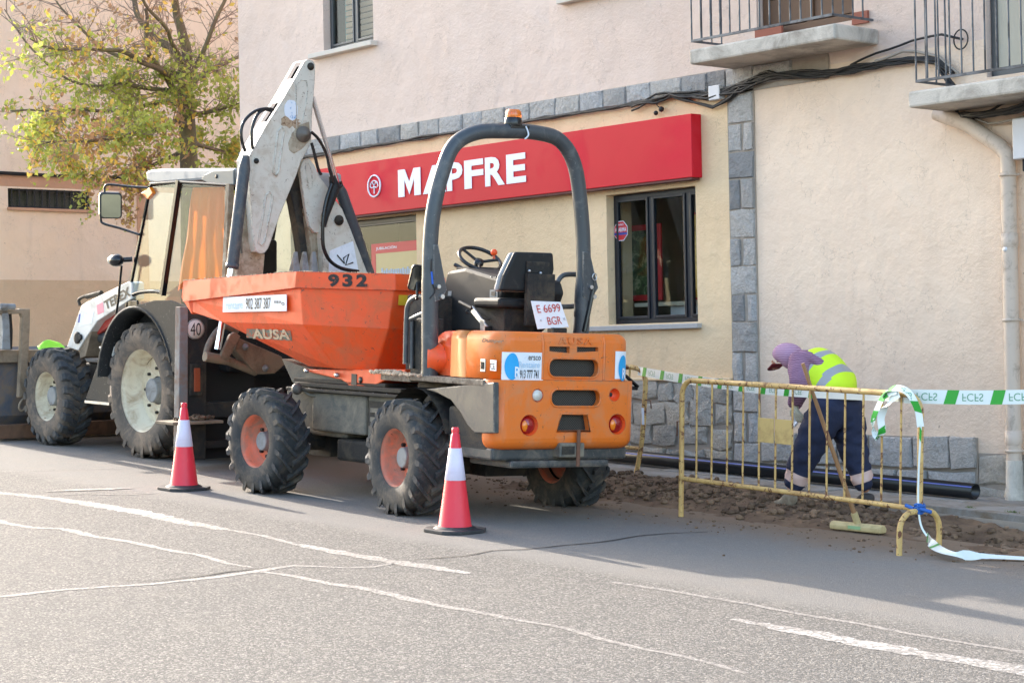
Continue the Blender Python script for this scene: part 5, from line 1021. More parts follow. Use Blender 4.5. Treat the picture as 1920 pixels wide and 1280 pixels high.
px(TF, ((150,630), (213,580), (222,588), (222,600), (158,643)), 1, -.70, .08, 'red_link', M['red_link'], B, .01)
mb = MB(TF); mb.tube([TF.pl(165, 634, 1, -.62), TF.pl(232, 630, 1, -.62)], .065, 14); mb.build('lift_cylinder', M['cyl'], B)
mb = MB(TF); 
for x, y, r in ((152, 632, .035), (146, 633, .07)): p = TF.pl(x, y, 1, -.805); mb.lathe(p, (0,-1,0), [(r, 0), (r, .02), (r*.6, .022), (.0001, .022)], 14)
mb.build('arm_pins', M['grime'], arm)
px(TF, ((146,640), (160,625), (172,620), (160,668), (150,672)), 1, -.78, .3, 'arm_bracket', M['tan_beam'], B)
mb = MB(TF); mb.tube(smooth_path([TF.pl(x, y, 1, -.7) for x, y in ((150, 572), (148, 562), (158, 556), (172, 552))]), .02, 8); mb.tube([TF.pl(163, 556, 1, -.7), TF.pl(190, 549, 1, -.7)], .03, 8); mb.build('hydraulic_fitting', M['grime'], arm)
# fender
mb = MB(TF); c0 = Vector((.02, 0, .735)); R1 = .82
def arcp(t, R, y): return (c0.x+cos(t)*R, y, c0.z+sin(t)*R*1.08)
N_ = 18; A0, A1 = radians(172), radians(22)
ts = [A0+(A1-A0)*k/N_ for k in range(N_+1)]
vs = []; 
for t in ts: vs += [arcp(t, R1, -1.06), arcp(t, R1+.035, -1.07), arcp(t, R1+.04, -.60), arcp(t, R1, -.60)]
fs = []
for k in range(N_):
    for j in range(4): fs.append((4*k+j, 4*k+(j+1) % 4, 4*k+4+(j+1) % 4, 4*k+4+j))
mb.add(vs, fs, True); fe = mb.build('fender', M['black_speck'], B)
mb = MB(TF); ts2 = [radians(100)+(radians(15)-radians(100))*k/10 for k in range(11)]; o_ = [arcp(t, R1+.03, -1.06) for t in ts2]; in_ = [TF.pl(x, y, 1, -1.06) for x, y in ((352, 700), (352, 575), (318, 563), (290, 563))]; mb.prism([Vector(p) for p in o_[:]] + [Vector(p) for p in in_], (0, .03, 0)); mb.build('fender_plate', M['black_speck'], fe, bevel=.008)
# cab
YC = -.78
def C(x, y): return TF.pl(x, y, 1, YC)
rf = [C(272, 322), C(274, 340), C(292, 345), C(380, 338), C(392, 345), C(440, 348), C(441, 315), C(300, 316), C(280, 318)]
mb = MB(TF); mb.prism(rf, (0, 1.34, 0)); roof = mb.build('cab_roof', M['roof_grey'], B, bevel=.03)
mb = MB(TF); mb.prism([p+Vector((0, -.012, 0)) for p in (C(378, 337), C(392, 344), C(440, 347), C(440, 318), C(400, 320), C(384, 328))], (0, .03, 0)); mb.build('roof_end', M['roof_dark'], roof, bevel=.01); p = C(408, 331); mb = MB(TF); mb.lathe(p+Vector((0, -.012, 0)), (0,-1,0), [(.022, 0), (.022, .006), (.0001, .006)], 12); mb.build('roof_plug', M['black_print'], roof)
pil = [((283, 344), (237, 575), .022), ((336, 338), (305, 553), .04), ((431, 345), (424, 520), .045)]
for i, (a, b, r) in enumerate(pil):
    for yy in (0, 1.28):
        pa, pb = C(*a)+Vector((0, yy, 0)), C(*b)+Vector((0, yy, 0)); mb = MB(TF); mb.tube([pa, pa.lerp(pb, .5)+Vector((-.0, -.0, 0)), pb], r, 4, sq=True); mb.build('pillar', M['white_dirty'] if i == 2 else M['blackgloss'], B, bevel=.004)
for yy in (0, 1.28):
    mb = MB(TF); mb.tube(smooth_path([C(x, y)+Vector((0, yy, 0)) for x, y in ((242, 556), (262, 548), (290, 546), (308, 550))]), .022, 6); mb.build('window_rail', M['blackgloss'], B); mb = MB(TF); mb.tube([C(x, y)+Vector((0, yy, 0)) for x, y in ((283, 345), (336, 341), (431, 347))], .02, 6); mb.build('roof_rail', M['blackgloss'], B)
for x, y in ((282, 346), (238, 574), (431, 347)): mb = MB(TF); mb.tube([C(x, y), C(x, y)+Vector((0, 1.28, 0))], .025, 6); mb.build('cross_rail', M['blackgloss'], B)
for pts, nm in ((((286,350), (333,344), (304,546), (288,543), (262,545), (243,553)), 'door_glass'), (((340,344), (427,350), (421,520), (350,524), (309,552)), 'side_glass'), (((242,560), (262,551), (290,549), (318,552), (300,572), (262,590), (238,600)), 'lower_glass')):
    for yy in (0, 1.28):
        mb = MB(TF); mb.prism([C(x, y)+Vector((0, yy, 0)) for x, y in pts], (0, .006, 0)); mb.build(nm, M['glass_cab'] if nm == 'side_glass' else M['glass_door'], B)
mb = MB(TF); a, b = C(284, 350), C(240, 556); mb.add([a+Vector((0, .02, 0)), a+Vector((0, 1.26, 0)), b+Vector((0, 1.26, 0)), b+Vector((0, .02, 0))], [(0, 1, 2, 3)]); mb.build('windscreen', M['glass_cab'], B)
mb = MB(TF); a, b = C(242, 556), C(320, 560); mb.box((-.70, -.76, .98), (1.45, .5, 1.62)); mb.build('cab_body', M['black_speck'], B, bevel=.03)
mb = MB(TF); mb.box((-.62, -.79, 1.45), (-.40, -.765, 1.72)); mb.build('door_step_panel', M['blackgloss'], B, bevel=.01)
# orange cloth: folded sheet behind the side glass
def folded(fr, quad, n, m, amp, ax_n, name, mat, par, seed=0):
    p00, p10, p11, p01 = [Vector(q) for q in quad]; vs = []; nn = Vector(ax_n)
    for j in range(m+1):
        for i in range(n+1):
            u, v = i/n, j/m; p = p00.lerp(p10, u).lerp(p01.lerp(p11, u), v); f = sin(u*n*.9+seed+v*1.5)*.6+noise.noise(Vector((u*5+seed, v*3, seed)))*1.2
            vs.append(p+nn*f*amp*(1-.45*v*(1 if par else 1)))
    mb = MB(fr); mb.smooth = True; mb.add(vs, [(j*(n+1)+i, j*(n+1)+i+1, (j+1)*(n+1)+i+1, (j+1)*(n+1)+i) for j in range(m) for i in range(n)]); return mb.build(name, mat, par)
C2_ = lambda x, y: TF.pl(x, y, 1, YC+.09)
folded(TF, (C2_(330, 545), C2_(424, 525), C2_(420, 350), C2_(362, 352)), 26, 14, .03, (0, 1, 0), 'orange_curtain', M['curtain'], B, 1.3)
# seat and dash in the cab
mb = MB(TF); mb.box((.25, -.2, 1.6), (.75, .3, 1.8)); mb.box((.65, -.2, 1.8), (.78, .3, 2.4)); mb.build('driver_seat', M['black'], B, bevel=.04); mb = MB(TF); mb.cyl((-.45, 0, 1.6), (-.3, 0, 2.0), .04); mb.lathe((-.28, 0, 2.02), (.4, 0, 1), [(.17, 0), (.19, .01), (.17, .02)], 20); mb.build('steering_wheel', M['blackgloss'], B)
# mirrors
def mirror_on(pts_arm, c, hw, hh, fr=TF, y=-1.0, nm='mirror'):
    p = fr.pl(c[0], c[1], 1, y); n_ = Vector((.92, -.20, -.30)).normalized(); uu = Vector((.35, .92, 0)).normalized(); vv = Vector((0, 0, 1))
    mb = MB(fr); mb.prism(rr2(p-n_*.05, uu, vv, hw, hh, .04), n_*.05); m_ = mb.build(nm, M['blackgloss'], B, bevel=.012); mb = MB(fr); mb.prism(rr2(p+n_*.001, uu, vv, hw*.84, hh*.88, .03), n_*.003); mb.build('mirror_glass', M['mirror'], m_)
    mb = MB(fr); mb.tube(smooth_path([fr.pl(a, b, 1, yy) for a, b, yy in pts_arm], 5), .014, 8); mb.build('mirror_arm', M['blackgloss'], m_); return m_
mirror_on([(278, 352, -.8), (235, 349, -.9), (204, 346, -1.0), (196, 352, -1.02), (196, 366, -1.02), (190, 390, -1.02), (189, 412, -1.02), (196, 420, -1.0), (225, 428, -.9), (262, 440, -.8)], (208, 386), .125, .145)
mb = MB(TF); q = [TF.pl(x, y, 1, -.82) for x, y in ((280, 351), (286, 362), (276, 374), (264, 362))]; mb.prism(q, (0, .05, 0)); mb.build('side_marker', M['lens_amber'], B, bevel=.008)
p = TF.pl(218, 488, 1, -.95); mb = MB(TF); mb.sphere(p, .10, 16, (1.15, .75, .72)); wl = mb.build('work_light', M['blackgloss'], B); mb = MB(TF); mb.sphere(p+Vector((-.075, -.02, .0)), .06, 12, (.8, .8, .8)); mb.build('light_glass', M['lens_white'], wl); mb = MB(TF); mb.tube([p, TF.pl(248, 486, 1, -.8)], .03, 8); mb.tube([TF.pl(228, 498, 1, -.9), TF.pl(222, 560, 1, -.88), TF.pl(216, 605, 1, -.86)], .014, 8); mb.build('light_bracket', M['blackgloss'], wl)
q = [TF.pl(x, y, 1, -.70) for x, y in ((302, 378), (323, 380), (316, 430), (290, 422))]; mb = MB(TF); mb.prism([v+Vector((0, 1.55, 0)) for v in q], (0, .03, 0)) if False else None
# loader bucket, hitch, bars
mb = MB(TF); S_ = [(-3.05, 1.10), (-3.12, .30), (-3.25, .12), (-3.45, .05), (-4.05, .04), (-4.05, .07), (-3.45, .09), (-3.28, .16), (-3.18, .34), (-3.14, 1.14)]
mb.prism([(x, -1.25, z) for x, z in S_], (0, 2.5, 0)); bk_ = mb.build('loader_bucket', M['bucket'], B, bevel=.01)
for yy in (-1.25, 1.22): mb = MB(TF); mb.prism([(-3.10, yy, 1.12), (-3.14, yy, .3), (-3.3, yy, .1), (-4.05, yy, .06), (-3.9, yy, .5), (-3.2, yy, 1.12)], (0, .03, 0)); mb.build('bucket_side', M['bucket'], bk_, bevel=.005)
mb = MB(TF); mb.box((-3.05, -1.25, .95), (-2.96, 1.25, 1.10)); mb.build('top_beam', M['tan_beam'], bk_, bevel=.01); mb = MB(TF); mb.box((-3.13, -1.26, .03), (-2.98, 1.26, .20)); mb.build('cutting_edge', M['bucket_low'], bk_, bevel=.01)
X_ = -2.85
def bx(a, th=-.06): return [TF.pl(x, y, 0, X_) for x, y in a]
mb = MB(TF); mb.prism(bx(((36, 579), (57, 579), (57, 600), (53, 690), (50, 745), (35, 745), (38, 690), (42, 595))), (-.08, 0, 0)); mb.prism(bx(((-20, 581), (42, 580), (42, 588), (-20, 590))), (-.08, 0, 0)); hf = mb.build('hitch_frame', M['tan_beam'], B, bevel=.012)
mb = MB(TF); mb.prism(bx(((3, 574), (14, 572), (18, 600), (20, 655), (4, 655), (6, 620))), (-.10, 0, 0)); mb.cyl(TF.pl(0, 574, 0, X_+.02), TF.pl(28, 575, 0, X_+.02), .035); mb.build('hitch_link', M['hub'], hf, bevel=.008)
mb = MB(TF); mb.prism([p+Vector((-.12, 0, 0)) for p in bx(((14, 578), (30, 578), (33, 620), (32, 655), (18, 655)))], (-.08, 0, 0)); mb.build('hitch_plate', M['grime'], hf, bevel=.01)
mb = MB(TF); mb.tube(smooth_path(bx(((46, 745), (38, 755), (36, 765), (42, 770), (48, 762)))), .016, 6); mb.build('hook', M['tan_beam'], hf)
# rear frame, stabiliser, lights
X1 = 1.55
def q1(x, y, v=X1): return TF.pl(x, y, 0, v)
mb = MB(TF); mb.prism([q1(x, y) for x, y in ((338, 575), (353, 575), (352, 860), (334, 862))], (-.10, 0, 0)); sta = mb.build('stabiliser_leg', pm('grey_stabiliser', srgb(118,122,124), .55, var=.15, dirt=srgb(128,100,80), da=.7, ds=5), B, bevel=.008)
mb = MB(TF); mb.prism([q1(x, y, 1.52) for x, y in ((353, 575), (392, 575), (388, 640), (386, 862), (352, 862))], (-.14, 0, 0)); rfm = mb.build('rear_panel', M['oily'], B, bevel=.01)
mb = MB(TF); mb.prism([q1(x, y, 1.30) for x, y in ((352, 600), (560, 590), (560, 850), (352, 862))], (-.06, 0, 0)); mb.build('rear_plate', pm('deep_black_steel', srgb(20,21,23), .7, var=.4), B)
p = q1(366, 617, 1.53); mb = MB(TF); mb.lathe(p, (1,0,0), [(.105, 0), (.105, .008), (.0001, .008)], 28); dsc = mb.build('speed_disc', pm('worn_white_disc', srgb(206,204,196), .5, var=.12, vs=30), B); mb = MB(TF); put_text(mb, '40', p+Vector((.010, -.062, -.065)), p+Vector((.010, .062, -.065)), p+Vector((.010, -.062, .065)), .0); mb.build('number', M['black_print'], dsc)
mb = MB(TF); mb.tube([p+Vector((.008, .1*cos(t*pi/14), .1*sin(t*pi/14))) for t in range(28)], .003, 4, closed=True); mb.build('disc_ring', M['black_print'], dsc)
mb = MB(TF); mb.prism([q1(x, y, 1.56) for x, y in ((358, 682), (381, 682), (380, 742), (357, 742))], (-.05, 0, 0)); tl = mb.build('lamp_housing', M['grime'], B, bevel=.01); mb = MB(TF); mb.prism([q1(x, y, 1.575) for x, y in ((365, 690), (376, 690), (376, 734), (365, 734))], (-.03, 0, 0)); mb.build('rear_lens', pm('dusty_amber_lens', srgb(150,70,40), .35, var=.3, vs=20), tl, bevel=.006)
mb = MB(TF); mb.box((1.30, -1.15, .52), (1.50, 1.15, .68)); mb.box((1.30, -1.15, .20), (1.45, 1.15, .28)); mb.build('cross_beam', M['oily'], B, bevel=.01)
mb = MB(TF); a, b = q1(310, 792, 1.65), q1(405, 793, 1.65); mb.box((1.45, a.y, a.z-.02), (1.80, b.y, a.z+.01)); pad = mb.build('stabiliser_pad', M['tan_beam'], B, bevel=.006); mb = MB(TF); rr = random.Random(2)
for i in range(60): rock(mb, (1.62+rr.uniform(-.12, .12), rr.gauss((a.y+b.y)/2+.05, .10), a.z+.012+rr.uniform(0, .04)), rr.uniform(.01, .03), rr)
o = mb.build('dirt_pile', M['clod'], pad); o['kind'] = 'stuff'
# swung backhoe
XP = 1.90
def W_(pts, v, th, name, mat, par, bevel=.008): return px(TF, pts, 0, v, th, name, mat, par, bevel)
boomO = ((571,116), (577,112), (586,114), (591,122), (591,138), (588,180), (585,215), (584,245), (583,268), (573,288), (564,303), (555,330), (540,366), (526,400), (512,440), (503,465), (496,474), (488,476), (480,472), (476,455), (472,400), (468,345), (465,300), (471,286), (500,235), (530,188), (552,150))
boom = W_(boomO, XP, -.025, 'boom', M['white_worn'], B, .004)
mb = MB(TF); mb.prism([TF.pl(x, y, 0, XP-.24) for x, y in boomO], (-.025, 0, 0)); mb.build('boom_plate', M['white_worn'], boom)
# its left flange with two slots: three strips along the left edge
le = [TF.pl(x, y, 0, XP-.02) for x, y in ((571,116), (552,150), (530,188), (500,235), (471,286), (465,300))]; ri = [TF.pl(x, y, 0, XP-.02) for x, y in ((591,138), (588,180), (585,215), (584,245))]
def lerpE(E, t):
    L_ = [0]; 
    for a, b in zip(E, E[1:]): L_.append(L_[-1]+(b-a).length)
    s = t*L_[-1]
    for i in range(len(E)-1):
        if s <= L_[i+1]+1e-9: return E[i].lerp(E[i+1], (s-L_[i])/(L_[i+1]-L_[i]))
mb = MB(TF); D_ = Vector((-.22, 0, 0)); sl_t = [(.0, .17, .12), (.42, .60, .13)]
def strip(t0, t1, u0, u1, n=6):
    for k in range(n):
        a, b = lerpE(le, t0+(t1-t0)*k/n), lerpE(le, t0+(t1-t0)*(k+1)/n); off = Vector((0, .0, 0)); mb.quad(a+D_*u0, b+D_*u0, b+D_*u1, a+D_*u1)
strip(.0, 1, 0, .22, 12); strip(0, 1, .78, 1, 12); strip(.17, .42, .22, .78); strip(.62, 1, .22, .78, 6); mb.build('boom_flange', M['white_worn'], boom)
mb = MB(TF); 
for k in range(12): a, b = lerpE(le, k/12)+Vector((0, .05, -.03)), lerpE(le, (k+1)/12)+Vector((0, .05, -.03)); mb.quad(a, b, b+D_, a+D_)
mb.build('boom_slot_shade', pm('painted_slot_shade', srgb(24,26,28), 1.0, spec=.0), boom)  # dark sheet behind the slots, painting the shade inside the boom
mb = MB(TF); ft = [TF.pl(x, y, 0, XP-.02) for x, y in ((465,300), (468,345), (472,400), (476,455), (480,472))]
for a, b in zip(ft, ft[1:]): mb.quad(a, b, b+D_, a+D_)
lf2 = [TF.pl(x, y, 0, XP-.02) for x, y in ((496,474), (503,465), (512,440), (526,400), (540,366), (555,330), (564,303), (573,288), (583,268), (584,245), (585,215), (588,180), (591,138), (591,122), (586,114), (577,112), (571,116))]
for a, b in zip(lf2, lf2[1:]): mb.quad(a, b, b+D_, a+D_)
mb.build('boom_edge', M['white_worn'], boom)
def groove(pts, v, par, r=.012, mat=None): mb = MB(TF); mb.tube([TF.pl(x, y, 0, v) for x, y in pts], r, 6, closed=True); return mb.build('rib', mat or M['white_worn'], par)
groove(((484,455), (490,460), (496,452), (508,390), (511,368), (506,360), (499,366), (492,410)), XP+.001, boom); groove(((512,325), (518,330), (523,320), (530,262), (534,244), (528,238), (521,248), (516,290)), XP+.001, boom); groove(((555,160), (565,150), (575,152), (577,170), (572,205), (566,235), (556,240)), XP+.001, boom, .006)
px(TF, ((548,250), (560,235), (580,228), (583,262), (566,280), (552,288), (543,282), (541,268)), 0, XP+.008, -.012, 'pivot_boss', M['white_dirty'], boom)
def pin(x, y, r, v, par, mat=None, d=.03): p = TF.pl(x, y, 0, v); mb = MB(TF); mb.lathe(p, (1,0,0), [(r, 0), (r, d*.4), (r*.62, d*.5), (r*.6, d), (r*.3, d*1.1), (r*.28, d*1.5), (.0001, d*1.5)], 20); return mb.build('pin', mat or M['grime'], par)
pin(568, 252, .085, XP+.01, boom, pm('worn_pin', srgb(104,98,90), .6, var=.3, vs=20), d=.05); pin(582, 125, .04, XP, boom); pin(480, 302, .028, XP, boom); 
p = TF.pl(546, 206, 0, XP+.0015); mb = MB(TF); rg = random.Random(3); mb.prism([p+Vector((0, (.085+.012*rg.uniform(-1, 1))*cos(t*pi/9), (.105+.012*rg.uniform(-1, 1))*sin(t*pi/9))) for t in range(18)], (.001, 0, 0)); t_ = NT('peeled_decal'); n_ = t_.noise(14, 5, .7); t_.col(t_.mix(t_.ramp(n_, .52, .58), srgb(220,228,238), srgb(130,168,208))); mb.build('decal', t_.m, boom)
mb = MB(TF); p = TF.pl(546, 230, 0, XP+.001); mb.prism([p+Vector((0, (.11+.03*rg.uniform(-1, 1))*cos(t*pi/9), (.06+.03*rg.uniform(-1, 1))*sin(t*pi/9))) for t in range(18)], (.0004, 0, 0)); mb.build('rust_patch', pm('rusty_scrape', srgb(172,150,124), .8, var=.2, vs=20, chip=srgb(110,74,50), ca=.6, cs=30), boom)
# lower members
kp_ = W_(((462,330), (470,390), (476,456), (484,474), (497,476), (492,530), (480,600), (438,600), (446,480)), XP-.12, -.15, 'king_post', M['white_dirty'], B)
W_(((563,318), (568,302), (580,297), (590,310), (600,332), (614,350), (621,362), (612,385), (602,405), (604,436), (590,437), (580,425), (572,385), (566,345)), XP-.10, -.05, 'dipper_plate', M['white_worn'], B)
W_(((574,390), (590,437), (604,436), (612,460), (622,560), (592,560), (584,470)), XP-.14, -.10, 'dipper_leg', M['white_dirty'], B)
W_(((542,352), (552,330), (563,318), (567,350), (580,425), (590,520), (592,560), (576,560), (560,440), (550,385)), XP-.22, -.12, 'dipper_edge', M['grime'], B)
dt = W_(((622,372), (632,378), (642,392), (662,440), (680,478), (702,530), (610,560), (602,440), (610,400)), XP-.06, -.16, 'swing_tower', M['white_worn'], B)
pin(635, 413, .055, XP-.05, dt, d=.04); px(TF, ((618,470), (662,452), (672,506), (616,512)), 0, XP-.054, -.002, 'scribbled_sticker', M['sticker'], dt, 0)
mb = MB(TF); mb.tube([TF.pl(x, y, 0, XP-.05) for x, y in ((632, 478), (646, 494), (644, 484), (654, 476), (648, 497), (662, 492))], .008, 5); mb.build('scribble', M['black_print'], dt)
groove(((572,312), (577,345), (580,355), (586,350), (584,318), (578,306)), XP-.10, boom, .006); 
mb = MB(TF)
mb.tube([TF.pl(586, 182, 0, XP-.10), TF.pl(636, 356, 0, XP-.10)], .026, 12); cy = mb.build('ram_rod', M['chrome'], B); mb = MB(TF); mb.tube([TF.pl(632, 345, 0, XP-.10), TF.pl(640, 362, 0, XP-.10), TF.pl(668, 440, 0, XP-.08), TF.pl(700, 530, 0, XP-.08)], [.05, .065, .062, .045], 14); mb.build('ram_barrel', M['cyl'], B)
mb = MB(TF); a, b = TF.pl(461, 292, 0, XP+.05), TF.pl(436, 494, 0, XP+.05); mb.tube([a, a.lerp(b, .12), b], [.035, .062, .062], 14); mb.lathe(b, (b-a), [(.0001, 0), (.068, 0), (.068, .05), (.05, .052)], 14); mb.build('ram_barrel', M['cyl'], B)
mb = MB(TF); c_ = TF.pl(408, 655, 0, XP+.05); mb.tube([b, c_], .036, 12); mb.build('ram_rod', M['chrome'], B)
mb = MB(TF); mb.tube([TF.pl(449, 400, 0, XP+.0), TF.pl(453, 475, 0, XP+.0)], .012, 6); mb.build('ram_pipe', M['chassis'], B)
hs = [((513,206), (500,204), (480,208), (462,222), (453,240), (453,262), (460,284)), ((509,208), (495,206), (482,216), (473,240), (472,262), (474,280)), ((584,248), (598,262), (612,290), (618,318), (624,336)), ((584,268), (590,290), (596,315), (602,328)),
      ((622,345), (612,375), (606,410), (605,440), (607,465), (618,488), (640,503), (672,509)), ((621,330), (626,345), (634,352), (640,348), (638,340))]
for i, h in enumerate(hs): mb = MB(TF); mb.tube(smooth_path([TF.pl(x, y, 0, XP+.06) for x, y in h], 5), .017 if i != 4 else .02, 8); mb.build('hose', M['blackgloss'], B)
mb = MB(TF); mb.tube([TF.pl(x, y, 0, XP+.03) for x, y in ((622, 330), (628, 350), (620, 375), (610, 405), (606, 425))], [.035, .06, .05, .04, .03], 8); mb.build('hose_sleeve', M['black'], B)
for k, x in enumerate((553, 570, 587)):
    mb = MB(TF); a = TF.pl(x, 512, 0, XP+.0); b = TF.pl(x+1, 472, 0, XP+.0); mb.add([a+Vector((.04, -.045, 0)), a+Vector((.04, .045, 0)), a+Vector((-.06, .045, 0)), a+Vector((-.06, -.045, 0)), b+Vector((.01, -.012, 0)), b+Vector((.01, .022, 0)), b+Vector((-.02, .022, 0)), b+Vector((-.02, -.012, 0))], [(0,1,5,4), (1,2,6,5), (2,3,7,6), (3,0,4,7), (4,5,6,7)]); mb.build('bucket_tooth', M['hub'], B, bevel=.006)
W_(((540,510), (604,508), (600,560), (560,600), (534,560)), XP-.05, -.3, 'digging_bucket', M['tan_beam'], B, .02)
W_(((448,633), (529,668), (534,684), (516,700), (483,702), (461,678), (441,655)), XP+.02, -.16, 'bucket_hanger', M['tan_beam'], B, .012)
pin(460, 650, .035, XP+.03, boom, M['hub']); pin(497, 690, .035, XP+.03, boom, M['hub'])
mb = MB(TF); mb.tube([TF.pl(384, 668, 0, XP), TF.pl(425, 675, 0, XP)], .05, 12); mb.tube([TF.pl(425, 675, 0, XP-.05), TF.pl(480, 697, 0, XP-.05)], .045, 10); mb.build('cross_pin', M['tan_beam'], B)
W_(((414,668), (420,674), (430,672), (452,630), (440,622), (432,628)), XP+.06, -.05, 'link_arm', M['tan_beam'], B, .01)
mb = MB(TF); mb.tube(smooth_path([TF.pl(x, y, 0, XP-.08) for x, y in ((386, 668), (392, 645), (408, 620), (425, 612), (445, 622))]), .035, 8); mb.build('guide_loop', M['chassis'], B)
# a green cloth and a yellow rail by the bucket
mb = MB(TF); base = TF.pl(90, 655, 0, -3.1); vs = []
for j in range(9):
    for i in range(15):
        u, v = i/14, j/8; y = -.68+u*.36; x = -3.2+v*.22; e = sin(pi*u)**.5*sin(pi*min(1, v*1.0+.02))**.6; vs.append((x, y, 1.10+e*.09+noise.noise(Vector((u*4, v*3, 1)))*.05*e))
mb.smooth = True; mb.add(vs, [(j*15+i, j*15+i+1, (j+1)*15+i+1, (j+1)*15+i) for j in range(8) for i in range(14)])
solo('cloth', mb, pm('bright_green_cloth', srgb(140,216,60), .8, var=.08), 'bright green cloth draped on the loader bucket behind the front wheel', 'cloth', TF.W((-3.1, -.35, 1.1)))
YB = thing('safety_rail', 'yellow rail standing beyond the loader bucket, under the green cloth', 'rail', Fr(-23.6, 11.3)); mb = MB(); z_ = WF.pl(80, 653, 0, -23.6).z; mb.tube([(-23.6, 10.7, z_), (-23.6, 12.6, z_)], .02, 8); M['barrier'] = pm('chipped_yellow_barrier', srgb(206,172,106), .5, var=.1, vs=6, dirt=srgb(172,132,84), da=.6, ds=6, chip=srgb(104,62,38), ca=.55, cs=13)
mb.build('top_rail', M['barrier'], YB)
for y in (10.7, 12.6): mb = MB(); mb.tube([(-23.6, y, z_), (-23.6, y, gz(-23.6))], .02, 8); mb.build('post', M['barrier'], YB)
# ================================================================== cones
M['cone_red'] = pm('cone_red', srgb(226,46,62), .42, var=.04, vs=4, dirt=srgb(214,104,106), da=.2); M['cone_white'] = pm('cone_sleeve', srgb(216,208,226), .35, var=.04, vs=20, dirt=srgb(180,170,184), da=.3); M['cone_base'] = pm('cone_base', srgb(44,44,46), .6, var=.2, dirt=srgb(110,104,98), da=.4)
def make_cone(p, h):
    fr = Fr(p.x, p.y, sx=-.04); t = thing('traffic_cone', 'x', 'cone', fr, 'red and white cones beside the dumper')
    hw = .215; n = 8; pts = []
    c = .10
    oct_ = [(-hw+c, -hw), (hw-c, -hw), (hw, -hw+c), (hw, hw-c), (hw-c, hw), (-hw+c, hw), (-hw, hw-c), (-hw, -hw+c)]
    mb = MB(fr); mb.prism([(x, y, 0) for x, y in oct_], (0, 0, .028)); mb.lathe((0,0,.026), (0,0,1), [(.17, 0), (.155, .012), (.135, .02)], 28); mb.build('base', M['cone_base'], t, bevel=.006)
    r = lambda z: .128 - (.128-.032)*(z-.04)/(h-.10)
    mb = MB(fr); mb.lathe((0,0,0), (0,0,1), [(.135, .035), (r(.05), .055), (r(h*.50), h*.50)], 36); o = mb.build('cone_body', M['cone_red'], t)
    mb = MB(fr); mb.lathe((0,0,0), (0,0,1), [(r(h*.50)+.001, h*.497), (r(h*.50)+.003, h*.50), (r(h*.80)+.003, h*.80), (r(h*.80), h*.803)], 36); mb.build('reflective_sleeve', M['cone_white'], t)
    mb = MB(fr); mb.lathe((0,0,0), (0,0,1), [(r(h*.80), h*.80), (r(h*.93), h*.935), (r(h*.93)*.8, h*.94), (r(h*.93)*.92, h*.96), (r(h*.93)*.92, h*.985), (.022, h), (.018, h), (.015, h-.06)], 28); mb.build('cone_tip', M['cone_red'], t); return t
cA = make_cone(gnd(345, 917), .80); cA['label'] = 'red and white traffic cone standing before the cream rear wheel of the backhoe'
cB = make_cone(gnd(853, 996), .80); cB['label'] = 'red and white traffic cone beside the rear wheel of the orange dumper'
# ================================================================== barriers
def barrier(frm, L, label, arch_l=False, arch_r=True, board_=True, zt=1.10, lean=0.0):
    t = thing('pedestrian_barrier', label, 'barrier', frm, 'yellow pedestrian barriers')
    z0 = .315; rt = .022; R_ = .13
    path = [(0, 0, .0 if not arch_l else z0), (0, 0, zt-R_)] + [(R_-R_*cos(a), 0, zt-R_+R_*sin(a)) for a in [pi/2*k/6 for k in range(1, 7)]] + [(L-R_+R_*sin(a), 0, zt-R_+R_*cos(a)) for a in [pi/2*k/6 for k in range(0, 7)]] + [(L, 0, z0)]
    mb = MB(frm); mb.tube(path, rt, 10); mb.build('frame', M['barrier'], t)
    mb = MB(frm); mb.tube([(.0, 0, z0), (L, 0, z0)], .019, 10); mb.build('bottom_rail', M['barrier'], t)
    n = 14
    for k in range(1, n):
        x = L*k/n; b = MB(frm); b.tube([(x, 0, z0), (x, 0, zt)], .0085, 6); b.build('upright', M['barrier'], t)
    if board_:
        x0, x1 = L*5/n, L*7/n
        for a, b_, c in ((x0+.0, (x0+x1)/2-.006, 0), ((x0+x1)/2+.006, x1, .004)): mb = MB(frm); mb.box((a, -.016+c, .68), (b_, -.010+c, .87)); mb.build('name_plate', pm('beige_plate', srgb(196,168,106), .5, var=.06, vs=5, dirt=srgb(150,116,70), da=.4) if 'plate_b' not in M else M['plate_b'], t, bevel=.002)
    for ok, x in ((arch_l, 0), (arch_r, L)):
        if ok:
            w = .20; P_ = [(x, -w, 0), (x, -w, .17)] + [(x, -w+.13-.13*cos(a), .17+.13*sin(a)) for a in [pi/2*k/5 for k in range(1, 6)]] + [(x, w-.13+.13*sin(a), .17+.13*cos(a)) for a in [pi/2*k/5 for k in range(0, 6)]] + [(x, w, 0)]
            mb = MB(frm); mb.tube(P_, .021, 10); mb.build('foot_arch', M['barrier'], t)
    mb = MB(frm); mb.tube([(-.02, 0, .78), (-.06, 0, .78), (-.06, 0, .66)], .006, 6); mb.build('hook', M['rust'], t)
    return t
bl = gnd(1277, 968); br_ = (gnd(1672, 1037)+gnd(1775, 1037))/2; dv = br_-bl
yaw_ = atan2(dv.y, dv.x)
BF = Fr(bl.x, bl.y, yaw=yaw_, sx=-.04); Lb = dv.length
k_ = 1.13
b1 = barrier(BF, Lb, 'rusty yellow barrier with two blank beige plates in front of the bending worker', zt=1.125)
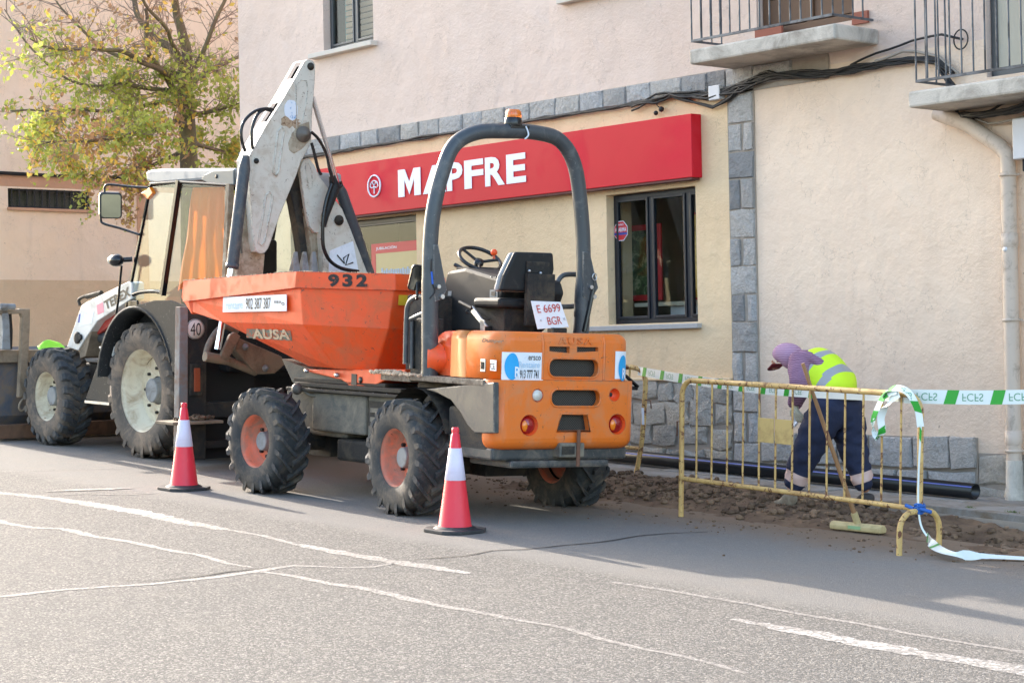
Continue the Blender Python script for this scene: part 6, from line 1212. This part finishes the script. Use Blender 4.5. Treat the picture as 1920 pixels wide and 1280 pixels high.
# second one, half hidden by the dumper, seen end on
e0 = gnd(1190, 904, .02); BF2 = Fr(e0.x-.02, e0.y, yaw=radians(186), sx=-.04)
L2 = 1.6
t2 = thing('pedestrian_barrier', 'yellow barrier standing behind the right rear corner of the orange dumper', 'barrier', BF2, 'yellow pedestrian barriers')
PQ = [WF.pl(x, y, 1, e0.y) for x, y in ((1190, 904), (1203, 830), (1208, 760), (1210, 715), (1203, 696), (1188, 689), (1165, 688), (1100, 690))]
mb = MB(); mb.tube(smooth_path(PQ, 5), .024, 10); mb.build('frame', M['barrier'], t2)
mb = MB(); mb.tube([WF.pl(x, y, 1, e0.y) for x, y in ((1202, 841), (1172, 838), (1080, 830))], .02, 8); mb.build('bottom_rail', M['barrier'], t2)
for x in (1181, 1160, 1135): mb = MB(); mb.tube([WF.pl(x, 692, 1, e0.y), WF.pl(x-8, 838, 1, e0.y)], .010, 6); mb.build('upright', M['barrier'], t2)
mb = MB(); P_ = [WF.pl(1100, 690, 1, e0.y), WF.pl(1092, 830, 1, e0.y), WF.pl(1088, 880, 1, e0.y)]; P_[-1].z = gz(P_[-1].x); mb.tube(P_, .024, 8); mb.build('leg', M['barrier'], t2)
mb = MB(); mb.tube([WF.pl(x, y, 1, e0.y-.01) for x, y in ((1209, 749), (1220, 751), (1221, 766))], .006, 6); mb.build('hook', M['rust'], t2)
mb = MB(); a = WF.pl(1205, 780, 1, e0.y-.028); mb.box((a.x-.01, a.y-.004, a.z-.08), (a.x+.02, a.y, a.z+.08)); mb.build('paper_label', M['sticker'], t2)
# ================================================================== broom
bh = gnd(1608, 998); BX = bh.x; BY = bh.y
M['broom_wood'] = pm('pale_broom_wood', srgb(190,172,126), .7, var=.15, vs=12, dirt=srgb(140,122,84), da=.5); M['pole_wood'] = pm('handle_wood', srgb(150,112,76), .6, var=.2, vs=12)
bm = thing('broom', 'wooden push broom leaning on the barrier with its pale head on the road', 'broom', (BX, BY, gz(BX)))
la, lb = gnd(1561, 993), gnd(1657, 1003); dd = (lb-la).normalized(); nn = Vector((-dd.y, dd.x, 0)); mb = MB()
for_ = [(-.045, .012), (.045, .012), (.05, .05), (.02, .075), (-.02, .075), (-.05, .05)]
mb.prism([la+nn*a+Vector((0, 0, b)) for a, b in for_], lb-la); mb.build('head', M['broom_wood'], bm, bevel=.012)
mb = MB(); mb.prism([la.lerp(lb, .38)+nn*-.052+Vector((0, 0, .03)), la.lerp(lb, .62)+nn*-.052+Vector((0, 0, .03)), la.lerp(lb, .62)+nn*-.052+Vector((0, 0, .055)), la.lerp(lb, .38)+nn*-.052+Vector((0, 0, .055))], nn*.004); mb.build('paint_mark', pm('green_mark', srgb(140,176,130), .7), bm)
mb = MB(); rb_ = random.Random(6)
for i in range(200): p = la.lerp(lb, rb_.uniform(.01, .99))+nn*rb_.uniform(-.04, .04); mb.add([p+Vector((-.002, 0, .018)), p+Vector((.002, 0, .018)), p+Vector((0, 0, .0))], [(0, 1, 2)])
o = mb.build('bristles', M['black'], bm); o['kind'] = 'stuff'
p0 = (la+lb)/2+Vector((0, 0, .07))
# top of the handle rests behind the barrier's top bar
bt_ = BF.W((0, .05, 1.12)); tp = WF.pl(1505, 681, 1, bt_.y+.12+ (0)); 
d_ = ray(1505, 681); 
# point on the sight line whose distance behind the barrier plane is 5 cm
n_b = Vector((-sin(yaw_), cos(yaw_), 0)); t_s = (bl.dot(n_b)+.03)/d_.dot(n_b); tp = d_*t_s; 
mb = MB(); mb.cyl(p0, p0+(tp-p0).normalized()*.09, .028, 12); mb.build('socket', M['broom_wood'], bm)
mb = MB(); mb.tube([p0+(tp-p0)*k/6 for k in range(7)], [.018, .018, .0175, .017, .016, .015, .014], 10); mb.build('handle', M['pole_wood'], bm)
# ================================================================== tape
def m_tape():
    t = NT('barrier_tape'); t.col(srgb(222,230,226)); t.rough(.35); t.b.inputs['Subsurface Weight'].default_value = 0; return t.m
M['tape'] = m_tape(); M['tape_green'] = pm('tape_green', srgb(44,160,52), .35, var=.05); M['tape_print'] = pm('tape_print', srgb(110,160,130), .4)
def tape(name, path, w, label, twist=None, up=None, green=None, text=None, group=None, tscale=1.0):
    """a flat band along path; blocks of green and words printed on it"""
    P = smooth_path(path, 8); L_ = [0]
    for a, b in zip(P, P[1:]): L_.append(L_[-1]+(b-a).length)
    t = thing(name, label, 'tape', P[0], group)
    def fr_(s):
        for i in range(len(P)-1):
            if s <= L_[i+1] or i == len(P)-2: break
        k = (s-L_[i])/max(1e-6, L_[i+1]-L_[i]); p = P[i].lerp(P[i+1], k); tg = (P[i+1]-P[i]).normalized(); u = Vector(up(s/L_[-1])) if up else Vector((0, 0, 1)); u = (u-tg*u.dot(tg)).normalized(); return p, tg, u, tg.cross(u)
    def band(s0, s1, u0, u1, off, skew=0):
        n = max(2, int((s1-s0)/.03)); vs = []
        for k in range(n+1):
            for uu in (u0, u1):
                s = max(0, min(L_[-1], s0+(s1-s0)*k/n + skew*uu)); p, tg, u, nn_ = fr_(s); vs.append(p+u*uu*w+nn_*off)
        mb = MB(); mb.smooth = True; mb.add(vs, [(2*k, 2*k+1, 2*k+3, 2*k+2) for k in range(n)]); return mb
    band(0, L_[-1], -.5, .5, 0).build('band', M['tape'], t)
    for g in (green or []):
        for off in (.0015, -.0015): band(g, g+.085, -.5, .5, off, .03).build('green_block', M['tape_green'], t)
    for (s, tx, flip) in (text or []):
        uv, fs = text_mesh(tx, .0); 
        for off in (-.002, .002):
            vs = []
            for u_0, v_0 in uv:
                if flip: u_0, v_0 = u_0, 1-v_0
                p, tg, u, nn_ = fr_(max(0, min(L_[-1], s+u_0*.15*tscale))); vs.append(p+u*(v_0-.5)*w*.55+nn_*off)
            mb = MB(); mb.add(vs, fs); mb.build('lettering', M['tape_print'], t)
    return t
zb_ = BF.W((Lb, 0, 1.1))
knot = BF.W((Lb-.16, 0, 1.11))
TAPES = 'green and white hazard tapes'
# right hand length: from the barrier knot out of the picture
d1 = WF.pl(1690, 738, 1, knot.y); d2 = ray(1990, 742); far_p = d2*(13.4)
tape('hazard_tape', [knot, knot.lerp(far_p, .5)+Vector((0, 0, -.01)), far_p], .10, 'white tape with green blocks stretched from the barrier knot to the right past the downpipe', green=[.30+.33*k for k in range(6)], text=[(.42+.33*k-.33, 'FCFS', True) for k in range(0, 7)], group=TAPES)
# left length: knot back to the far barrier
fe_ = WF.pl(1196, 695, 1, e0.y)
tape('hazard_tape', [fe_, fe_.lerp(knot, .25)+Vector((0, 0, -.035)), fe_.lerp(knot, .6)+Vector((0, 0, -.05)), knot], .085, 'white and green tape strung behind the worker between the two barriers', green=[.12+.42*k for k in range(9)], text=[(.27+.42*k, 'FCFS', True) for k in range(0, 8)], group=TAPES)
mb = MB(); rk = random.Random(4)
# bundle knotted on the bar, hanging loop, and tail
H = lambda x, y, o=-.05: (ray(x, y)*((bl.dot(n_b)+o)/ray(x, y).dot(n_b)))
tape('hazard_tape', [H(1682, 733), H(1660, 740), H(1645, 765), H(1636, 795), H(1646, 820), H(1654, 808), H(1652, 780), H(1668, 752), H(1686, 738)], .055, 'crumpled green and white tape knotted on the barrier corner and hanging in a loop', up=lambda s: (.55*cos(s*9), .2, .6+.5*sin(s*7)), green=[.10, .27, .5], text=[(.36, 'FCFS', False)], group=TAPES)
tape('hazard_tape', [H(1655, 745), H(1668, 730), H(1684, 727), H(1700, 733), H(1712, 748), H(1722, 772, -.03), H(1726, 800, -.03)], .05, 'green and white tape wrapped over the barrier corner and hanging beside its right post', up=lambda s: (.8, .3, .9-1.2*s), green=[.05, .36], text=[(.2, 'SA', False)], group=TAPES)
tape('hazard_tape', [H(1727, 795, -.03), H(1724, 850, -.03), H(1722, 900, -.03), H(1722, 950, -.03), H(1727, 985, -.02), H(1738, 1004, 0)], .014, 'narrow twisted tail of white tape running down the right barrier post to the road', up=lambda s: (.6, .6, 0), green=[.03], group=TAPES)
def GN(x, y, h): return gnd(x, y, h)
tape('hazard_tape', [GN(1738, 1006, .04), GN(1756, 1026, .06), GN(1790, 1038, .055), GN(1850, 1042, .03), GN(1990, 1050, .015)], .07, 'green and white tape lying twisted on the road by the foot of the barrier', up=lambda s: (0, .15, 1) if s < .25 else (0, .9, .4-.3*s), green=[.03, .62], text=[(.19, 'FCCS', False)], group=TAPES, tscale=1.3)
mb = MB(); c_ = BF.W((Lb, 0, .32))
for k in range(5): mb.tube([c_+Vector((.035*cos(t)+rk.uniform(-.005, .005), .035*sin(t), (k-2)*.012+.01*sin(2*t+k))) for t in [2*pi*j/10 for j in range(10)]], .010, 6, closed=True)
mb.tube([c_+Vector((-.03, -.03, 0)), c_+Vector((-.10, -.03, .02))], .014, 6); mb.tube([c_+Vector((.03, -.03, 0)), c_+Vector((.11, -.01, -.02))], .014, 6)
solo('blue_tie', mb, pm('blue_rag', srgb(36,92,168), .7), 'blue rag tied where the barrier post meets its foot arch', 'tie', c_)
# ================================================================== worker
PF = Fr(-11.0, 12.30, yaw=0)
gl = gz(-11.0)
Pn = thing('person', 'worker in a yellow high visibility vest and striped purple top bending over the trench', 'person', PF)
def skin(name, pts, edges, mats, par, sub=2, root=0):
    me = bpy.data.meshes.new(name); inv = ROOTS[rootof(par).name].inverted(); me.from_pydata([inv @ Vector(p[0]) for p in pts], edges, []); o = bpy.data.objects.new(name, me); COL.objects.link(o)
    m = o.modifiers.new('skin', 'SKIN'); m.use_smooth_shade = True
    for i, p in enumerate(pts):
        sv = me.skin_vertices[0].data[i] if me.skin_vertices else None
        if sv is None: break
        r = p[1]; sv.radius = (r, r) if not isinstance(r, tuple) else r
    return o, m
def mk_skin(name, pts, edges, mats, par, sub=2, root=0):
    me = bpy.data.meshes.new(name); inv = ROOTS[rootof(par).name].inverted(); me.from_pydata([inv @ Vector(p[0]) for p in pts], edges, [])
    bm_ = bmesh.new(); bm_.from_mesh(me); lay = bm_.verts.layers.skin.verify(); bm_.verts.ensure_lookup_table()
    for i, p in enumerate(pts):
        r = p[1]; bm_.verts[i][lay].radius = (r, r) if not isinstance(r, tuple) else r
        bm_.verts[i][lay].use_root = (i == root)
    bm_.to_mesh(me); bm_.free(); o = bpy.data.objects.new(name, me); COL.objects.link(o)
    m = o.modifiers.new('skin', 'SKIN'); m.use_smooth_shade = True; s = o.modifiers.new('sub', 'SUBSURF'); s.levels = sub; s.render_levels = sub
    bpy.context.view_layer.update(); freeze(o)
    for mt in (mats if isinstance(mats, (list, tuple)) else [mats]): o.data.materials.append(mt)
    o.data.polygons.foreach_set('use_smooth', [True]*len(o.data.polygons)); o.parent = par; return o
import bmesh
def PP(x, y, dy=0): return WF.pl(x, y, 1, 12.30+dy)
M['skin'] = pm('skin', srgb(196,140,112), .55, var=.05); M['navy'] = pm('navy_work_cloth', srgb(32,40,66), .85, var=.28, vs=8, bump=.5, bs=30)
M['vest'] = pm('hi_vis_yellow', srgb(206,240,40), .75, var=.05, vs=6, bump=.2, bs=12); M['reflect'] = pm('reflective_tape', srgb(158,158,160), .4, var=.05); M['pinkish'] = pm('dusty_reflective_band', srgb(208,178,168), .6, var=.06)
t_ = NT('striped_knit'); w_ = t_.n('ShaderNodeTexWave', i_Vector=t_.co, i_Scale=19.0, i_Distortion=2.6, i_Detail=2.0, bands_direction='Z'); t_.col(t_.mix(t_.ramp(w_.outputs[1], .35, .6), srgb(108,72,98), srgb(160,124,148))); t_.rough(.9); t_.bump(t_.noise(22, 3), .4, .02); M['knit'] = t_.m
t_ = NT('striped_hood'); w_ = t_.n('ShaderNodeTexWave', i_Vector=t_.co, i_Scale=17.0, i_Distortion=2.5, i_Detail=2.0, bands_direction='Z'); t_.col(t_.mix(t_.ramp(w_.outputs[1], .3, .7), srgb(160,118,144), srgb(186,150,170))); t_.rough(.9); M['hoodm'] = t_.m
def hand(name, wrist, dirv, palmn, par, mat, k=1.0):
    d = Vector(dirv).normalized(); n = Vector(palmn); n = (n-d*n.dot(d)).normalized(); s = d.cross(n)
    pts = [(wrist, .026*k), (wrist+d*.035*k, (.036*k, .020*k)), (wrist+d*.085*k, (.040*k, .019*k))]; edges = [(0, 1), (1, 2)]
    for i, (off, ln) in enumerate(((-.030, .062), (-.010, .072), (.011, .068), (.030, .052))):
        b0 = len(pts); a = wrist+d*.085*k+s*off*k; pts += [(a+d*.018*k, .0105*k), (a+d*(.018+ln*.5)*k+n*.010*k, .0095*k), (a+d*(.018+ln*.75)*k+n*.034*k, .0085*k)]; edges += [(2, b0), (b0, b0+1), (b0+1, b0+2)]
    b0 = len(pts); a = wrist+d*.03*k+s*-.03*k; pts += [(a+s*-.016*k+d*.012*k, .0125*k), (a+s*-.034*k+d*.04*k+n*.012*k, .0105*k), (a+s*-.036*k+d*.065*k+n*.028*k, .009*k)]; edges += [(1, b0), (b0, b0+1), (b0+1, b0+2)]
    return mk_skin(name, pts, edges, mat, par, 2)
# joints (near side is his left)
hipN, kneeN, ankN = PP(1550, 775, -.10), PP(1510, 852, -.14), PP(1482, 925, -.17); hipF, kneeF, ankF = PP(1586, 772, .10), PP(1600, 848, .16), PP(1626, 924, .22)
pel, wst, chs_, nck = PP(1568, 758), PP(1574, 730), PP(1530, 694), PP(1497, 678); hd = PP(1470, 665)
shN, shF = PP(1500, 682, -.17), PP(1506, 686, .17); elN, elF = PP(1503, 722, -.22), PP(1498, 735, .16); wrN, wrF = PP(1490, 756, -.14), PP(1488, 765, .08)
body = mk_skin('body', [(pel, .07), (wst, .06), (chs_, .07), (nck, .055), (hd, .08), (shN, .06), (elN, .04), (wrN, .026), (shF, .06), (elF, .04), (wrF, .026), (hipN, .08), (kneeN, .05), (ankN, .038), (hipF, .08), (kneeF, .05), (ankF, .038), (hd+Vector((-.03, 0, -.05)), .05)],
    [(0, 1), (1, 2), (2, 3), (3, 4), (2, 5), (5, 6), (6, 7), (2, 8), (8, 9), (9, 10), (0, 11), (11, 12), (12, 13), (0, 14), (14, 15), (15, 16), (4, 17)], M['skin'], Pn)
# face details (hidden under the hood from the street side)
mb = MB(); fc = hd+Vector((-.085, 0, -.075)); mb.sphere(fc+Vector((-.035, 0, 0)), .018, 8); mb.sphere(fc+Vector((-.02, -.032, .02)), .010, 8); mb.sphere(fc+Vector((-.02, .032, .02)), .010, 8); mb.box((fc.x-.03, fc.y-.02, fc.z-.045), (fc.x-.012, fc.y+.02, fc.z-.037)); mb.build('face', M['skin'], body)
tr = mk_skin('trousers', [(pel, (.21, .19)), (wst+(wst-pel)*.35, .17), (hipN, .175), (hipN.lerp(kneeN, .5), .155), (kneeN, .13), (kneeN.lerp(ankN, .5), .105), (ankN+Vector((.0, 0, .0)), .085), (hipF, .175), (hipF.lerp(kneeF, .5), .15), (kneeF, .125), (kneeF.lerp(ankF, .5), .10), (ankF, .082)],
    [(0, 1), (0, 2), (2, 3), (3, 4), (4, 5), (5, 6), (0, 7), (7, 8), (8, 9), (9, 10), (10, 11)], [M['navy'], M['pinkish']], Pn, 3)
def recolor(o, fn):
    inv = ROOTS[rootof(o).name]
    for p in o.data.polygons:
        k = fn(inv @ p.center)
        if k is not None: p.material_index = k
def bandf(p):
    for (k, a, m0, m1) in ((kneeN, ankN, .42, .66), (kneeN, ankN, .86, 1.12), (kneeF, ankF, .50, .72)):
        ax_ = a-k; t = (p-k).dot(ax_)/ax_.length_squared; q = k+ax_*t
        if m0 < t < m1 and (p-q).length < .16: return 1
recolor(tr, bandf)
for v in tr.data.vertices:
    c = v.co; v.co = c + v.normal*(noise.noise(Vector((c.x*9, c.y*9, c.z*16)))*.022 + noise.noise(c*26)*.008)
sw_ = mk_skin('sweater', [(wst+Vector((0, 0, .0)), .19), (chs_, .20), (nck, .11), (shN, .12), (shN.lerp(elN, .5), .108), (elN, .098), (elN.lerp(wrN, .6), .08), (wrN, .062), (shF, .12), (elF, .09), (wrF, .06)], [(0, 1), (1, 2), (1, 3), (3, 4), (4, 5), (5, 6), (6, 7), (1, 8), (8, 9), (9, 10)], M['knit'], Pn, 3)
for v in sw_.data.vertices: c = v.co; v.co = c + v.normal*(noise.noise(c*14)*.010)
hood_ = mk_skin('hood', [(nck+Vector((.02, 0, .01)), .12), (hd+Vector((.03, 0, .005)), .128), (hd+Vector((-.005, 0, -.01)), .120), (hd+Vector((-.025, 0, -.06)), .098)], [(0, 1), (1, 2), (2, 3)], M['hoodm'], Pn, 3)
mb = MB(); cc = hd+Vector((-.085, 0, -.105)); f_ = Vector((-.55, 0, -.75)).normalized(); u_ = Vector((-.75, 0, .55)).normalized(); vs = []
for i in range(9):
    a = -1.1+2.2*i/8; vs += [cc+Vector((.02, sin(a)*.085, .025)), cc+f_*.0+Vector((-.085*cos(a)*.9, sin(a)*.08, -.03*cos(a)))]
mb.smooth = True; mb.add(vs, [(2*i, 2*i+1, 2*i+3, 2*i+2) for i in range(8)]); cp = mb.build('cap_peak', pm('dark_red_cap', srgb(126,40,48), .7), Pn); sld = cp.modifiers.new('thick', 'SOLIDIFY'); sld.thickness = .008
vest = mk_skin('vest', [(PP(1590, 752), .195), (wst.lerp(chs_, .45), .215), (chs_+Vector((0, 0, .0)), .225), (chs_.lerp(nck, .8), .165)], [(0, 1), (1, 2), (2, 3)], [M['vest'], M['reflect']], Pn, 4)
ax_ = (nck-wst)
def vb(p):
    t = (p-wst).dot(ax_)/ax_.length_squared
    if .02 < t < .17 or .42 < t < .57: return 1
recolor(vest, vb)
for v in vest.data.vertices: c = v.co; v.co = c + v.normal*(noise.noise(c*8)*.016)
hN = hand('glove', wrN, (.25, .15, -1), (-.3, 1, 0), Pn, pm('pale_work_glove', srgb(206,200,180), .8), 1.05); hF = hand('glove', wrF, (.3, -.1, -1), (-.3, -1, 0), Pn, M['sticker'], 1.05)
M['boot'] = pm('dusty_work_boot', srgb(150,140,122), .85, var=.2, vs=12, dirt=srgb(110,92,72), da=.6); M['boot_dark'] = pm('dark_work_boot', srgb(58,54,52), .8, var=.3)
for nm, a, d, m_ in (('boot', ankN, Vector((-1, -.10, 0)), M['boot']), ('boot', ankF, Vector((-.9, -.3, 0)), M['boot_dark'])):
    d.normalize(); g = a.z-.115; h_ = Vector((a.x, a.y, g)); mk_skin(nm, [(h_+d*-.05+Vector((0, 0, .025)), .046), (h_+Vector((0, 0, .06)), .055), (h_+d*.08+Vector((0, 0, .03)), .046), (h_+d*.17+Vector((0, 0, .012)), (.045, .038)), (h_+d*.215+Vector((0, 0, .008)), (.034, .028)), (h_+Vector((.0, 0, .12)), .05)], [(0, 1), (1, 2), (2, 3), (3, 4), (1, 5)], m_, Pn, 2)
mb = MB(); 
belt = [wst+Vector((.055, 0, -.045))+Vector((.0, 0, 0))]
c_ = pel.lerp(wst, .8); axb = (wst-pel).normalized(); e1 = Vector((0, 1, 0)); e2 = axb.cross(e1); mb.tube([c_+(e1*cos(t*pi/12)+e2*sin(t*pi/12))*.172 for t in range(24)], .02, 6, closed=True); mb.build('belt', M['black'], Pn)
mb = MB(); p = hipN.lerp(kneeN, .55)+Vector((-.03, -.10, 0)); mb.box((p.x-.06, p.y-.012, p.z-.06), (p.x+.06, p.y+.02, p.z+.07)); mb.build('thigh_pocket', M['navy'], Pn, bevel=.012)
# ================================================================== tree
TR_X, TR_Y = -26.0, 15.27
M['bark'] = pm('bark', srgb(104,92,78), .95, var=.35, vs=14, dirt=srgb(120,118,80), da=.6, ds=3, bump=1, bs=25); M['twig'] = pm('twig_bark', srgb(146,124,108), .9, var=.3, vs=9)
def m_leaf(name, c1, c2):
    t = NT(name); r = t.n('ShaderNodeTexWhiteNoise', i_0=t.n('ShaderNodeVectorMath', operation='SNAP', i_0=t.co, i_1=(.12, .12, .12)).outputs[0]).outputs[0]
    t.col(t.mix(r, c1, c2)); t.rough(.6)
    ts = t.n('ShaderNodeBsdfTranslucent'); t.t.links.new(t.mix(r, c1, c2), ts.inputs[0]); out = [n for n in t.t.nodes if n.type == 'OUTPUT_MATERIAL'][0]; mx = t.n('ShaderNodeMixShader', i_0=.45, i_1=t.b.outputs[0], i_2=ts.outputs[0]); t.t.links.new(mx.outputs[0], out.inputs[0]); return t.m
M['leafg'] = m_leaf('green_leaf', srgb(150,164,72), srgb(190,192,96)); M['leafy'] = m_leaf('yellow_leaf', srgb(212,192,92), srgb(220,176,84)); M['leafb'] = m_leaf('dry_leaf', srgb(176,138,104), srgb(190,150,110))
tree = thing('street_tree', 'autumn tree with thinning yellow green leaves in front of the far peach wall', 'tree', (TR_X, TR_Y, gz(TR_X)))
rt = random.Random(31)
def TP(x, y, dx=0): return WF.pl(x, y, 0, TR_X+dx)
limbs = [([TP(357, 420), TP(355, 330), TP(352, 250), TP(348, 190), TP(346, 130)], .15, .11),
 ([TP(346, 130), TP(350, 100), TP(340, 60), TP(330, 20), TP(326, -60, .3)], .10, .05), ([TP(345, 125), TP(325, 95, -.2), TP(292, 66, -.4), TP(262, 36, -.6), TP(245, -20, -.8)], .075, .035),
 ([TP(348, 190), TP(322, 160, .3), TP(296, 125, .5), TP(276, 80, .7), TP(268, 20, .9)], .06, .025), ([TP(350, 175), TP(372, 148, -.2), TP(405, 128, -.5), TP(445, 108, -.7), TP(490, 80, -1)], .055, .02),
 ([TP(352, 150), TP(375, 110, .4), TP(395, 55, .6), TP(420, 0, .7), TP(430, -50, .8)], .045, .02), ([TP(347, 200), TP(310, 190, -.5), TP(250, 205, -1.0), TP(190, 212, -1.4), TP(110, 208, -1.6), (TP(20, 205, -1.7))], .05, .012),
 ([TP(347, 150), TP(300, 135, .6), TP(235, 95, 1.0), TP(180, 92, 1.2), TP(120, 97, 1.3), TP(60, 70, 1.4)], .05, .010), ([TP(344, 140), TP(280, 120, -.3), TP(210, 100, -.5), TP(160, 60, -.7), TP(110, 0, -.8)], .045, .012),
 ([TP(350, 230), TP(300, 240, .8), TP(230, 255, 1.2), TP(160, 262, 1.5), TP(90, 270, 1.6)], .045, .010), ([TP(352, 280), TP(310, 300, -.4), TP(250, 318, -.9), TP(180, 330, -1.1), (TP(110, 290, -1.3))], .04, .010),
 ([TP(350, 220), TP(380, 215, .5), TP(415, 200, .8), TP(450, 190, 1.0)], .04, .012), ([TP(352, 270), TP(385, 280, -.5), TP(420, 285, -.8), TP(455, 290, -1)], .04, .012), ([TP(346, 118), TP(310, 60, .9), TP(280, 20, 1.2), TP(260, -40, 1.4)], .04, .015),
 ([TP(345, 160), TP(300, 170, .2), TP(240, 160, .3), TP(170, 160, .2), TP(100, 130, .1), TP(40, 60, 0), TP(5, 15, 0)], .04, .007)]
leaves = []
def leaf(p, s):
    a = Vector((rt.gauss(0, 1), rt.gauss(0, 1), rt.gauss(0, 1)-.5)).normalized(); b = a.cross(Vector((rt.gauss(0, 1), rt.gauss(0, 1), rt.gauss(0, 1)))).normalized(); leaves.append((p, a*s, b*s*.62))
twb = MB()
def twig(p, d, L, r, depth):
    n = 4; P = [p]; q = p; dd = d.normalized()
    for k in range(n):
        dd = (dd + Vector((rt.uniform(-.3, .3), rt.uniform(-.3, .3), rt.uniform(-.22, .25)))).normalized(); q = q+dd*L/n; P.append(q)
    twb.tube(P, [r*(1-.75*k/n) for k in range(n+1)], 4 if r < .01 else 5, cap=False)
    zrel = q.z
    if depth > 0:
        for k in range(rt.choice((3, 4, 4))):
            t = rt.uniform(.25, 1); i = min(n-1, int(t*n)); pp_ = P[i].lerp(P[i+1], t*n-i); ang = Vector((rt.gauss(0, 1), rt.gauss(0, 1), rt.gauss(0, .7))); twig(pp_, dd*1.0+ang*.75, L*rt.uniform(.45, .7), r*.5, depth-1)
    dens = max(.08, min(1.0, (4.9-zrel)/1.5))
    for k in range(n+1):
        for j in range(3 if depth == 0 else 1):
            if rt.random() < dens*.34: leaf(P[k]+Vector((rt.gauss(0, .05), rt.gauss(0, .05), rt.gauss(0, .05)-.03)), rt.uniform(.028, .060))
for i, (P, r0, r1) in enumerate(limbs):
    Q = smooth_path(P, 6); m = len(Q); Q = [q + Vector((noise.noise(q*1.7), noise.noise(q*1.7+Vector((9, 0, 0))), noise.noise(q*1.7+Vector((0, 9, 0)))))*(.0 if i == 0 else .07) for q in Q]
    if i == 0: Q = [Vector((TR_X, TR_Y, gz(TR_X)-.1))] + Q; m += 1
    mb = MB(); mb.tube(Q, [r0+(r1-r0)*k/(m-1) for k in range(m)], 12 if i == 0 else 8); mb.build('trunk' if i == 0 else 'limb', M['bark'], tree)
    if i == 0: continue
    L_ = sum((b-a).length for a, b in zip(Q, Q[1:])); nt_ = int(L_*7)+4
    for k in range(nt_):
        t = rt.uniform(.12, 1); j = min(m-2, int(t*(m-1))); p = Q[j].lerp(Q[j+1], t*(m-1)-j); dv = (Q[j+1]-Q[j]).normalized(); twig(p, dv*.8+Vector((rt.gauss(0, .8), rt.gauss(0, .7), rt.gauss(.05, .55))), rt.uniform(.3, .75), .010, 2)
o = twb.build('twigs', M['twig'], tree); o['kind'] = 'stuff'
# more leaves in loose clumps low in the crown
for k in range(62):
    x = rt.gauss(265, 100); y = rt.gauss(230, 62)
    if x > 445 or x < 20 or y > 345 or y < 60: continue
    c = TP(x, y, rt.uniform(-1.3, 1.3))
    for j in range(int(rt.uniform(8, 24))): leaf(c+Vector((rt.gauss(0, .14), rt.gauss(0, .14), rt.gauss(0, .10))), rt.uniform(.03, .062))
mb = MB()
for p, a, b in leaves:
    h = noise.noise(p*.9)+rt.uniform(-.35, .35); mb.m = 0 if h > -.18 else (1 if h > -.42 else 2)
    if p.z > 5.0: mb.m = 2 if rt.random() < .6 else 1
    mb.add([p-a, p+b*.9-a*.1, p+a, p-b*.9-a*.1], [(0, 1, 2, 3)], False)
o = mb.build('crown', [M['leafg'], M['leafy'], M['leafb']], tree)
